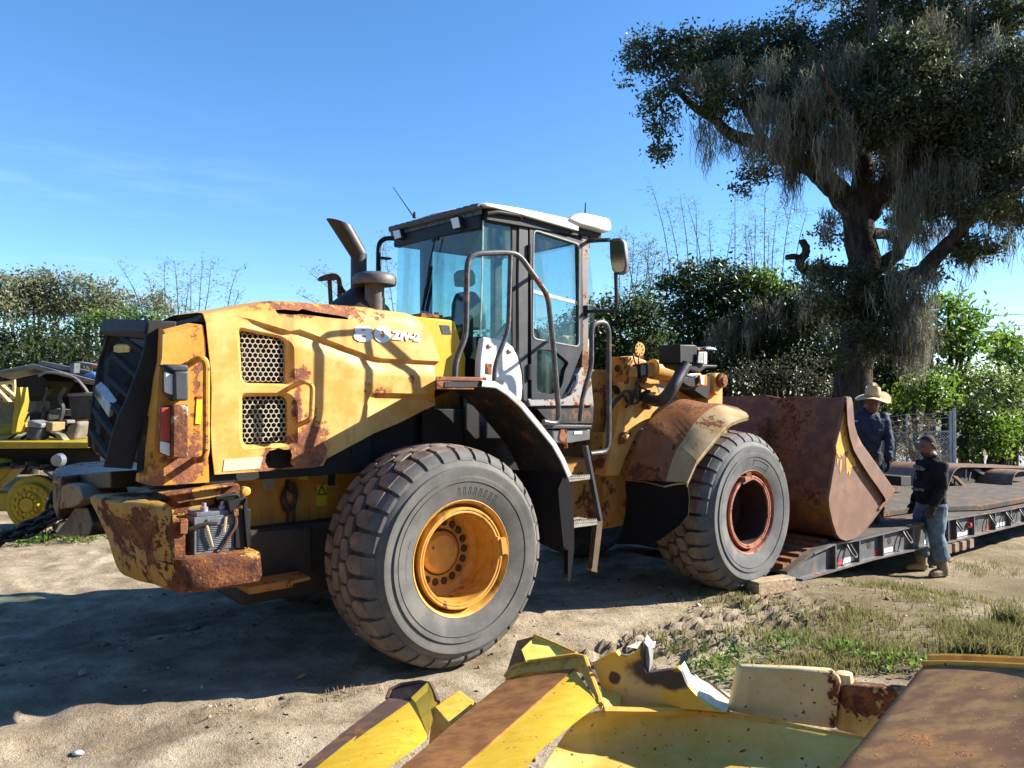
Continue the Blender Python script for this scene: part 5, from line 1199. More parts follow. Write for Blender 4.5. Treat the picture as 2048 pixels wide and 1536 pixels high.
def crumb_mat():
    m = NT('earth_crumbs'); r_ = m.n('Attribute', attribute_name='shade').outputs['Fac']; return m.fin(m.ramp(r_, [(0, (.10, .068, .042)), (.5, (.25, .185, .125)), (.85, (.36, .28, .20)), (1, (.55, .50, .44))]), .95, spec=.1)
tag(np_mesh('earth_crumbs', V.reshape(-1, 3), F, crumb_mat(), attr=np.repeat(rg.random(len(px_)), 8)), 'crumbs of earth and small stones strewn over the sand', 'gravel', kind='stuff')
def lump(sx, sy, sz, seed, mat, name):
    bm = bmesh.new(); bmesh.ops.create_icosphere(bm, subdivisions=2, radius=1)
    for v in bm.verts:
        k = 1 + .35 * noise.noise(v.co * 1.7 + Vector((seed, 0, 0))); v.co = Vector((v.co.x * sx * k, v.co.y * sy * k, v.co.z * sz * k))
    me = bpy.data.meshes.new(name); bm.to_mesh(me); bm.free(); me.materials.append(mat); me.polygons.foreach_set('use_smooth', [True] * len(me.polygons))
    o = bpy.data.objects.new(name, me); COL.objects.link(o); return o
def gzz(x, y): return float(ground_z(np.array([x]), np.array([y]))[0])
p = WZ('P', 155, 1500, 0); o = lump(.035, .022, .010, 3, plain('bluish_scrap', (.45, .52, .60), .5), 'litter_scrap'); o.location = (p.x, p.y, gzz(p.x, p.y) + .006); tag(o, 'small pale bluish scrap lying on the sand at the lower left', 'litter')
p = WZ('P', 590, 1355, 0); b = MB(); b.add([(0, 0, 0), (.03, .02, .02), (.075, .01, .03), (.04, -.02, .012)], [(0, 1, 2, 3)]); o = b.build('dry_leaf', plain('leaf_orange', (.55, .26, .06), .7), smooth=0); o.location = (p.x, p.y, gzz(p.x, p.y) + .004); tag(o, 'orange dry leaf at the edge of the shadow', 'leaf')
p = WZ('P', 1275, 1298, 0); b = MB(); b.add([(0, 0, 0), (.10, .05, .025), (.22, .03, .03), (.20, -.03, .004), (.08, -.05, .0)], [(0, 1, 2, 3, 4)]); o = b.build('paper_scrap', plain('paper_white', (.70, .66, .62), .8), smooth=0); o.location = (p.x - .08, p.y, gzz(p.x, p.y) + .008); tag(o, 'crumpled white paper scrap lying behind the torn yellow plate', 'litter')

# ================================================================== TRAILER (same heading as the loader)
tr = empty('lowboy_trailer', (P0[0], P0[1], 0), TH); tag(tr, 'low grey flatbed trailer with red and white reflective tape', 'trailer')
m_tg = painted('trailer_gray', (.060, .064, .068), (.115, .12, .122), rust=.62, dirt=(.12, .08, .06), dirt_amt=.7, rough=.5)
m_td = painted('trailer_deck', (.058, .047, .038), (.105, .086, .068), rust=.60, dirt=(.09, .06, .045), dirt_amt=.8, rough=.85)
m_tt = NT('red_tape'); m_tt = m_tt.fin((.55, .03, .03), .35)
m_tw = NT('white_tape'); m_tw = m_tw.fin((.72, .70, .66), .35)
topl = [(20, 1478), (215, 1330), (355, 1266), (540, 1232), (720, 1188), (990, 1125), (1190, 1088), (1380, 1056), (1550, 1030), (1785, 985), (2100, 922), (2500, 840)]
botl = [(2500, 935), (2100, 1035), (1785, 1106), (1230, 1243), (640, 1373), (120, 1522), (0, 1545)]
TY = .0
b = MB(); b.prism(l3('T', topl + botl, TY), (0, .03, 0)); b.build('side_beam', m_tg, tr)
T3 = l3('T', topl, TY); B3 = l3('T', botl[::-1], TY)
b = MB()
for P, w, t in ((T3[1:], .06, .018), (B3[1:], .07, .018)):
    b.shell([[p + Vector((0, -w, 0)) for p in P], [p + Vector((0, .10, 0)) for p in P]], (0, 0, -t))
b.build('flange', painted('flange_paint', (.10, .095, .10), (.18, .165, .165), rust=.58, dirt=(.14, .08, .06), dirt_amt=.8), tr)
b = MB(); D3 = [p + Vector((0, 0, .012)) for p in T3]; b.shell([[p + Vector((0, -.05, 0)) for p in D3], [p + Vector((0, 1.3, .0)) for p in D3], [p + Vector((0, 2.7, 0)) for p in D3]], (0, 0, -.03)); b.build('deck', m_td, tr)
b = MB(); D4 = l3('T', [(0, 1545), (640, 1373), (1785, 1106), (2500, 935)], TY); b.shell([[p + Vector((0, 2.6, 0)) for p in D4], [p + Vector((0, 2.6, .3)) for p in D4]], (0, .03, 0)); b.build('far_beam', m_tg, tr)
# cross bars on the ramp
for k in range(6):
    p = T3[0].lerp(T3[2], .1 + k * .17); b = MB(); b.box(p + Vector((-.05, .02, -.0)), p + Vector((.06, 2.6, .05))); b.build('ramp_bar', m_rust, tr)
# gussets, holes, lashing rings, tape
def at_u(L, u):
    for a, c in zip(L, L[1:]):
        if a.x <= u <= c.x: return a.z + (c.z - a.z) * (u - a.x) / (c.x - a.x)
    return L[-1].z
us = [LY('T', x, 1300, TY).x for x in (370, 545, 720, 940, 1200, 1260, 1390, 1545, 1660, 1780)]
for u in us:
    zt, zb = at_u(T3, u), at_u(B3, u); b = MB(); b.box((u, -.055, zb + .002), (u + .025, 0, zt - .02)); b.build('gusset', m_tg, tr)
for x in (650, 970, 800, 560, 1440, 1710):
    u = LY('T', x, 1250, TY).x; zt, zb = at_u(T3, u), at_u(B3, u); b = MB(); b.lathe([(0, -.003), (.045, -.003), (.045, .0)], (u, TY, zt * .55 + zb * .45), n=16); b.build('lightening_hole', m_dark, tr)
for x in (480, 1270, 1520, 1640, 1740, 890):
    u = LY('T', x, 1250, TY).x; zt, zb = at_u(T3, u), at_u(B3, u); b = MB(); c = Vector((u, -.05, zt - .05))
    b.tube(catmull([c + Vector((-.03, .03, .02)), c + Vector((-.045, -.02, -.05)), c + Vector((.0, -.05, -.12)), c + Vector((.06, -.04, -.11)), c + Vector((.05, .0, -.04)), c + Vector((.03, .03, .02))]), .012, 7); b.box(c + Vector((-.05, .02, -.02)), c + Vector((.05, .05, .03))); b.build('lashing_ring', m_tg, tr)
for i, x in enumerate(range(410, 2200, 46)):
    if (i // 3) % 2: continue
    if 960 < x < 1010: continue
    u0, u1 = LY('T', x, 1300, TY).x, LY('T', x + 44, 1300, TY).x; b = MB(); z0, z1 = at_u(B3, u0), at_u(B3, u1)
    b.prism([(u0, -.003, z0 + .012), (u1, -.003, z1 + .012), (u1, -.003, z1 + .065), (u0, -.003, z0 + .065)], (0, .002, 0)); b.build('reflective_tape', m_tt if i % 3 == 0 else m_tw, tr, smooth=0)
c = LY('T', 1385, 1135, -.03); b = MB(); b.lathe([(.035, .03), (.035, -.02), (.02, -.03), (0, -.03)], c, n=14); b.build('marker_lamp', m_red, tr)
# raised slab of the main deck
s0 = LY('T', 755, 1100, .42); zt = at_u(T3, s0.x) + .015
b = MB(); sl_ = [(s0.x, .42), (s0.x + .9, .40), (s0.x + 2.0, .0), (s0.x + 9, -.02), (s0.x + 9, 2.6), (s0.x + .1, 2.6)]
L0 = [Vector((u, y, at_u(T3, min(u, T3[-1].x)) + .015)) for u, y in sl_]; b.prism(L0, (0, 0, .085)); b.build('deck_slab', m_td, tr, bevel=.015)
# rear wheel housings, hoops and suspension on the far half of the bed
m_hoop = painted('hoop_rust', (.17, .10, .065), (.24, .15, .10), rust=.6, dirt=(.07, .04, .03), dirt_amt=.7)
def hoop(zn, pts, y0, y1):
    L = catmull(l3(zn, pts, y0), 4); b = MB(); b.shell([L, [p + Vector((0, y1 - y0, 0)) for p in L]], (.0, 0, -.02)); b.build('wheel_hoop', m_hoop, tr, smooth=50)
hoop('V', [(445, 465), (480, 340), (530, 240), (590, 195), (680, 190), (1000, 196), (1347, 205), (1700, 215)], 1.15, 2.3)
hoop('V', [(1205, 420), (1225, 320), (1270, 255), (1347, 240), (1500, 245)], .75, 1.9)
hoop('V', [(1045, 300), (1100, 250), (1180, 228), (1347, 226), (1500, 228)], 1.5, 2.3)
b = MB(); b.prism(l3('V', [(450, 465), (480, 345), (530, 250), (590, 205), (1347, 216), (1700, 226), (1700, 470), (1347, 445), (930, 505)], 1.30), (0, .02, 0)); b.build('wheel_well', m_dark, tr)
b = MB(); b.prism(l3('V', [(500, 300), (560, 310), (720, 470), (820, 485), (820, 500), (700, 500), (560, 350)], 1.2), (0, .05, 0)); b.build('suspension_arm', m_hoop, tr)
b = MB(); b.prism(l3('V', [(750, 225), (820, 230), (980, 320), (960, 335), (800, 260)], 1.22), (0, .06, 0)); b.build('suspension_plate', m_tg, tr)
b = MB(); b.prism(l3('V', [(430, 440), (1347, 540), (1347, 420), (1040, 300), (960, 350), (880, 300), (800, 380), (520, 300)], 1.75), (0, .4, 0)); b.prism(l3('V', [(940, 350), (1100, 300), (1210, 420), (1347, 430), (1347, 560), (930, 500)], 1.2), (0, .3, 0)); b.build('axle_housing', m_dark, tr)
b = MB(); b.tube([LY('V', 655, 205, 1.2), LY('V', 650, 340, 1.2)], .02, 6); b.build('suspension_rod', m_tg, tr)
b = MB(); b.tube([LY('V', 715, 260, 1.2), LY('V', 690, 360, 1.2)], .015, 6); b.build('suspension_rod', m_tg, tr)
b = MB(); b.lathe([(.0, -.1), (.06, -.1), (.06, .1), (0, .1)], LY('V', 890, 460, 1.2), n=12); b.build('wheel_hub', m_tg, tr)
b = MB(); b.prism(l3('T', [(885, 780), (960, 775), (960, 850), (885, 850)], 1.2), (0, .5, 0)); b.build('tool_box', m_dark, tr, bevel=.01)
# timber under the deck
for k, x in enumerate((1180, 1235, 1290, 1345)):
    u = LY('T', x, 1250, 0).x; z = at_u(B3, u); b = MB(); b.box((u - .06, -.1, z - .14), (u + .06, 2.2, z - .03)); b.build('outrigger', painted('outrigger', (.2, .15, .11), (.28, .22, .17), rust=.6), tr)
# wedge block
wb = empty('wooden_block', (0, 0, 0)); tag(wb, 'short pale wooden block lying by the front tyre at the trailer ramp', 'wood block')
A = WZ('W2', 910, 1440, gz(2.3, 7.3) - .01); C = WZ('W2', 1198, 1385, gz(2.6, 7.4) - .01); e = (C - A); n = Vector((-e.y, e.x, 0)).normalized()
def wood_mat():
    m = NT('weathered_wood'); g = m.noise(1, 6, .6, vec=m.co('Object', (4, 40, 40))); s = m.noise(9, 5, .6)
    col = m.ramp(g, [(.3, (.16, .10, .055)), (.5, (.33, .24, .14)), (.7, (.47, .37, .24))]); m.bump(g, .6, .01); return m.fin(m.mix(m.step(s, .5, .75), col, (.2, .15, .1)), .85)
b = MB(); b.prism([A, C, C + Vector((0, 0, .125)), A + Vector((0, 0, .135))], n * .16); o = b.build('block', wood_mat(), wb, bevel=.008)

# ================================================================== TRACKED MACHINE at the left
cm = empty('tracked_machine', (-6.0, 10.0, 0)); tag(cm, 'derelict yellow tracked machine with an open cab and pale canopy', 'tracked machine')
cm_inv = Vector((-6.0, 10.0, 0))
def wl(z, pts, d): return [WD(z, a, c, d) - cm_inv for a, c in pts]
m_cy = painted('machine_yellow', (.34, .24, .012), (.42, .30, .022), rust=.64, dirt=(.12, .08, .03), dirt_amt=.8)
m_track = painted('track_steel', (.035, .032, .03), (.07, .065, .06), rust=.68, dirt=(.12, .09, .07), dirt_amt=.7, rough=.6)
m_canopy = painted('canopy_pale', (.12, .125, .13), (.20, .20, .20), rust=.62, dirt=(.15, .14, .13), dirt_amt=.7)
DD = 9.9
cs = WD('L', 215, 1145, DD) - cm_inv
b = MB(); b.lathe([(0, -.10), (.085, -.10), (.095, -.07), (.15, -.065), (.155, -.03), (.235, -.03), (.25, -.045), (.262, -.03), (.262, .03), (.32, .03), (.35, .05), (.355, .14), (0, .14)], cs, n=40); b.build('sprocket', m_cy, cm)
b = MB()
for k in range(14):
    a = 2 * math.pi * k / 14
    b.lathe([(.024, 0), (.021, -.025), (0, -.028)], cs + Vector((.122 * math.cos(a), -.067, .122 * math.sin(a))), n=8); b.lathe([(.025, 0), (.022, -.02), (0, -.022)], cs + Vector((.198 * math.cos(a + .2), -.03, .198 * math.sin(a + .2))), n=8)
b.build('sprocket_bolts', m_cy, cm)
zc = cs.z; zg = gz(-6, 10) ; rr = zc - zg
path = []
for k in range(13): a = R(-90 + 180 * k / 12); path.append((cs.x + rr * .98 * math.cos(a), zc + rr * math.sin(a)))
path += [(cs.x - .4 * i, zc + rr - .03 * math.sin(i * 1.3)) for i in range(1, 9)] + [(cs.x - 3.3, zc + .2), (cs.x - 3.4, zc - .2)] + [(cs.x - .4 * i, zc - rr) for i in range(8, 0, -1)]
tot = []
for i in range(len(path)):
    a, c = Vector((path[i][0], path[i][1], 0)), Vector((path[(i + 1) % len(path)][0], path[(i + 1) % len(path)][1], 0)); n_ = max(1, int((c - a).length / .03))
    for t in range(n_): tot.append(a.lerp(c, t / n_))
acc = 0; last = tot[0]; shoes = [tot[0]]
for p in tot: 
    acc += (p - last).length; last = p
    if acc > .17: shoes.append(p); acc = 0
b = MB()
for i, p in enumerate(shoes):
    nx_ = shoes[(i + 1) % len(shoes)]; t = (nx_ - p).normalized(); nn = Vector((t.y, -t.x, 0)); f = lambda s, h, y: Vector((p.x + t.x * s + nn.x * h, cs.y + y, p.y + t.y * s + nn.y * h))
    b.add([f(s, h, y) for s in (0, .155) for h in (0, .028) for y in (-.08, .42)], [(0, 1, 3, 2), (4, 6, 7, 5), (0, 4, 5, 1), (2, 3, 7, 6), (0, 2, 6, 4), (1, 5, 7, 3)])
    b.add([f(s, h, y) for s in (.0, .02) for h in (.0, .07) for y in (-.08, .42)], [(0, 1, 3, 2), (4, 6, 7, 5), (0, 4, 5, 1), (2, 3, 7, 6), (0, 2, 6, 4), (1, 5, 7, 3)])
b.build('track', m_track, cm)
b = MB(); b.prism(wl('L', [(-200, 960), (-60, 820), (75, 830), (85, 900), (30, 960), (-40, 1020), (-200, 1150)], DD + .2), (0, .3, 0)); b.box(cs + Vector((-3.2, .16, -.12)), cs + Vector((-.2, .4, .12))); b.build('track_frame', m_cy, cm, bevel=.02)
b = MB(); b.prism(wl('L', [(350, 1290), (560, 1280), (640, 1340), (640, 1365), (390, 1370)], DD + .3), (0, .3, 0)); b.prism(wl('L', [(405, 1100), (520, 1060), (640, 1180), (640, 1290), (420, 1250)], DD + .3), (0, .4, 0)); b.build('skid_plate', m_cy, cm, bevel=.02)
b = MB(); b.prism(wl('L', [(-300, 705), (0, 708), (618, 712), (616, 755), (0, 760), (-300, 760)], DD - .1), (.1, 1.6, 0)); b.build('deck_beam', m_cy, cm, bevel=.01)
b = MB(); b.prism(wl('L', [(-200, 765), (700, 765), (700, 960), (420, 960), (330, 880), (90, 900), (-200, 920)], DD + .25), (0, 1.3, 0)); b.build('chassis', m_black, cm)
b = MB(); b.prism(wl('L', [(-60, 218), (0, 212), (232, 165), (690, 285), (690, 305), (232, 200), (0, 238), (-60, 240)], DD + .2), (-.72, 1.5, -.04)); b.prism(wl('L', [(272, 150), (300, 145), (420, 170), (700, 230), (700, 250), (420, 205), (262, 168)], DD + .8), (-.36, .7, -.02)); b.build('canopy', m_canopy, cm, bevel=.01)
b = MB(); b.prism(wl('L', [(485, 165), (520, 160), (515, 230), (490, 225)], DD + .5), (.05, .05, 0)); b.build('canopy_post', m_canopy, cm)
b = MB(); b.prism(wl('L', [(530, 150), (700, 178), (700, 200), (530, 170)], DD + .7), (.05, .1, 0)); b.build('canopy_bar', m_canopy, cm)
b = MB(); b.prism(wl('L', [(640, 172), (705, 180), (705, 198), (640, 192)], DD + .66), (.02, .03, 0)); b.build('red_light', plain('red_plastic', (.6, .09, .05), .4), cm)
b = MB(); b.prism(wl('L', [(575, 235), (640, 225), (670, 240), (660, 268), (590, 262)], DD + .55), (.05, .1, 0)); b.build('blue_cloth', plain('blue_cloth', (.05, .16, .42), .6), cm, bevel=.02)
b = MB(); b.tube(catmull(wl('L', [(270, 250), (320, 228), (420, 232), (520, 262), (580, 320), (615, 370)], DD + .1)), .018, 6); b.build('pale_pipe', m_canopy, cm)
b = MB(); b.prism(wl('L', [(112, 330), (140, 330), (150, 430), (112, 640), (80, 655)], DD), (.05, .08, 0)); b.build('cab_post', m_cy, cm)
b = MB(); b.prism(wl('L', [(105, 270), (290, 230), (330, 290), (260, 400), (150, 430), (110, 400)], DD + .35), (.1, .5, 0)); b.prism(wl('L', [(200, 250), (720, 330), (720, 720), (200, 715)], DD + 1.2), (.1, .05, 0)); b.prism(wl('L', [(250, 400), (340, 400), (330, 700), (240, 690)], DD + .9), (.1, .2, 0)); b.build('cab_back', m_black, cm, bevel=.02)
def bit(name, pts, d, mat, ext=(.05, .2, 0), bev=.012): bb = MB(); bb.prism(wl('L', pts, d), ext); return bb.build(name, mat, cm, bevel=bev)
m_bit = plain('dusty_shaded_panel', (.12, .12, .12), .6, sc=4)  # interior panel colours darkened to carry the shade under the canopy
bit('side_panel', [(158, 430), (262, 405), (268, 500), (155, 505)], DD + .6, plain('pale_panel', (.15, .16, .165), .6)); bit('dash_panel', [(345, 480), (465, 490), (465, 530), (340, 520)], DD + .7, plain('pale_panel_b', (.15, .155, .155), .6)); bit('dash_panel', [(330, 555), (445, 560), (445, 585), (330, 580)], DD + .7, m_bit)
bit('bucket_box', [(470, 375), (670, 365), (650, 540), (560, 560), (490, 560)], DD + .5, plain('bin_gray', (.05, .052, .055), .5), (.05, .3, 0), .03); bit('bucket_rim', [(465, 372), (675, 362), (675, 385), (468, 395)], DD + .45, plain('bin_rim', (.2, .21, .21), .5), (.05, .35, 0))
bit('filter', [(180, 600), (290, 600), (250, 705), (165, 705)], DD + .1, plain('filter_dark_blue', (.03, .045, .07), .4), (.05, .2, 0), .04); bit('filter_cap', [(190, 570), (215, 560), (295, 585), (285, 615), (185, 605)], DD + .08, plain('filter_cap', (.18, .19, .2), .5), (.04, .2, 0))
bit('valve_block', [(315, 570), (370, 575), (365, 640), (320, 635)], DD + .15, plain('tan_plastic', (.22, .16, .07), .5)); bit('tan_block', [(125, 590), (180, 575), (178, 640), (120, 650)], DD + .2, plain('tan_orange', (.5, .3, .05), .5)); bit('seat_shell', [(470, 600), (540, 560), (558, 590), (520, 700), (440, 705)], DD + .3, plain('seat_brown', (.16, .14, .10), .7), (.05, .2, 0), .03); bit('bracket', [(370, 640), (420, 660), (450, 705), (400, 705)], DD + .2, plain('olive_steel', (.14, .14, .09), .6))
bit('yellow_guard', [(-30, 590), (75, 590), (70, 660), (-30, 665)], DD + .5, m_cy)
bit('cylinder_rod', [(632, 745), (650, 735), (690, 790), (680, 805)], DD - .05, plain('chrome_rod', (.2, .23, .27), .25, .6), (.03, .05, 0)); bit('red_cap', [(700, 755), (730, 750), (730, 780), (705, 785)], DD, m_red)
b = MB(); b.lathe([(0, -.02), (.07, -.02), (.085, .06), (.04, .12), (0, .13)], WD('L', 400, 840, DD - .3) - cm_inv, n=16); b.build('work_lamp', plain('lamp_silver', (.22, .25, .29), .25, .5), cm)
for k, pts in enumerate(([(60, 690), (130, 640), (200, 520), (290, 470), (330, 330)], [(150, 690), (220, 650), (300, 640), (420, 690)], [(420, 560), (440, 480), (420, 400), (460, 330)], [(340, 700), (330, 620), (390, 560), (470, 590)], [(230, 690), (300, 540), (300, 420), (360, 340)], [(560, 700), (590, 600), (640, 560), (640, 420)], [(0, 980), (20, 880), (60, 820), (110, 800), (160, 830)])):
    b = MB(); b.tube(catmull(wl('L', pts, DD + .25 + .05 * k)), .016 + .006 * (k % 3), 6); b.build('hydraulic_hose', m_black if k % 2 else plain('hose_grey', (.05, .048, .045), .6), cm)
# red and tan scrap machine behind it
sm_ = empty('scrap_pile', (-8, 13, 0)); tag(sm_, 'pile of sunlit yellow scrap beams behind the tracked machine', 'scrap pile')
def wl2(pts, d): return [WD('L', a, c, d) - Vector((-8, 13, 0)) for a, c in pts]
for i, pts in enumerate(([(-60, 300), (100, 280), (100, 300), (-60, 320)], [(-40, 300), (-10, 300), (110, 400), (100, 430)], [(-60, 330), (-30, 330), (60, 430), (40, 436)], [(85, 285), (103, 285), (103, 400), (85, 400)], [(-60, 395), (120, 410), (135, 436), (-60, 436)])):
    b = MB(); b.prism(wl2(pts, 13 + .1 * i), (0, .1, 0)); b.build('beam', painted('scrap_tan', (.6, .42, .16), (.66, .5, .24), rust=.55, dirt=(.3, .12, .06)), sm_)
b = MB(); b.prism(wl2([(-80, 436), (115, 436), (110, 520), (100, 900), (-80, 900)], 13.3), (0, .5, 0)); b.build('base', painted('scrap_olive', (.09, .10, .05), (.13, .14, .07), rust=.6), sm_)
# chain from the hitch
ch = []
mch = plain('chain_dark', (.022, .018, .016), .55, .4)
pa, pm, pb = WD('L', 545, 1165, 6.4), WD('L', 260, 1285, 6.55), WD('L', -120, 1420, 6.7)
cr = empty('hitch_chain', pa); tag(cr, 'heavy dark chain hanging from the loader hitch', 'chain')
for line, off in (([pa, pm, pb], 0), ([WD('L', 420, 1010, 6.9), WD('L', 380, 1120, 6.7), WD('L', 330, 1230, 6.6), WD('L', 180, 1300, 6.6), WD('L', -120, 1480, 6.7)], .5), ([WD('L', 540, 1195, 6.5), WD('L', 330, 1250, 6.55), WD('L', 200, 1350, 6.6), WD('L', -120, 1390, 6.7)], .2)):
    C = catmull([p - pa for p in line], 40); k = 0; d = 0; last = C[0]; links = []
    for p in C:
        d += (p - last).length; last = p
        if d > .095: links.append(p); d = 0
    b = MB()
    for i in range(len(links) - 1):
        p, n_ = links[i], links[i + 1]; t = (n_ - p).normalized(); u = t.orthogonal().normalized(); 
        if i % 2: u = t.cross(u)
        ring = [p + t * (.085 * math.cos(a)) + u * (.042 * math.sin(a)) for a in [2 * math.pi * s / 14 for s in range(15)]]
        b.tube(ring, .016, 6)
    b.build('chain_run', mch, cr)

# ================================================================== FENCE
fn = empty('chain_link_fence', (10, 17.5, -.5)); tag(fn, 'galvanised chain link fence topped with barbed wire', 'fence')
m_gal = plain('galvanised', (.42, .43, .43), .4, .5)
fo = Vector((10, 17.5, -.5))
Rp_t, Rp_b = WD('R4', 608, 985, 17.0), WD('R4', 610, 1440, 17.0); Rp_b.z = gz(Rp_b.x, Rp_b.y)
Lp_t, Lp_b = WD('R4', -330, 1060, 20.5), WD('R4', -330, 1440, 20.5); Lp_b.z = gz(Lp_b.x, Lp_b.y)
def fp(s, t): return (Rp_b.lerp(Lp_b, s)).lerp(Rp_t.lerp(Lp_t, s), t) - fo
def ft(p0, p1, r, name): b = MB(); b.tube([p0, p1], r, 7); b.build(name, m_gal, fn)
ft(fp(0, -.05), fp(0, 1), .035, 'post'); ft(fp(.02, -.05), fp(.02, .97), .05, 'post'); ft(fp(.345, -.05), fp(.345, .98), .024, 'post'); ft(fp(.66, -.05), fp(.66, .98), .024, 'post'); ft(fp(1, -.05), fp(1, .98), .03, 'post')
ft(fp(0, .75), fp(1, .75), .022, 'rail'); ft(fp(0, .22), fp(1, .22), .022, 'rail')
for t in (.84, .91, .975): 
    b = MB(); b.tube([fp(s / 12, t - .02 * math.sin(s * math.pi / 4) ** 2) for s in range(13)], .007, 4); b.build('barbed_wire', m_gal, fn)
b = MB(); b.tube([fp(.02, .7), fp(.34, .23)], .012, 5); b.build('brace', m_gal, fn)
b = MB(); b.tube([fp(.02, .05), fp(.34, .2)], .012, 5); b.build('brace', m_gal, fn)
b = MB(); W = (Rp_b - Lp_b).length; Hh = (Rp_t - Rp_b).length * .75; st = .075
for k in range(-int(Hh / st) - 1, int(W / st) + 1):
    for sg in (1, -1):
        s0, s1 = (k * st / W, (k * st + Hh) / W) if sg > 0 else ((k * st + Hh) / W, k * st / W)
        t0, t1 = 0, .75
        if s0 < 0: t0 = (0 - s0) / (s1 - s0) * .75; s0 = 0
        if s1 < 0: t1 = t1 * s0 / (s0 - s1); s1 = 0
        if s1 > 1: t1 = .75 * (1 - s0) / (s1 - s0); s1 = 1
        if s0 > 1 : t0 = .75 * (s0 - 1) / (s0 - s1); s0 = 1
        if s0 > 1 or t1 <= t0: continue
        b.tube([fp(s0, t0), fp(s1, t1)], .006, 3, False)
b.build('chain_mesh', m_gal, fn, smooth=0, fix=False)
# power lines in the right of the sky
for y0, y1, lb in ((632, 625, 'upper of the two thin dark power lines at the right'), (652, 650, 'lower of the two thin dark power lines at the right')):
    b = MB(); a, c = WD('P', 1900, y0 + 5, 60), WD('P', 2200, y1 - 12, 56); b.tube([a, a.lerp(c, .5) - Vector((0, 0, .1)), c], .03, 4); o = b.build('power_line', m_black); tag(o, lb, 'power line')
# ================================================================== SCRAP BODY IN FRONT
sc = empty('scrap_steel_body', (1.2, 2.8, 0)); tag(sc, 'torn yellow steel machine body lying on the ground nearest the camera', 'scrap steel')
so_ = Vector((1.2, 2.8, 0))
def D7(x, y, d): return WD('Z7', x, y, d) - so_
def D8(x, y, d): return WD('Z8', x, y, d) - so_
m_sy = painted('scrap_yellow', (.56, .36, .022), (.62, .42, .04), rust=.74, dirt=(.30, .14, .03), dirt_amt=.35, rough=.35, sc=2.2, chip=.12, bump=.25)
m_sb = painted('scrap_brown', (.15, .062, .019), (.25, .12, .038), rust=.66, dirt=(.12, .05, .03), dirt_amt=.7, rough=.45, sc=2.2, bump=.4)
m_so = painted('scrap_orange', (.60, .30, .03), (.66, .38, .06), rust=.64, dirt=(.25, .10, .02), dirt_amt=.7, rough=.45, sc=2.2, chip=.14)
m_sd = painted('scrap_dark', (.085, .05, .038), (.12, .07, .05), rust=.6, dirt=(.05, .03, .02), rough=.6, sc=2.2)
m_sp = painted('scrap_pan', (.55, .385, .075), (.62, .46, .13), rust=.63, dirt=(.26, .15, .06), dirt_amt=.8, rough=.5, sc=1.6, chip=.13, bump=.3)
m_sc = painted('scrap_cream', (.55, .44, .22), (.62, .52, .30), rust=.70, dirt=(.34, .2, .1), dirt_amt=.6, rough=.55, sc=2, chip=.12)
def sheet(quads, name, mat, t=(.0, .03, -.03), n=8, par=None, bev=0):
    """bilinear sheet through two polylines of equal length"""
    a, c = quads; rows = [[p.lerp(r, k / n) for p, r in zip(a, c)] for k in range(n + 1)]
    b = MB(); b.shell(rows, t); return b.build(name, mat, par or sc, smooth=40, bevel=bev)
# left beam: left flank coloured dark to carry its shade, yellow right flank
L0 = [D7(-220, 1190, 2.25), D7(0, 1024, 2.56), D7(300, 775, 2.98), D7(600, 548, 3.42)]
C0 = [D7(-60, 1190, 2.22), D7(170, 1015, 2.50), D7(470, 765, 2.92), D7(770, 556, 3.32)]
R0 = [D7(300, 1260, 1.95), D7(520, 1085, 2.18), D7(700, 955, 2.45), D7(872, 826, 2.78)]
sheet((L0, C0), 'beam_flank', m_sd, (.02, .02, -.03)); sheet((C0, R0), 'beam_side', m_sy, (-.03, .02, -.01))
b = MB(); b.prism([D7(770, 556, 3.325), D7(880, 452, 3.36), D7(935, 575, 3.2), D7(905, 700, 3.0), D7(870, 830, 2.79)], (-.01, .02, 0)); b.build('beam_end', painted('beam_end_paint', (.50, .33, .03), (.56, .4, .05), rust=.62, dirt=(.2, .1, .03)), sc)
b = MB(); b.loft([[D7(598, 552, 3.43), D7(618, 492, 3.47), D7(690, 458, 3.48), D7(820, 440, 3.46), D7(885, 452, 3.4), D7(940, 578, 3.2)], [D7(612, 560, 3.40), D7(640, 510, 3.42), D7(700, 480, 3.43), D7(815, 462, 3.42), D7(865, 475, 3.36), D7(918, 595, 3.17)]], False); s = b
rim = [D7(598, 552, 3.43), D7(618, 492, 3.47), D7(690, 458, 3.48), D7(820, 440, 3.46), D7(885, 452, 3.4), D7(915, 510, 3.3), D7(940, 578, 3.2)]
cap = [D7(598, 552, 3.43), D7(618, 492, 3.47), D7(690, 458, 3.48), D7(820, 440, 3.46), D7(885, 452, 3.4), D7(915, 510, 3.3), D7(940, 578, 3.2), D7(925, 640, 3.1), D7(880, 620, 3.2), D7(770, 556, 3.33), D7(690, 600, 3.36)]; b = MB(); b.prism(cap, (.0, .03, -.015)); b.tube(rim, .012, 6); b.build('beam_rim', m_sd, sc)
# small block
T0 = [D7(903, 606, 3.10), D7(1088, 482, 3.32), D7(1245, 600, 3.10), D7(1255, 640, 3.05), D7(1308, 660, 2.98), D7(1092, 812, 2.78)]
b = MB(); b.prism(T0, (-.02, .03, -.17)); b.build('block', m_so, sc, bevel=.012)
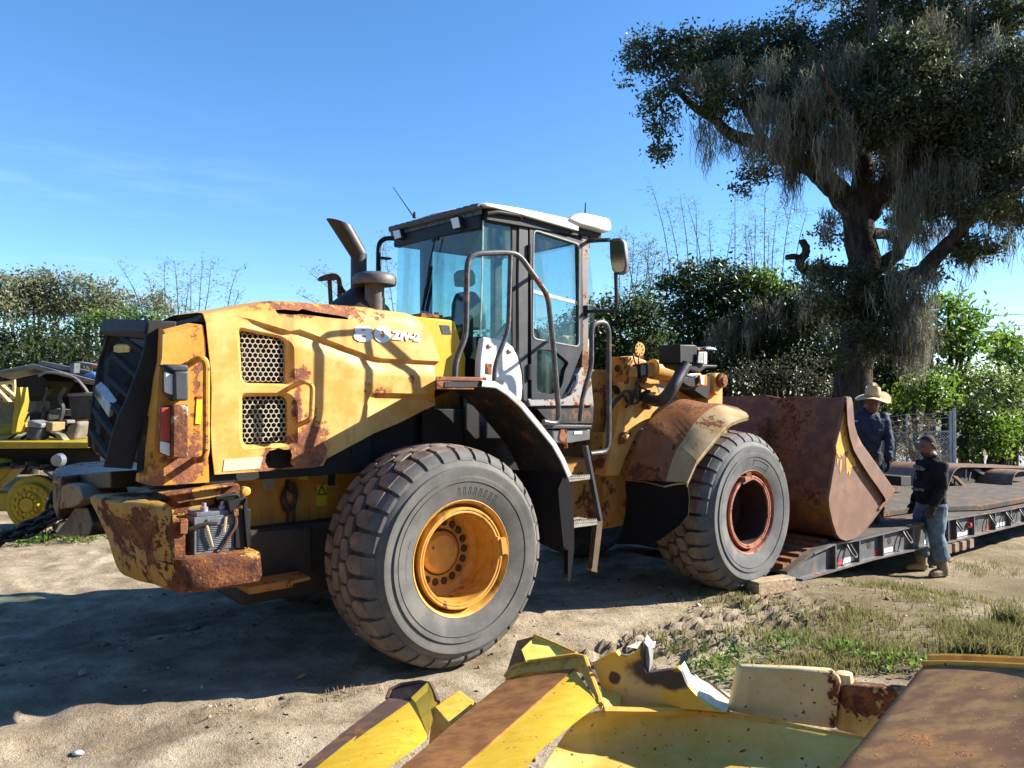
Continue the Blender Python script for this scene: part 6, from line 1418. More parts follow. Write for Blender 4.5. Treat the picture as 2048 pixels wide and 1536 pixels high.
# big beam
BL = [D7(330, 1320, 1.9), D7(690, 1020, 2.28), D7(1000, 760, 2.66), D7(1225, 570, 2.98), D7(1405, 425, 3.26)]
BC = [D7(740, 1330, 1.85), D7(1110, 1015, 2.22), D7(1450, 720, 2.62), D7(1700, 500, 2.92), D7(1868, 345, 3.16)]
BR = [D7(1200, 1330, 1.75), D7(1500, 1080, 2.02), D7(1640, 905, 2.26), D7(1840, 745, 2.50), D7(2042, 588, 2.78)]
sheet((BL, BC), 'beam_top', m_sb, (.01, .02, -.03)); 
CB = [p + Vector((.004, -.004, -.004)) for p in BC]
sheet((CB, BR), 'beam_side', m_sy, (-.03, .02, -.01))
sheet(([p + Vector((0, 0, -.002)) for p in BL], [p + Vector((-.06, .1, -.55)) for p in BL]), 'beam_back', m_sb, (.02, -.01, 0), n=2)
# end flange rim and triangular gusset
rim = [D7(1400, 405, 3.30), D7(1440, 345, 3.32), D7(1530, 305, 3.32), D7(1880, 255, 3.22), D7(1945, 268, 3.18), D7(1990, 400, 3.0), D7(2045, 545, 2.84), D7(2052, 590, 2.78)]
rin = [D7(1405, 425, 3.26), D7(1450, 400, 3.26), D7(1540, 375, 3.26), D7(1868, 345, 3.16), D7(1915, 355, 3.12), D7(1955, 440, 2.97), D7(2020, 575, 2.80), D7(2035, 600, 2.78)]
sheet((rim, rin), 'end_flange', m_so, (.01, .015, -.02), n=2); b = MB(); b.tube(rim, .010, 6); b.build('flange_edge', m_so, sc)
b = MB(); b.prism([D7(1545, 302, 3.30), D7(1512, 215, 3.36), D7(1600, 130, 3.46), D7(1880, 246, 3.26)], (.01, .02, -.005)); b.build('gusset', painted('gusset_yellow', (.80, .60, .10), (.84, .66, .16), rust=.75, rough=.35), sc)
b = MB(); b.prism([D7(1398, 405, 3.30), D7(1480, 155, 3.48), D7(1600, 124, 3.47), D7(1512, 215, 3.37), D7(1520, 285, 3.32)], (.015, .02, -.01)); b.build('gusset_edge', m_sb, sc)
b = MB(); b.tube([D7(1600, 126, 3.46), D7(1740, 185, 3.37), D7(1885, 250, 3.25)], .012, 6); b.build('gusset_lip', m_sy, sc)
# wide pan
pt = [D8(235, 517, 2.92), D8(400, 512, 2.98), D8(560, 508, 3.02), D8(700, 520, 3.02), D8(1000, 572, 2.9), D8(1375, 642, 2.74), D8(1700, 705, 2.6)]
rows = []
for k, (dy, dd, sag) in enumerate(((0, 0, 0), (8, -.03, .0), (30, -.05, .012), (80, -.08, .02), (160, -.14, .02), (260, -.24, .0), (400, -.40, .0))):
    r = []
    for i, x in enumerate((235, 400, 560, 700, 1000, 1375, 1700)):
        y = (517, 512, 508, 520, 572, 642, 705)[i]; d = (2.92, 2.98, 3.02, 3.02, 2.9, 2.74, 2.6)[i]
        r.append(D8(x - (k * 55 if i < 3 else k * 25), y + dy + (k * 4 if i < 2 else 0), d + dd + .004 * k * (6 - i)) - Vector((0, 0, sag * math.sin(math.pi * (i + .5) / 7))))
    rows.append(r)
b = MB(); R2 = [catmull(r, 4) for r in rows]; R3 = list(zip(*R2)); R3 = [catmull(list(c), 4) for c in R3]
b.shell(R3, (0, .0, -.02)); b.build('pan', m_sp, sc, smooth=60)
b = MB(); b.tube(catmull([D8(232, 520, 2.93), D8(345, 522, 2.95), D8(520, 524, 2.98), D8(690, 528, 3.0), D8(1000, 585, 2.88), D8(1370, 655, 2.72)]), .016, 6); b.build('pan_weld', m_so, sc)
# cheek between big beam and torn plate
b = MB(); b.prism([D8(210, 380, 3.1), D8(302, 420, 3.06), D8(305, 512, 2.97), D8(240, 518, 2.92)], (.0, .02, 0)); b.build('cheek', m_sp, sc)
# torn plate with burnt edge
tp = [(185, 318), (215, 300), (262, 272), (285, 268), (300, 286), (330, 292), (362, 276), (388, 236), (402, 218), (404, 280), (404, 330), (416, 358), (470, 352), (520, 345), (552, 335), (566, 350), (590, 410), (640, 465), (700, 512), (745, 528), (690, 522), (560, 512), (400, 514), (240, 519), (225, 430)]
P = [D8(x, y, 3.06 - .0002 * (x - 185)) for x, y in tp]
burn = [(D8(410, 330, 3.04) + so_ - so_, (.10, .3, .09), .95), (D8(520, 372, 3.02), (.14, .3, .055), 1.0), (D8(440, 375, 3.02), (.1, .3, .05), .9), (D8(280, 383, 3.03), (.028, .2, .03), 1.3), (D8(400, 260, 3.04), (.028, .3, .12), .8)]
def burnt():
    m = NT('torn_plate_paint'); mid = m.noise(7, 6, .65); fine = m.noise(40, 4, .7)
    col = m.mix(m.step(m.noise(3, 5, .6), .4, .62), (.62, .38, .03), (.56, .43, .18))
    mask = None
    for c, r, s in burn:
        g = m.math('ADD', m.math('MULTIPLY', m.blob(c, r), s), m.math('MULTIPLY', m.math('SUBTRACT', mid, .5), 1.4)); g = m.step(g, .1, .45); mask = g if mask is None else m.math('MAXIMUM', mask, g)
    col = m.mix(m.math('MULTIPLY', m.step(fine, .62, .7), .4), col, (.2, .09, .03))
    col = m.mix(mask, col, m.mix(fine, (.012, .01, .01), (.06, .04, .035))); m.bump(fine, .3, .01); return m.fin(col, .5)
m_bu = burnt()
b = MB(); b.prism(P, (.012, .025, 0)); b.build('torn_plate', m_bu, sc)
b = MB(); b.prism([D8(404, 222, 3.03), D8(425, 250, 3.02), D8(432, 300, 3.02), D8(428, 355, 3.02), D8(416, 360, 3.03), D8(405, 330, 3.04)], (.03, .09, 0)); b.build('torn_edge', plain('cut_steel_gray', (.19, .19, .19), .6, sc=25, bump=.6), sc)
b = MB(); e1 = [D8(560, 340, 3.02), D8(590, 405, 3.0), D8(640, 462, 2.98), D8(700, 510, 2.97), D8(760, 530, 2.95)]; b.loft([e1, [p + Vector((.03, .05, .012)) for p in e1]], False); b.loft([[p + Vector((.03, .05, .012)) for p in e1], [p + Vector((.03, .05, -.02)) for p in e1]], False); b.build('curved_lip', plain('bare_pale_edge', (.72, .64, .42), .45), sc)
b = MB(); b.prism([D8(570, 345, 3.12), D8(640, 380, 3.14), D8(785, 455, 3.12), D8(772, 528, 2.98), D8(735, 525, 2.98), D8(640, 470, 3.04)], (.01, .02, -.01)); b.build('back_plate', m_sc, sc)
b = MB(); b.tube(catmull([D8(672, 395, 3.15), D8(720, 430, 3.12), D8(780, 478, 3.08)]), .010, 6); b.build('wire', m_sd, sc)
# upright plates
def upr(pts, d0, d1, x0, x1, mat, name, th=.04, bev=.012):
    P = [D8(x, y, d0 + (d1 - d0) * (x - x0) / (x1 - x0)) for x, y in pts]
    b = MB(); b.prism(P, (.0, th, -.0)); return b.build(name, mat, sc, bevel=bev)
m_up = painted('upright_cream', (.54, .42, .19), (.60, .49, .27), rust=.70, dirt=(.36, .22, .10), dirt_amt=.5, rough=.55, sc=2, chip=.13, blobs=[(D8(1250, 500, 2.9), (.05, .3, .18), .4)])
upr([(818, 338), (835, 333), (1080, 342), (1225, 352), (1252, 366), (1264, 400), (1255, 452), (1244, 520), (1240, 606), (1000, 572), (778, 528), (800, 420)], 3.0, 2.88, 780, 1264, m_up, 'upright_plate', .05)
upr([(1266, 412), (1400, 420), (1580, 436), (1500, 560), (1375, 642), (1240, 608), (1256, 460)], 2.90, 2.80, 1240, 1580, painted('upright_burnt', (.40, .30, .09), (.5, .4, .15), rust=.6, dirt=(.1, .08, .06), dirt_amt=.8, sc=2, blobs=[(D8(1330, 450, 2.88), (.3, .3, .10), .8)]), 'lower_plate', .06)
b = MB(); b.lathe([(.035, 0), (.03, .04), (0, .05)], D8(1272, 405, 2.93), 'z', 10); b.build('stub', m_sc, sc)
# broad sloping plate on the right
ga = [D8(1640, 296, 2.95), D8(1750, 296, 2.85), D8(1900, 302, 2.72), D8(2048, 310, 2.59), D8(2300, 322, 2.38)]
gb = [D8(1120, 920, 1.95), D8(1400, 940, 1.84), D8(1700, 960, 1.75), D8(2048, 980, 1.66), D8(2300, 1000, 1.55)]
rows = []
for k in range(15):
    t = k / 14; rows.append([p.lerp(r, t) + Vector((0, 0, .05 * math.sin(math.pi * t) * 0 + .006 * noise.noise(p * 1.5 + Vector((t * 2, 0, 0))))) for p, r in zip(ga, gb)])
rows[0] = [p + Vector((0, .0, 0)) for p in ga]; lip = [[p + Vector((0, .05, -.14)) for p in ga], [p + Vector((0, .04, -.02)) for p in ga]]
b = MB(); b.shell([catmull(r, 3) for r in rows], (.0, .02, -.03)); b.build('sloping_plate', painted('sloping_paint', (.145, .070, .028), (.25, .155, .055), rust=.60, pal=RUST_B, dirt=(.20, .10, .05), dirt_amt=.6, rough=.45, sc=1.5, chip=.13, bump=.4, ), sc, smooth=60)
b = MB(); b.tube(catmull([p + Vector((0, -.01, .0)) for p in ga], 4), .020, 8); b.tube(catmull([p.lerp(r, .07) + Vector((0, 0, .006)) for p, r in zip(ga, gb)], 4), .012, 8); b.build('plate_bead', m_so, sc)
# skirts that carry it all on the ground
b = MB()
b.box((-.35, .25, -.02), (.35, .75, .35)); b.box((.0, -.2, -.02), (1.6, .2, .3)); b.box((-.9, -.5, -.02), (-.3, .3, .3)); b.build('underside', m_sd, sc)
# ================================================================== PEOPLE
m_skin = plain('skin', (.17, .082, .052), .55, sc=14, var=.12, bump=.08)
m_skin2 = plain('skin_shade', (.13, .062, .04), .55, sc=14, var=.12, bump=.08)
m_hair = plain('buzz_hair', (.022, .018, .016), .9, sc=60)
def ring_(c, t, ra, rb, side, n=14):
    t = Vector(t).normalized(); s = (Vector(side) - t * Vector(side).dot(t)).normalized(); f = s.cross(t)
    return [Vector(c) + s * ra * math.cos(2 * math.pi * k / n) + f * rb * math.sin(2 * math.pi * k / n) for k in range(n)]
def limb(b, pts, rad, side=(0, 1, 0), flat=1.0):
    pts = [Vector(p) for p in pts]
    P = catmull(pts, 4); n = len(P); Rr = []
    for i in range(n):
        s = i / (n - 1) * (len(rad) - 1); j = min(int(s), len(rad) - 2); Rr.append(rad[j] + (rad[j + 1] - rad[j]) * (s - j))
    rings = []
    for i, p in enumerate(P):
        t = P[min(i + 1, n - 1)] - P[max(i - 1, 0)]
        rings.append(ring_(p, t, Rr[i], Rr[i] * flat, side if abs(Vector(side).dot(t.normalized())) < .95 else (1, 0, 0)))
    e0 = P[0] - (P[1] - P[0]).normalized() * Rr[0] * .5; e1 = P[-1] + (P[-1] - P[-2]).normalized() * Rr[-1] * .5
    rings.insert(0, [e0 + (p - P[0]) * .55 for p in rings[0]]); rings.append([e1 + (p - P[-1]) * .55 for p in rings[-1]])
    b.loft(rings)
def sections(b, secs, n=20):      # (z, cx, cy, rx, ry) stacked ellipses
    b.loft([[Vector((cx + rx * math.cos(2 * math.pi * k / n), cy + ry * math.sin(2 * math.pi * k / n), z)) for k in range(n)] for z, cx, cy, rx, ry in secs])
def remesh(o, vs, sm=6):
    r = o.modifiers.new('join', 'REMESH'); r.mode = 'VOXEL'; r.voxel_size = vs; r.use_smooth_shade = True
    s = o.modifiers.new('smooth', 'SMOOTH'); s.iterations = sm; s.factor = .5
def head(b, h, yaw=0, nod=0):
    """head centre h, face towards +x before yaw"""
    M = Matrix.Translation(h) @ Matrix.Rotation(yaw, 4, 'Z') @ Matrix.Rotation(nod, 4, 'Y')
    o = len(b.v)
    sections(b, [(-.118, .045, 0, .022, .030), (-.108, .035, 0, .052, .048), (-.085, .022, 0, .072, .058), (-.05, .012, 0, .088, .068), (-.01, .004, 0, .096, .074), (.03, 0, 0, .100, .077), (.065, -.004, 0, .096, .075), (.095, -.008, 0, .080, .064), (.115, -.010, 0, .052, .044), (.124, -.010, 0, .02, .018)])
    limb(b, [(.088, 0, .022), (.103, 0, -.002), (.112, 0, -.022), (.092, 0, -.034)], [.010, .013, .019, .014])
    limb(b, [(.080, -.038, .032), (.094, 0, .034), (.080, .038, .032)], [.011, .014, .011], (0, 0, 1))
    limb(b, [(.075, -.024, -.062), (.090, 0, -.060), (.075, .024, -.062)], [.007, .010, .007], (0, 0, 1))
    limb(b, [(.052, 0, -.108), (.070, 0, -.100)], [.020, .020])
    for s in (1, -1):
        limb(b, [(-.004, s * .076, -.028), (-.010, s * .084, .0), (-.006, s * .084, .026)], [.009, .014, .012], (1, 0, 0), 1.7)
    for i in range(o, len(b.v)): b.v[i] = tuple(M @ Vector(b.v[i]))
    return M
def hand(b, wrist, d, side, curl=.5, palm=(0, 0, 0)):
    """hand hanging along d; side = direction of the thumb"""
    d = Vector(d).normalized(); s = (Vector(side) - d * Vector(side).dot(d)).normalized(); n = d.cross(s); w = Vector(wrist)
    limb(b, [w, w + d * .05, w + d * .092], [.026, .038, .036], s, .5)
    for k, (off, L) in enumerate(((.028, .072), (.010, .082), (-.010, .076), (-.028, .060))):
        p0 = w + d * .085 + s * off; a = curl * (.8 + .12 * k)
        p1 = p0 + (d * math.cos(a * .5) + n * math.sin(a * .5)) * L * .45; p2 = p1 + (d * math.cos(a * 1.4) + n * math.sin(a * 1.4)) * L * .33; p3 = p2 + (d * math.cos(a * 2.1) + n * math.sin(a * 2.1)) * L * .25
        limb(b, [p0, p1, p2, p3], [.0105, .010, .009, .0075], s)
    t0 = w + d * .03 + s * .026; t1 = t0 + (s * .7 + d * .7).normalized() * .035; t2 = t1 + (d * .9 + s * .2 + n * .3).normalized() * .032
    limb(b, [t0, t1, t2], [.013, .012, .009], n)
def eyes(par, M):
    for s in (1, -1):
        bm = bmesh.new(); bmesh.ops.create_uvsphere(bm, u_segments=10, v_segments=8, radius=.012); me = bpy.data.meshes.new('eye'); bm.to_mesh(me); bm.free(); me.materials.append(m_eye); me.transform(M @ Matrix.Translation((.083, s * .032, .010))); o = bpy.data.objects.new('eye', me); COL.objects.link(o); o.parent = par
m_eye = plain('eye_dark', (.03, .02, .018), .2, bump=0)
def person(name, loc, rz, label, P):
    root = empty(name, loc, rz); tag(root, label, 'person')
    b = MB(); H = P['head']; hy, nod = P['yaw'], P['nod']
    M = head(b, Vector(H), hy, nod)
    nb = Vector(P['chest']) + Vector((-.02, 0, .20)); limb(b, [nb - Vector((0, 0, .1)), nb, Vector(H) + Vector((-.015, 0, -.08))], [.075, .060, .058])
    hip = Vector(P['hip']); ch = Vector(P['chest'])
    sections(b, [(hip.z - .08, hip.x, hip.y, .10, .14), (hip.z, hip.x, hip.y, .12, .165), (hip.z + .15, (hip.x * 2 + ch.x) / 3, (hip.y * 2 + ch.y) / 3, .115, .15), (ch.z, ch.x, ch.y, .115, .165), (ch.z + .13, ch.x - .005, ch.y, .09, .15), (ch.z + .19, ch.x - .015, ch.y, .06, .08)])
    for A in P['arms']: limb(b, [A[0], A[1], A[2]], [.052, .045, .036, .028]); hand(b, A[2], Vector(A[2]) - Vector(A[1]) + Vector(A[3]), A[4], A[5])
    for Lg in P['legs']: limb(b, [Lg[0], Lg[1], Lg[2]], [.085, .062, .055, .040]); limb(b, [Vector(Lg[2]) + Vector((-.03, 0, -.02)), Vector(Lg[2]) + Vector((.10, 0, -.06))], [.04, .035])
    bd = b.build('body', P['skin'], root, smooth=180); remesh(bd, .0075, 4); eyes(root, M)
    # upper garment
    b = MB(); w = P['bulk']
    sections(b, [(hip.z - .04, hip.x, hip.y, .145 * w, .185 * w), (hip.z + .06, hip.x + P['belly'] * .6, hip.y, .155 * w, .195 * w), (hip.z + .16, (hip.x + ch.x) / 2 + P['belly'], (hip.y + ch.y) / 2, .155 * w, .19 * w), (ch.z - .06, ch.x + P['belly'] * .4, ch.y, .15 * w, .20 * w), (ch.z + .06, ch.x, ch.y, .140 * w, .198 * w), (ch.z + .14, ch.x - .012, ch.y, .105 * w, .155 * w), (ch.z + .195, ch.x - .02, ch.y, .078, .085), (ch.z + .225, ch.x - .015, ch.y, .068, .070)])
    for A in P['arms']:
        a0, a1, a2 = Vector(A[0]), Vector(A[1]), Vector(A[2]); limb(b, [a0 + Vector((0, 0, .015)), a0.lerp(a1, .5), a1, a1.lerp(a2, .5), a2 + (a2 - a1).normalized() * -.01], [.078, .070, .061, .055, .047])
        limb(b, [a2 - (a2 - a1).normalized() * .035, a2 - (a2 - a1).normalized() * .0], [.056, .050])
        for k in range(3): c = a1.lerp(a2, .15 + .25 * k); limb(b, [c + Vector((.03, -.03, .02)), c + Vector((.05, .0, 0)), c + Vector((.03, .03, -.02))], [.014, .02, .014])
    g = b.build(P['top'][0], P['top'][1], root, smooth=180); remesh(g, .011, 3)
    dsp = bpy.data.textures.new('cloth_folds', 'CLOUDS'); dsp.noise_scale = .11; dm = g.modifiers.new('folds', 'DISPLACE'); dm.texture = dsp; dm.strength = .030; dm.mid_level = .5; dm.texture_coords = 'LOCAL'
    # trousers
    b = MB(); sections(b, [(hip.z - .12, hip.x, hip.y, .125 * w, .17 * w), (hip.z - .03, hip.x, hip.y, .14 * w, .185 * w), (hip.z + .05, hip.x, hip.y, .135 * w, .178 * w)])
    for Lg in P['legs']:
        a, k, f = Vector(Lg[0]), Vector(Lg[1]), Vector(Lg[2]); e = k.lerp(f, P['cuff'])
        limb(b, [a + Vector((0, 0, -.02)), a.lerp(k, .5), k, k.lerp(e, .5), e], [.118 * w, .112 * w, .095, .094, .090]); limb(b, [e + Vector((0, 0, .035)), e + Vector((0, 0, .0))], [.100, .096])
        for t in range(3): c = k.lerp(e, .3 + .3 * t); limb(b, [c + Vector((.05, -.06, .01)), c + Vector((.085, 0, -.01)), c + Vector((.05, .06, .01))], [.012, .02, .012])
    j = b.build(P['legwear'][0], P['legwear'][1], root, smooth=180); remesh(j, .012, 2)
    dm = j.modifiers.new('folds', 'DISPLACE'); dm.texture = dsp; dm.strength = .026; dm.mid_level = .5; dm.texture_coords = 'LOCAL'
    # boots
    for Lg in P['legs']:
        f = Vector(Lg[2]); k = Vector(Lg[1]); up = (k - f).normalized(); dr = Vector(Lg[3]).normalized(); fz = f.z - .085
        b = MB(); limb(b, [f + up * .20, f + up * .10, f + Vector((0, 0, -.02)), Vector((f.x, f.y, fz + .05)) - dr * .01], [.076, .070, .064, .062]);
        g0 = Vector((f.x, f.y, fz)); limb(b, [g0 - dr * .055 + Vector((0, 0, .05)), g0 + dr * .06 + Vector((0, 0, .052)), g0 + dr * .14 + Vector((0, 0, .042)), g0 + dr * .195 + Vector((0, 0, .034))], [.048, .052, .052, .036], (-dr.y, dr.x, 0), .85)
        limb(b, [g0 - dr * .06 + Vector((0, 0, .012)), g0 + dr * .07 + Vector((0, 0, .012)), g0 + dr * .20 + Vector((0, 0, .012))], [.050, .054, .044], (0, 0, 1) if False else (-dr.y, dr.x, 0), .25)
        o = b.build('boot', P['boot'], root, smooth=180); remesh(o, .009, 3)
    # gloves
    if P.get('glove'):
        for A in P['arms']:
            b = MB(); d = (Vector(A[2]) - Vector(A[1]) + Vector(A[3])).normalized(); hand(b, Vector(A[2]) + d * .0, d, A[4], A[5])
            for i, v in enumerate(b.v): pass
            limb(b, [Vector(A[2]) - d * .03, Vector(A[2]) + d * .03], [.042, .038])
            o = b.build('glove', P['glove'], root, smooth=180); remesh(o, .006, 2); sd = o.modifiers.new('thick', 'DISPLACE'); sd.strength = .005; sd.mid_level = 0
    return root, M
def cloth(name, a, c, sc=14, rough=.9):
    m = NT(name); n = m.noise(sc, 6, .7); w = m.noise(160, 2, .5); m.bump(m.math('ADD', n, m.math('MULTIPLY', w, .3)), .45, .012); return m.fin(m.mix(m.step(n, .38, .64), a, c), rough, spec=.2)
def jeans_mat():
    m = NT('worn_denim'); n = m.noise(7, 7, .7); f = m.noise(120, 2, .6); d = m.noise(3.2, 6, .65)
    col = m.mix(m.step(n, .36, .66), (.065, .10, .14), (.17, .225, .27)); col = m.mix(m.math('MULTIPLY', m.step(d, .5, .7), .6), col, (.17, .14, .10)); m.bump(m.math('ADD', n, m.math('MULTIPLY', f, .3)), .5, .012); return m.fin(col, .9, spec=.15)
# man with the shaved head: faces the bucket (picture left), arms hanging
feet_w = WD('T', 1110, 1440, 9.62); fx, fy = feet_w.x, feet_w.y; g0 = gzz(fx, fy) + .0
m_sweat = None
PB = dict(head=(.06, .02, 1.57), yaw=R(6), nod=R(10), chest=(.0, 0, 1.24), hip=(.0, 0, .90), bulk=1.06, belly=.035, skin=m_skin, cuff=.72,
          arms=[((-.02, -.198, 1.34), (-.05, -.275, 1.07), (.05, -.265, .84), (.02, 0, -.2), (1, 0, 0), .45), ((-.0, .198, 1.34), (.05, .27, 1.08), (.16, .255, .86), (.02, 0, -.2), (1, -.2, 0), .5)],
          legs=[((.0, .10, .86), (.03, .13, .50), (-.03, .17, .10), (1, .25, 0)), ((.0, -.10, .86), (.05, -.13, .50), (.02, -.17, .10), (1, -.1, 0))],
          top=('sweater', cloth('black_sweater', (.008, .008, .009), (.020, .020, .022))), legwear=('jeans', jeans_mat()), boot=plain('tan_boot', (.23, .165, .085), .7, sc=14, var=.35), glove=cloth('dark_glove', (.03, .026, .02), (.07, .055, .035), 30))
man, Mh = person('person', (fx, fy, g0), math.atan2(-.12, -.99), 'man with shaved head in black sweater, jeans and tan boots standing beside the trailer', PB)
# buzzed hair cap, ears stay clear
b = MB(); sections(b, [(-.045, -.052, 0, .050, .064), (-.01, -.026, 0, .080, .073), (.025, -.012, 0, .094, .0775), (.065, -.010, 0, .095, .0775), (.098, -.011, 0, .081, .067), (.120, -.012, 0, .052, .046), (.131, -.012, 0, .018, .017)])
b.v = [tuple(Mh @ Vector(v)) for v in b.v]; b.build('hair', m_hair, man, smooth=180)
b = MB(); sections(b, [(-.128, .044, 0, .030, .036), (-.110, .036, 0, .056, .050), (-.086, .028, 0, .072, .060), (-.066, .030, 0, .070, .060)])
b.v = [tuple(Mh @ Vector(v)) for v in b.v]; b.build('beard', plain('stubble', (.05, .033, .026), .8), man, smooth=180)
# faded print on the chest and belly
def print_mat():
    m = NT('faded_print'); n = m.noise(26, 5, .7); return m.fin(m.mix(m.step(n, .42, .58), (.012, .012, .013), (.26, .26, .26)), .8)
mp = print_mat()
def chest_patch(pts, name):
    b = MB(); rows = []
    for z, y0, y1 in pts:
        row = []
        for k in range(9):
            y = y0 + (y1 - y0) * k / 8; ry = .214; x = .165 * math.sqrt(max(0, 1 - (y / ry) ** 2)) + .02 * smooth(1.3, 1.0, z) + .022; row.append(Vector((x, y, z)))
        rows.append(row)
    b.loft(rows, False); b.build(name, mp, man, smooth=60)
chest_patch([(1.335, -.10, .07), (1.30, -.14, .12), (1.275, -.10, .10)], 'sweater_print'); chest_patch([(1.245, -.03, .0), (1.22, -.05, -.01), (1.16, -.03, .0)], 'sweater_print'); chest_patch([(1.055, -.13, .12), (1.02, -.14, .13)], 'sweater_print')
# man in the straw hat on the trailer, looking down
hp = WD('T', 612, 300, 9.6); Lh = loc(hp.x, hp.y); deck_z = at_u(T3, Lh[0]) + .02
PA = dict(head=(.095, .10, 1.46), yaw=R(0), nod=R(28), chest=(.02, .05, 1.17), hip=(-.03, 0, .88), bulk=1.0, belly=.01, skin=m_skin2, cuff=.9,
          arms=[((.0, -.205, 1.28), (.0, -.26, 1.01), (.06, -.25, .78), (.02, 0, -.2), (1, 0, 0), .5), ((.0, .205, 1.28), (.02, .275, 1.01), (.08, .27, .77), (.02, 0, -.2), (1, 0, 0), .5)],
          legs=[((-.03, .09, .84), (.02, .11, .48), (-.02, .13, .10), (1, .1, 0)), ((-.03, -.09, .84), (.04, -.11, .48), (.02, -.13, .10), (1, -.1, 0))],
          top=('jacket', cloth('navy_jacket', (.012, .020, .045), (.028, .042, .082), 10, .6)), legwear=('trousers', cloth('dark_trousers', (.02, .022, .03), (.04, .042, .05))), boot=plain('work_boot', (.06, .045, .03), .7), glove=cloth('black_glove', (.012, .012, .012), (.03, .028, .025)))
man2, Mh2 = person('person', (hp.x, hp.y, deck_z), math.atan2(-.88, -.35), 'man in navy jacket and wide straw hat behind the loader bucket', PA)
b = MB(); n = 44
def brim(r, k): r = r * .88 + .005; a = 2 * math.pi * k / n; return Vector((r * 1.0 * math.cos(a), r * .94 * math.sin(a), .055 - .10 * (r - .1) * 1.2 + .035 * (r / .23) ** 2 * math.cos(2 * a + .8) + .012 * math.cos(3 * a)))
rings = [[brim(r, k) for k in range(n)] for r in (.10, .13, .17, .21, .235)]
b.loft(rings, True, False); b.loft([[p - Vector((0, 0, .008)) for p in r] for r in rings][::-1], True, False); b.loft([rings[-1], [p - Vector((0, 0, .008)) for p in rings[-1]]], True, False)
cr_ = [[Vector((r * math.cos(2 * math.pi * k / n) - .008, r * .85 * math.sin(2 * math.pi * k / n), z + (.02 * math.cos(4 * math.pi * k / n) if z > .15 else 0))) for k in range(n)] for r, z in ((.108, .045), (.106, .08), (.102, .12), (.100, .16), (.090, .185), (.05, .170), (.01, .165))]
b.loft(cr_, True, True); b.v = [tuple(Mh2 @ Matrix.Translation((-.012, 0, .015)) @ Matrix.Rotation(R(-14), 4, 'Y') @ Vector(v)) for v in b.v]
def straw():
    m = NT('straw'); w = m.noise(1, 3, .5, vec=m.co('Object', (60, 60, 160))); n = m.noise(9, 4, .6); m.bump(w, .5, .006); return m.fin(m.mix(m.step(w, .35, .65), (.36, .27, .13), (.58, .47, .28)), .8)
b.build('straw_hat', straw(), man2, smooth=60)
b = MB(); b.loft([[p + Vector((0, 0, dz)) + (Vector((p.x, p.y, 0)).normalized() * .004) for p in cr_[0]] for dz in (.012, .034)], True, False); b.v = [tuple(Mh2 @ Matrix.Translation((-.012, 0, .015)) @ Matrix.Rotation(R(-14), 4, 'Y') @ Vector(v)) for v in b.v]; b.build('hat_band', plain('hat_band', (.20, .14, .06), .8), man2)
b = MB(); b.prism([(.145, -.13, 1.235), (.145, -.07, 1.235), (.147, -.07, 1.22), (.147, -.13, 1.22)], (.008, 0, 0)); b.build('name_tag', plain('tag_pale', (.4, .4, .42), .6), man2)
# ================================================================== VEGETATION
def leaf_mat(name, c1, c2, c3, trans=.35, sc=.9):
    m = NT(name); t = m.t; P = m.n('NewGeometry')
    rnd = m.n('Attribute', attribute_name='shade').outputs['Fac']
    big = m.noise(sc, 3, .5, vec=P.outputs['Position'])
    f = m.math('ADD', m.math('MULTIPLY', rnd, .65), m.math('MULTIPLY', m.step(big, .35, .65), .35))
    col = m.ramp(f, [(.05, c1), (.5, c2), (.95, c3)])
    d = m.n('BsdfDiffuse', {'Color': col}); tr = m.n('BsdfTranslucent', {'Color': m.mix(.5, col, tuple(min(1, v * 1.7) for v in c3))}); g = m.n('BsdfGlossy', {'Color': (1, 1, 1), 'Roughness': .55})
    a = m.n('MixShader', {0: trans, 1: d.outputs[0], 2: tr.outputs[0]}); fr = m.n('Fresnel', {'IOR': 1.35}); s = m.n('MixShader', {0: m.math('MULTIPLY', fr.outputs[0], .09), 1: a.outputs[0], 2: g.outputs[0]})
    t.links.new(s.outputs[0], m.out.inputs[0]); return m.mat
def leaves(name, C, size, mat, par=None, aspect=.42, droop=.15, rng=RNG):
    """one leaf (folded diamond, two faces) at every row of C"""
    N = len(C); d = rng.normal(size=(N, 3)); d[:, 2] -= droop * 2; d /= np.linalg.norm(d, axis=1, keepdims=True)
    r = rng.normal(size=(N, 3)); r[:, 2] *= .7; s = np.cross(d, r); s /= np.linalg.norm(s, axis=1, keepdims=True) + 1e-9
    nn = np.cross(s, d); L = size * rng.uniform(.6, 1.35, (N, 1)); W = L * aspect
    b = C; tip = C + d * L; m1 = C + d * L * .45 + s * W * .5 + nn * W * .18; m2 = C + d * L * .45 - s * W * .5 + nn * W * .18
    V = np.stack([b, m1, tip, m2], 1).reshape(-1, 3); i = np.arange(N)[:, None] * 4
    F = np.concatenate([i + [[0, 1, 2]], i + [[0, 2, 3]]], 1).reshape(-1, 3)
    return np_mesh(name, V, F, mat, par, attr=np.repeat(rng.random(N), 2))
def crown_pts(c, r, n_cl, per, spread, rng=RNG, shell=.5):
    """leaf positions in an ellipsoid: clumps at random places, thicker near the outside"""
    d = rng.normal(size=(n_cl, 3)); d /= np.linalg.norm(d, axis=1, keepdims=True); k = rng.random((n_cl, 1)) ** (1 / 3 * (1 - shell) + .12)
    cl = np.asarray(c) + d * k * np.asarray(r)
    sp = spread * rng.uniform(.5, 1.4, (n_cl, 1, 1)); p = cl[:, None, :] + rng.normal(size=(n_cl, per, 3)) * sp * np.array([1, 1, .6]); return p.reshape(-1, 3), cl
def px2w(zn, x, y, d): return np.array(WD(zn, x, y, d))
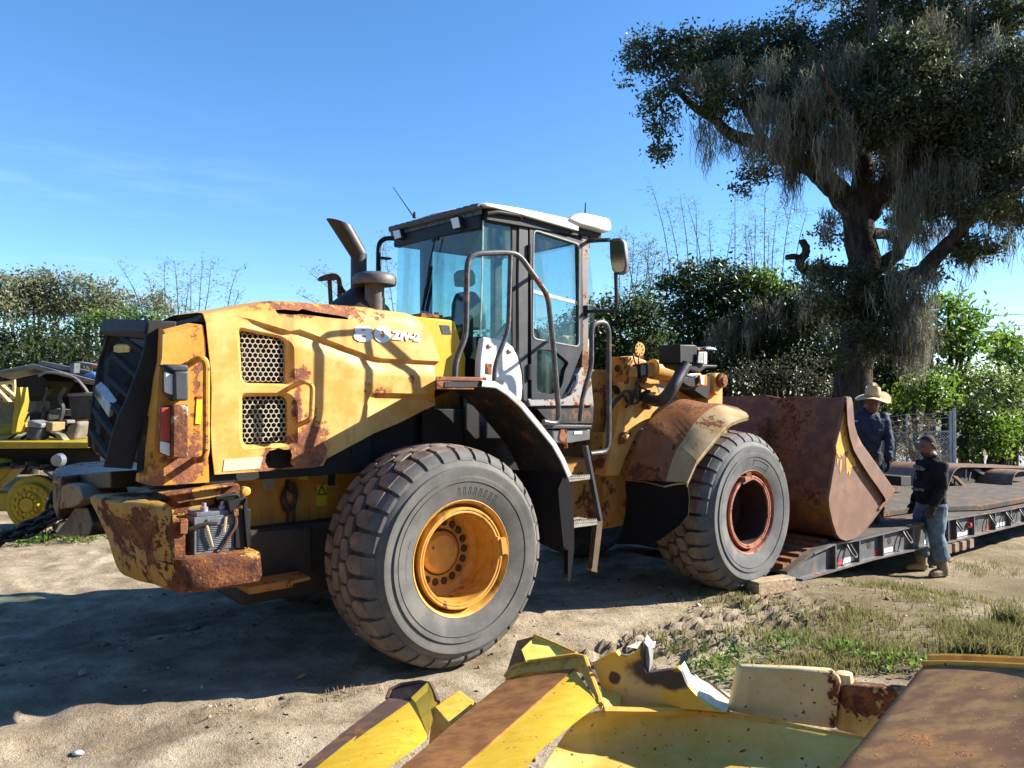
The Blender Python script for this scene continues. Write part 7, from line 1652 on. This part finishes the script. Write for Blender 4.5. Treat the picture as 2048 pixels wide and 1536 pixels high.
def twig(b, p, c, r0, r1, wob=.12, n=6):
    p, c = Vector(p), Vector(c); L = (c - p).length; P = [p.lerp(c, t / n) + Vector((random.gauss(0, 1), random.gauss(0, 1), random.gauss(0, 1))) * wob * L * .25 * math.sin(math.pi * t / n) for t in range(n + 1)]
    b.tube(P, [r0 + (r1 - r0) * t / n for t in range(n + 1)], 6)
def bark_mat(name, a, c):
    m = NT(name); n = m.noise(1, 7, .7, vec=m.co('Object', (7, 7, 1.6))); f = m.noise(22, 4, .7); m.bump(m.math('ADD', n, m.math('MULTIPLY', f, .4)), .9, .04); return m.fin(m.mix(m.step(n, .36, .64), a, c), .95, spec=.1)
m_bark = bark_mat('oak_bark', (.026, .021, .017), (.075, .064, .053)); m_bark2 = bark_mat('pale_bark', (.16, .14, .11), (.30, .27, .22))
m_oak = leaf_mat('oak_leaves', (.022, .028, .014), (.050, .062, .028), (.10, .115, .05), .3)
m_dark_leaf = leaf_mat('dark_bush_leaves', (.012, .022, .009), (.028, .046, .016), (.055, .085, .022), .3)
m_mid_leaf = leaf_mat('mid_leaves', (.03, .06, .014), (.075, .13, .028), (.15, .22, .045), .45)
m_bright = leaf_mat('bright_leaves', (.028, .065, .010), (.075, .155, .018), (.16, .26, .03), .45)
m_pale = leaf_mat('pale_tree_leaves', (.075, .09, .045), (.17, .19, .10), (.31, .32, .20), .4)
m_bam = leaf_mat('bamboo_leaves', (.05, .07, .03), (.12, .15, .06), (.20, .22, .09), .4)
def moss_mat():
    m = NT('spanish_moss'); rnd = m.n('Attribute', attribute_name='shade').outputs['Fac']; col = m.ramp(rnd, [(0, (.055, .053, .038)), (.5, (.175, .168, .122)), (1, (.35, .34, .25))])
    d = m.n('BsdfDiffuse', {'Color': col}); tr = m.n('BsdfTranslucent', {'Color': col}); a = m.n('MixShader', {0: .35, 1: d.outputs[0], 2: tr.outputs[0]}); m.t.links.new(a.outputs[0], m.out.inputs[0]); return m.mat
m_moss = moss_mat()
def moss(name, spots, par, off, rng=RNG):
    """hanging strands: narrow wavering ribbons; spots = (top centre, half width, length, count)"""
    V = []; F = []; A = []
    for c, w, L, n in spots:
        nc = max(2, n // 22)
        for _ in range(nc):
            cc = np.array(c) + rng.normal(size=3) * np.array([w * .55, w * .6, .22 * L]); l0 = L * rng.uniform(.35, 1.15); sh = rng.random()
            for _ in range(22):
                p = cc + rng.normal(size=3) * np.array([.085, .085, .10]); l = l0 * rng.uniform(.12, 1.1); a = rng.uniform(0, math.pi); wd = rng.uniform(.006, .016); dx, dy = math.cos(a) * wd, math.sin(a) * wd; o = len(V); k = 4
                sw = rng.normal(size=2) * .04
                for j in range(k + 1):
                    t = j / k; ww = (1 - .75 * t) * (1 if j % 2 else .6); q_ = p + np.array([sw[0] * t + rng.normal() * .036, sw[1] * t + rng.normal() * .036, -l * t])
                    V += [q_ + [dx * ww, dy * ww, 0], q_ - [dx * ww, dy * ww, 0]]
                for j in range(k): F.append((o + 2 * j, o + 2 * j + 1, o + 2 * j + 3, o + 2 * j + 2)); A.append(min(1, max(0, sh * .6 + rng.random() * .4)))
    return np_mesh(name, np.array(V) - off, np.array(F), m_moss, par, attr=A)
# ---------------------------------------------------------------- live oak
OD = 20.0
base = WD('O', 930, 1480, OD); base.z = gz(base.x, base.y) - .1
oak = empty('oak_tree', base); tag(oak, 'huge live oak draped with grey hanging moss', 'tree'); bo = np.array(base)
def o3(x, y, d=0): return WD('O', x, y, OD + d) - base
b = MB()
def limb_o(pts, r): 
    P = catmull([o3(*p) for p in pts], 6); n = len(P); b.tube([p + Vector((random.gauss(0, .02), random.gauss(0, .02), 0)) for p in P], [r[0] + (r[1] - r[0]) * (i / (n - 1)) ** .8 for i in range(n)], 12)
s_ = OD / FPX / 1.92
limb_o([(925, 1760), (935, 1480), (950, 1300), (965, 1150), (975, 1000), (955, 860), (960, 790)], (.50, .36))
limb_o([(955, 840), (890, 750), (820, 680), (720, 610), (600, 560), (470, 520), (400, 460), (310, 400), (240, 330, -1)], (.36, .06))
limb_o([(960, 800), (970, 650), (950, 500), (985, 320), (1010, 120), (1000, -80)], (.34, .10))
limb_o([(985, 820), (1070, 710, -.5), (1200, 620, -1), (1330, 520, -1.5), (1440, 340, -2), (1500, 230, -2)], (.32, .10))
limb_o([(1010, 1030), (1090, 985), (1130, 920), (1140, 860), (1180, 800)], (.22, .10))
limb_o([(1020, 1110), (1180, 1060, -1), (1240, 1000, -1.2), (1330, 900, -1.5), (1420, 800, -2), (1600, 690, -2.5)], (.28, .10))
limb_o([(930, 1050), (830, 1040), (750, 1035), (728, 1005), (755, 965), (735, 922)], (.17, .09)); limb_o([(735, 995), (710, 985), (682, 988)], (.09, .07))
limb_o([(960, 900), (1060, 900, 1), (1110, 940, 1.5)], (.2, .08)); limb_o([(600, 560), (520, 420), (430, 330), (300, 220), (160, 200)], (.12, .04)); limb_o([(830, 690), (760, 500, 1), (680, 330, 1.5), (620, 200, 2)], (.18, .05)); limb_o([(970, 600), (880, 420, -2), (800, 250, -3)], (.16, .05)); limb_o([(1200, 620, -1), (1180, 400, -2), (1150, 150, -2.5)], (.18, .06)); limb_o([(1330, 520, -1.5), (1500, 480, -1), (1640, 420, 0)], (.14, .05))
limb_o([(1000, 1250, -1), (1100, 1350, -1.5), (1140, 1340, -1.7)], (.14, .08))
trunk_b = b
blobs = [(160, 180, 75, 100, 0, .35), (95, 260, 45, 90, 0, .25), (300, 220, 130, 100, 0, .8), (195, 400, 65, 110, 0, .45), (190, 540, 55, 80, 0, .3), (440, 205, 130, 90, .5, 1), (420, 350, 120, 90, -1, .9), (600, 195, 140, 90, 1, 1), (610, 350, 140, 100, 0, .9), (790, 215, 160, 105, 1, 1), (760, 400, 150, 100, -1, .9), (940, 130, 120, 100, 2, 1), (950, 310, 170, 130, 0, 1), (1110, 60, 150, 120, 1, 1), (1130, 280, 160, 150, -2, 1), (1060, 450, 150, 110, -2, .9), (1270, 150, 130, 150, 0, .9), (1300, 400, 160, 130, -2, .9), (1500, 60, 160, 110, -1, .9), (1540, 330, 110, 160, -2, .9), (1420, 260, 80, 120, 1, .35), (1200, 560, 160, 100, -1, .8), (1420, 600, 150, 120, -2, .8), (1370, 760, 150, 90, -2, .7), (1540, 600, 100, 160, -1, .8), (1100, 720, 110, 100, 1, .6), (620, 620, 90, 60, 0, .35), (530, 700, 60, 50, 0, .2), (830, 560, 110, 90, -1, .6), (1390, 960, 80, 55, -1.5, .7), (1150, 830, 100, 80, 1, .4), (860, 900, 55, 60, 1, .25), (1560, 800, 90, 90, -1, .5), (700, 520, 100, 70, 1, .5), (1000, -120, 300, 130, 1, .7), (1400, -140, 260, 130, 0, .7), (700, -60 + 140, 60, 40, 1, .25), (1020, 560, 100, 80, 2, .5), (800, 1040, 90, 40, -.5, .4), (940, 1060, 110, 50, -1, .5), (1120, 1060, 130, 60, 0, .6), (1700, 300, 120, 300, -2, .7), (1700, 700, 120, 200, -2, .6), (850, 1140, 110, 70, -1, .6), (1080, 1160, 110, 70, -1, .5), (1150, 1260, 90, 110, -1, .55), (1020, 1290, 60, 90, -1.2, .35), (900, 1300, 60, 120, -1.2, .3)]
pts = []; tw = trunk_b
for x, y, rx, ry, d, den in blobs:
    c = px2w('O', x, y, OD + d) - bo; k = (OD + d) / FPX / 1.92; r = np.array([rx * k, max(rx, ry) * k * .9, ry * k]); vol = rx * ry / 10000
    p, cl = crown_pts(c, r, int(74 * vol * den) + 5, 40, .16); pts.append(p)
    for q_ in cl[::9]: twig(tw, c, q_, .035, .008)
leaves('crown', np.concatenate(pts), .115, m_oak, oak, .46)
tw.build('trunk', m_bark, oak, smooth=60, fix=False)
ms = [(410, 365, 50, 90), (610, 410, 55, 190), (705, 440, 55, 230), (380, 490, 50, 130), (375, 580, 14, 90), (480, 545, 70, 90), (560, 560, 50, 100), (720, 600, 60, 170), (690, 640, 40, 130), (880, 480, 70, 170), (800, 560, 60, 150), (860, 560, 60, 140), (1200, 470, 60, 240), (1100, 520, 60, 180), (1300, 560, 130, 190), (1450, 500, 110, 190), (1180, 650, 70, 220), (1250, 720, 90, 130), (1150, 760, 40, 220), (1500, 770, 90, 150), (850, 790, 30, 120), (835, 860, 20, 80), (1110, 850, 60, 140), (1340, 960, 70, 120), (1420, 930, 60, 90), (1540, 900, 50, 120), (1300, 830, 90, 120), (650, 770, 12, 50), (528, 745, 8, 50), (1130, 1090, 90, 120), (1170, 1180, 60, 230), (830, 1060, 60, 100), (1130, 1350, 60, 140), (970, 1270, 30, 120), (1010, 1320, 40, 90), (1350, 1040, 8, 90), (1250, 1060, 30, 100), (1460, 660, 80, 160), (760, 380, 60, 130), (1400, 420, 80, 150), (1250, 330, 90, 130), (1120, 330, 80, 120), (560, 370, 60, 110), (250, 480, 10, 60), (1580, 480, 60, 180), (1200, 1240, 40, 160), (880, 1180, 60, 130), (1090, 1190, 60, 150), (1130, 1220, 60, 170)]
ms += [(1050, 250, 60, 120), (900, 350, 60, 140), (830, 420, 50, 120), (1160, 420, 70, 200), (1380, 300, 70, 130), (1480, 330, 80, 160), (1330, 660, 80, 180), (1550, 640, 60, 180), (1080, 600, 60, 160), (1230, 520, 60, 180), (660, 520, 50, 140), (1420, 760, 70, 140), (1200, 860, 60, 160), (520, 460, 40, 90), (300, 300, 40, 80), (480, 250, 50, 90), (620, 260, 60, 110), (800, 240, 60, 120), (940, 220, 60, 130), (1180, 180, 70, 140), (1320, 160, 60, 130), (1450, 180, 60, 130), (1540, 260, 60, 160), (760, 320, 60, 120), (1080, 120, 60, 120), (1240, 90, 60, 120), (1020, 420, 50, 150), (880, 620, 40, 120)]
spots = []
for x, y, w, L in ms:
    d = random.uniform(-2.2, -.3); k = (OD + d) / FPX / 1.92; spots.append((px2w('O', x, y, OD + d), w * k, L * k, int(w * L / 24) + 20))
moss('hanging_moss', spots, oak, bo)
# ---------------------------------------------------------------- bushes and trees
def bush(name, label, cat, zn, base_px, d, blobs, mat, leaf=.16, dens=60, spread=.24, per=24, stem=True, group=None, bark=None, mossy=None, asp=.4):
    c0 = WD(zn, *base_px, d); c0.z = gz(c0.x, c0.y); r0 = empty(name, c0); tag(r0, label, cat, group); off = np.array(c0); P = []; b = MB()
    for bl in blobs:
        x, y, rx, ry = bl[:4]; dd = bl[4] if len(bl) > 4 else 0; den = bl[5] if len(bl) > 5 else 1
        k = (d + dd) / FPX / ZN[zn][2]; c = px2w(zn, x, y, d + dd) - off; r = np.array([rx * k, min(max(rx, ry), 1.6 * min(rx, ry)) * k * .8, ry * k])
        vol = r[0] * r[2]; p, cl = crown_pts(c, r, int(dens * vol * den / (spread * 4)) + 4, per, spread); P.append(p)
        if stem:
            f = Vector((c[0] * .25 + random.gauss(0, .1), random.gauss(0, .1), 0)); b.tube(catmull([f, f.lerp(Vector(c), .5) + Vector((random.gauss(0, .15), random.gauss(0, .1), .1)), Vector(c)], 4), [.10 * (1 - t / 9.) + .02 for t in range(9)], 7)
            for q_ in cl[::10]: twig(b, Vector(c), q_, .03, .006)
    P = np.concatenate(P); P = P[P[:, 2] > .0 + .02]
    leaves('crown', P, leaf, mat, r0, asp)
    if stem: b.build('trunk', bark or m_bark, r0, smooth=60, fix=False)
    if mossy: moss('hanging_moss', [(px2w(zn, x, y, d - .6), w * d / FPX / ZN[zn][2], L * d / FPX / ZN[zn][2], int(w * L / 16) + 20) for x, y, w, L in mossy], r0, off)
    return r0
# dark thicket behind the loader
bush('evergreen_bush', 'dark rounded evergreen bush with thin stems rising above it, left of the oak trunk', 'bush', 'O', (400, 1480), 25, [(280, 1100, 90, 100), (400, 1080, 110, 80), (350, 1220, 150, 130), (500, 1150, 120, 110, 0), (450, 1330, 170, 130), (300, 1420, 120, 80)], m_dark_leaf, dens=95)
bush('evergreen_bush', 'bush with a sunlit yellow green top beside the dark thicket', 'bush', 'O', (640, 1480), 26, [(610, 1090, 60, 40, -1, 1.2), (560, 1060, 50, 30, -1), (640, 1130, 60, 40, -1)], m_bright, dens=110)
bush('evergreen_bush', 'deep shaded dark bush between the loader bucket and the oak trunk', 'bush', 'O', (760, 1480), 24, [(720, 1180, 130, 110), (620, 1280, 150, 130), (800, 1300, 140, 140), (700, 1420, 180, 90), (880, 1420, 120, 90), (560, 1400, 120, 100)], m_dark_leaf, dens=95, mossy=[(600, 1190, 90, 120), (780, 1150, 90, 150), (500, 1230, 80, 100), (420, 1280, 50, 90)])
bush('bramble_bush', 'grey green bramble with pale twigs directly above the loader bucket', 'bush', 'O', (650, 1490), 21, [(600, 1440, 110, 60, 0, .8), (720, 1400, 110, 60, 0, .8), (500, 1440, 60, 50, 0, .6), (760, 1470, 100, 50)], leaf_mat('bramble_leaves', (.015, .02, .011), (.036, .042, .024), (.085, .088, .055), .3), leaf=.09, dens=60, spread=.2)
bush('evergreen_bush', 'bushy green shrubs with bamboo tops behind the cab mirror', 'bush', 'O', (60, 1480), 27, [(30, 1200, 100, 70), (140, 1180, 70, 70), (60, 1320, 140, 110), (190, 1330, 90, 120), (-80, 1300, 120, 140), (100, 1450, 160, 80)], leaf_mat('shade_green_leaves', (.018, .034, .011), (.042, .072, .022), (.09, .125, .036), .35), dens=100)
bush('evergreen_bush', 'dark undergrowth left of the cab seen through its glass', 'bush', 'P', (1130, 800), 29, [(1130, 700, 80, 60), (1040, 690, 70, 50), (1200, 740, 80, 60), (960, 720, 80, 60)], m_dark_leaf, dens=80)
bush('evergreen_bush', 'dark undergrowth at the foot of the oak behind the man in the straw hat', 'bush', 'O', (1050, 1500), 22.5, [(1000, 1450, 110, 90), (1120, 1430, 110, 100), (1060, 1350, 90, 70), (1180, 1350, 70, 80)], m_dark_leaf, leaf=.13, dens=95, spread=.2)
# right of the oak
bush('leafy_tree', 'bright green leafy tree standing tall between the oak and the sky', 'tree', 'R4', (500, 1400), 23, [(560, 200, 130, 80), (720, 290, 110, 80), (600, 430, 150, 110), (760, 480, 60, 70), (650, 560, 90, 60), (420, 330, 60, 100)], m_bright, leaf=.19, dens=95, spread=.26)
bush('leafy_tree', 'low green tree with one rounded lit clump above the fence', 'tree', 'R4', (420, 1400), 21, [(440, 760, 130, 110), (480, 880, 110, 90, 0), (300, 850, 100, 90), (250, 930, 130, 80, .5)], m_bright, leaf=.15, dens=85, spread=.22)
bush('leafy_tree', 'farthest right leafy tree with bright yellow green clumps', 'tree', 'R4', (1000, 1350), 25, [(1010, 430, 90, 70), (930, 540, 110, 90), (1060, 560, 90, 100), (1150, 640, 90, 100)], m_bright, leaf=.18, dens=80, spread=.26)
bush('grey_bush', 'dull grey green bush below the bright trees at the right', 'bush', 'R4', (950, 1380), 22, [(900, 760, 130, 110), (1050, 820, 130, 140), (800, 900, 110, 110), (700, 760, 110, 140, .5), (950, 980, 160, 80)], m_mid_leaf, leaf=.11, dens=90, spread=.2)
bush('lime_bush', 'lime green bush by the road at the right', 'bush', 'R4', (900, 1390), 20.5, [(880, 1180, 130, 100), (1000, 1130, 120, 90), (930, 1270, 120, 70), (700, 1340, 60, 60)], m_bright, leaf=.13, dens=90, spread=.2)
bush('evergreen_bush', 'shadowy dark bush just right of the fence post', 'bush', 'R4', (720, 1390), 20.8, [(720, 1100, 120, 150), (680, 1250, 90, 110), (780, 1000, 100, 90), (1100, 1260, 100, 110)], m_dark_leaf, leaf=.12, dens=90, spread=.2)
bush('vine_tangle', 'dead grey brown vines hanging on the chain link fence', 'vines', 'R4', (350, 1420), 17.9, [(350, 1120, 90, 60), (200, 1180, 100, 80), (420, 1100, 50, 70), (150, 1330, 90, 100), (300, 1300, 110, 110, .2), (480, 1320, 70, 100, .2)], leaf_mat('dead_vine', (.05, .04, .025), (.12, .10, .065), (.20, .17, .11), .2), leaf=.10, dens=48, spread=.14, stem=False, asp=.2)
# trees along the left horizon
bush('pale_tree', 'tall grey green tree at the far left edge of the tree line', 'tree', 'LT', (60, 700), 30, [(40, 190, 80, 60, 0, .6), (30, 330, 100, 110), (-60, 260, 80, 120)], m_pale, leaf=.17, dens=110, spread=.26, bark=m_bark2)
bush('pale_tree', 'highest grey green tree of the left tree line, with pale branches', 'tree', 'LT', (230, 700), 31, [(230, 180, 110, 70, 0, .75), (330, 200, 80, 60, 0, .7), (200, 320, 150, 100), (340, 330, 110, 90), (130, 220, 60, 50, 0, .5)], m_pale, leaf=.17, dens=120, spread=.26, bark=m_bark2)
bush('pale_tree', 'grey green tree of the left tree line sloping down towards the bamboo', 'tree', 'LT', (520, 700), 31, [(450, 200, 80, 55, 0, .6), (560, 230, 90, 60, 0, .7), (520, 340, 130, 90), (680, 290, 90, 60, 0, .7), (660, 360, 90, 60)], m_pale, leaf=.17, dens=110, spread=.26, bark=m_bark2)
bush('pale_tree', 'sparse pale scrub by the bamboo canes at the end of the left tree line', 'tree', 'LT', (900, 600), 32, [(820, 330, 90, 60, 0, .6), (960, 320, 90, 60, 0, .6), (1050, 360, 80, 40, 0, .6), (960, 270, 50, 40, 0, .4)], m_pale, leaf=.15, dens=100, spread=.26, bark=m_bark2)
bush('evergreen_bush', 'bright green bush just left of the open grille', 'bush', 'LT', (500, 700), 26, [(520, 450, 110, 70), (600, 400, 90, 50), (480, 560, 110, 70), (640, 470, 60, 60), (880, 400, 110, 40), (760, 430, 100, 60)], m_mid_leaf, leaf=.14, dens=85)
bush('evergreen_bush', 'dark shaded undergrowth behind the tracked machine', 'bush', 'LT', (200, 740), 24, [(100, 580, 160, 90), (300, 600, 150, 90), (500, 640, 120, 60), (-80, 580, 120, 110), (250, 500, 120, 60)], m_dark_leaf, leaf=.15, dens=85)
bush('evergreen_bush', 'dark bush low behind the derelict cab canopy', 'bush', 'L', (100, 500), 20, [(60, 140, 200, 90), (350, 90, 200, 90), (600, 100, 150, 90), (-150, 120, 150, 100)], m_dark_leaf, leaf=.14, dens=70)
# far wood closing the horizon; unseen trees added around the camera cut sky fill
fw = []
ring = [(x, 42 + 3 * math.sin(x * .4), .8 if x > 14 else 1) for x in np.arange(-36, 44, 1.1)] + [(-30 + 1.5 * math.sin(y), y, 1.5) for y in np.arange(-15, 42, 1.5)] + [(x, -15 + 1.2 * math.sin(x), 2.3) for x in np.arange(-30, 34, 1.2)] + [(45 + math.sin(y), y, 1.0) for y in np.arange(-24, 24, 1.5)]
for x, y, kk in ring:
    h = (4.6 + 1.8 * smooth(2, 5, x) * (1 - smooth(13, 15, x)) * (y > 30) + 1.0 * math.sin(x * .7 + y) + .8 * math.sin(x * 1.9 + 1)) * kk
    p, _ = crown_pts((x, y, gz(x, y) + h * .45), (1.6, 1.6, h * .55), int(44 * max(1, kk)), 16, .4, shell=.3); fw.append(p)
tag(leaves('far_wood_and_sky_block', np.concatenate(fw), .34, m_dark_leaf, None, .5), 'distant dark wood closing the view behind the yard, plus unseen trees added around the camera to block sky light', 'wood', kind='stuff')
# ---------------------------------------------------------------- thin bamboo canes
def bamboo(label, zn, base_px, d, canes, leafy=1.0):
    c0 = WD(zn, *base_px, d); c0.z = gz(c0.x, c0.y); r0 = empty('bamboo_clump', c0); tag(r0, label, 'bamboo', 'bamboo clumps behind the yard'); b = MB(); L = []
    for x0, y0, x1, y1, bend in canes:
        a, c = WD(zn, x0, y0, d + random.uniform(-1, 1)) - c0, WD(zn, x1, y1, d) - c0; m = a.lerp(c, .6) + Vector((bend * (c - a).length, 0, .03)); P = catmull([a, m, c], 8); n = len(P)
        b.tube(P, [.022 * (1 - i / n) + .005 for i in range(n)], 4)
        for i in range(2, n):
            for _ in range(2):
                e = P[i] + Vector((random.gauss(0, .32), random.gauss(0, .2), random.uniform(.0, .35))); b.tube([P[i], e], [.005, .002], 3)
                for _ in range(int(5 * leafy)): L.append(np.array(P[i].lerp(e, random.uniform(.3, 1.1))) + RNG.normal(size=3) * .06)
    b.build('canes', bark_mat('cane_bark', (.10, .10, .06), (.22, .21, .14)), r0, smooth=0, fix=False); leaves('leaves', np.array(L), .10, m_bam, r0, .25)
bamboo('thin bamboo canes against the sky right of the cab mirror', 'O', (150, 1200), 29, [(60, 1250, 90, 930, .02), (120, 1250, 60, 900, -.02), (110, 1250, 150, 930, .02), (30, 1250, 40, 960, .0), (160, 1250, 130, 950, .03), (190, 1250, 200, 980, .02), (80, 1260, 110, 1000, .0), (140, 1250, 180, 960, -.02)], 2.2)
bamboo('tall bare bamboo canes above the dark rounded bush', 'O', (330, 1200), 30, [(250, 1200, 160, 715, .03), (280, 1200, 215, 790, .03), (310, 1200, 270, 760, .02), (340, 1200, 330, 780, .0), (370, 1200, 300, 790, .03), (400, 1200, 380, 860, .0), (430, 1200, 470, 880, -.02)], 1.0)
bamboo('leafier bamboo canes between the dark bush and the oak stub', 'O', (560, 1200), 30, [(480, 1200, 480, 750, .0), (520, 1200, 520, 870, .01), (550, 1200, 560, 830, .0), (590, 1200, 595, 740, .0), (620, 1200, 640, 830, -.02), (650, 1200, 700, 780, -.02), (690, 1200, 760, 800, -.03), (560, 1200, 530, 900, .02), (600, 1200, 610, 900, .0)], 1.6)
bamboo('slender canes rising over the left tree line', 'LT', (1050, 600), 30, [(900, 500, 710, 75, .05), (1000, 500, 990, 90, .0), (1080, 500, 1050, 65, .01), (1150, 500, 1150, 120, .0), (1190, 500, 1220, 60, .0), (1210, 500, 1270, 105, .02), (1350, 500, 1430, 120, -.03), (1370, 500, 1440, 260, -.02), (940, 500, 890, 160, .03), (1100, 500, 1140, 200, .0)], .8)
bamboo('wispy leaning bamboo beyond the exhaust stack', 'P', (690, 700), 28, [(760, 700, 620, 545, .06), (770, 700, 600, 590, .05), (800, 700, 640, 540, .05), (740, 720, 770, 470, .0), (800, 720, 770, 500, .0)], 1.2)
# ---------------------------------------------------------------- grass and weeds on the yard
m_grass = leaf_mat('grass_blades', (.06, .07, .022), (.11, .145, .035), (.26, .22, .10), .35, 2.0)
def grass(name, label, xs, hmin, hmax, mat, wd=.006):
    N = len(xs); z = ground_z(xs[:, 0], xs[:, 1]); h = RNG.uniform(hmin, hmax, N); a = RNG.uniform(0, 2 * math.pi, N); l = RNG.uniform(.1, .8, N) * h; w = wd * RNG.uniform(.6, 1.4, N); b = RNG.uniform(0, math.pi, N)
    B = np.stack([xs[:, 0], xs[:, 1], z - .005], 1); sx = np.stack([np.cos(b) * w, np.sin(b) * w, 0 * w], 1); mid = B + np.stack([np.cos(a) * l * .35, np.sin(a) * l * .35, h * .6], 1); tip = B + np.stack([np.cos(a) * l, np.sin(a) * l, h], 1)
    V = np.stack([B - sx, B + sx, mid + sx * .7, mid - sx * .7, tip], 1).reshape(-1, 3); i = np.arange(N)[:, None] * 5
    F = np.concatenate([i + [[0, 1, 2]], i + [[0, 2, 3]], i + [[3, 2, 4]]], 1).reshape(-1, 3); o = np_mesh(name, V, F, mat, attr=np.repeat(RNG.random(N), 3)); tag(o, label, 'grass', kind='stuff'); return o
def scatter(patches):
    out = []
    for x, y, rx, ry, n in patches:
        c = WZ('P', x, y, gz(*WZ('P', x, y, -.1)[:2])); e = WZ('P', x + rx, y, c.z); f = WZ('P', x, y - ry, c.z); R_ = abs(e.x - c.x); S_ = abs(f.y - c.y)
        k = max(1, n // 14); cl = RNG.normal(size=(k, 2)) * .5; p = np.repeat(cl, 14, 0) + RNG.normal(size=(k * 14, 2)) * .05 / max(R_, .05); out.append(np.stack([c.x + p[:, 0] * R_, c.y + p[:, 1] * S_], 1))
    return np.concatenate(out)
grass('grass', 'thin patchy grass over the sand between the loader and the scrap', scatter([(1700, 1240, 120, 30, 1600), (1560, 1270, 120, 30, 1200), (1900, 1210, 120, 30, 900), (1480, 1210, 90, 20, 700), (1750, 1300, 140, 30, 2200), (1650, 1330, 150, 20, 1800), (1820, 1180, 150, 20, 1100), (1980, 1140, 90, 20, 600), (1350, 1290, 80, 20, 700), (1960, 1270, 90, 30, 2600)]), .02, .075, m_grass, .004)
grass('grass', 'tall grass clump at the right edge of the yard', scatter([(2005, 1295, 40, 16, 1500), (2035, 1255, 25, 12, 600), (1965, 1320, 50, 10, 700)]), .07, .20, m_grass, .005)
grass('dry_grass', 'few dry straw tufts on the bare sand', scatter([(680, 1390, 40, 12, 110), (760, 1385, 25, 10, 40), (900, 1370, 40, 10, 40), (480, 1430, 60, 16, 50)]), .015, .05, leaf_mat('dry_straw', (.20, .15, .08), (.34, .27, .16), (.48, .40, .26), .2), .003)
m_weed = leaf_mat('weed_leaves', (.04, .085, .014), (.08, .145, .022), (.15, .23, .045), .4)
def weeds(label, patches, n, size, hh):
    n = int(n * .24)
    P = scatter([(x, y, rx, ry, n * 14) for x, y, rx, ry in patches]); z = ground_z(P[:, 0], P[:, 1]); C = np.stack([P[:, 0], P[:, 1], z + RNG.uniform(.01, hh, len(P))], 1); o = leaves('weeds', C, size, m_weed, None, .45, -.3); tag(o, label, 'weeds', kind='stuff')
weeds('fresh green weeds in front of the torn plate and cream plate', [(1400, 1345, 50, 14), (1450, 1370, 50, 14), (1480, 1320, 60, 10), (1550, 1300, 80, 12), (1720, 1315, 60, 12), (1800, 1335, 50, 10), (1900, 1350, 50, 8)], 45, .04, .09)
weeds('green weeds growing under the tracked machine', [(90, 1080, 40, 8), (150, 1085, 40, 8), (60, 1090, 40, 6), (190, 1080, 20, 8), (30, 1075, 30, 6)], 60, .05, .12)
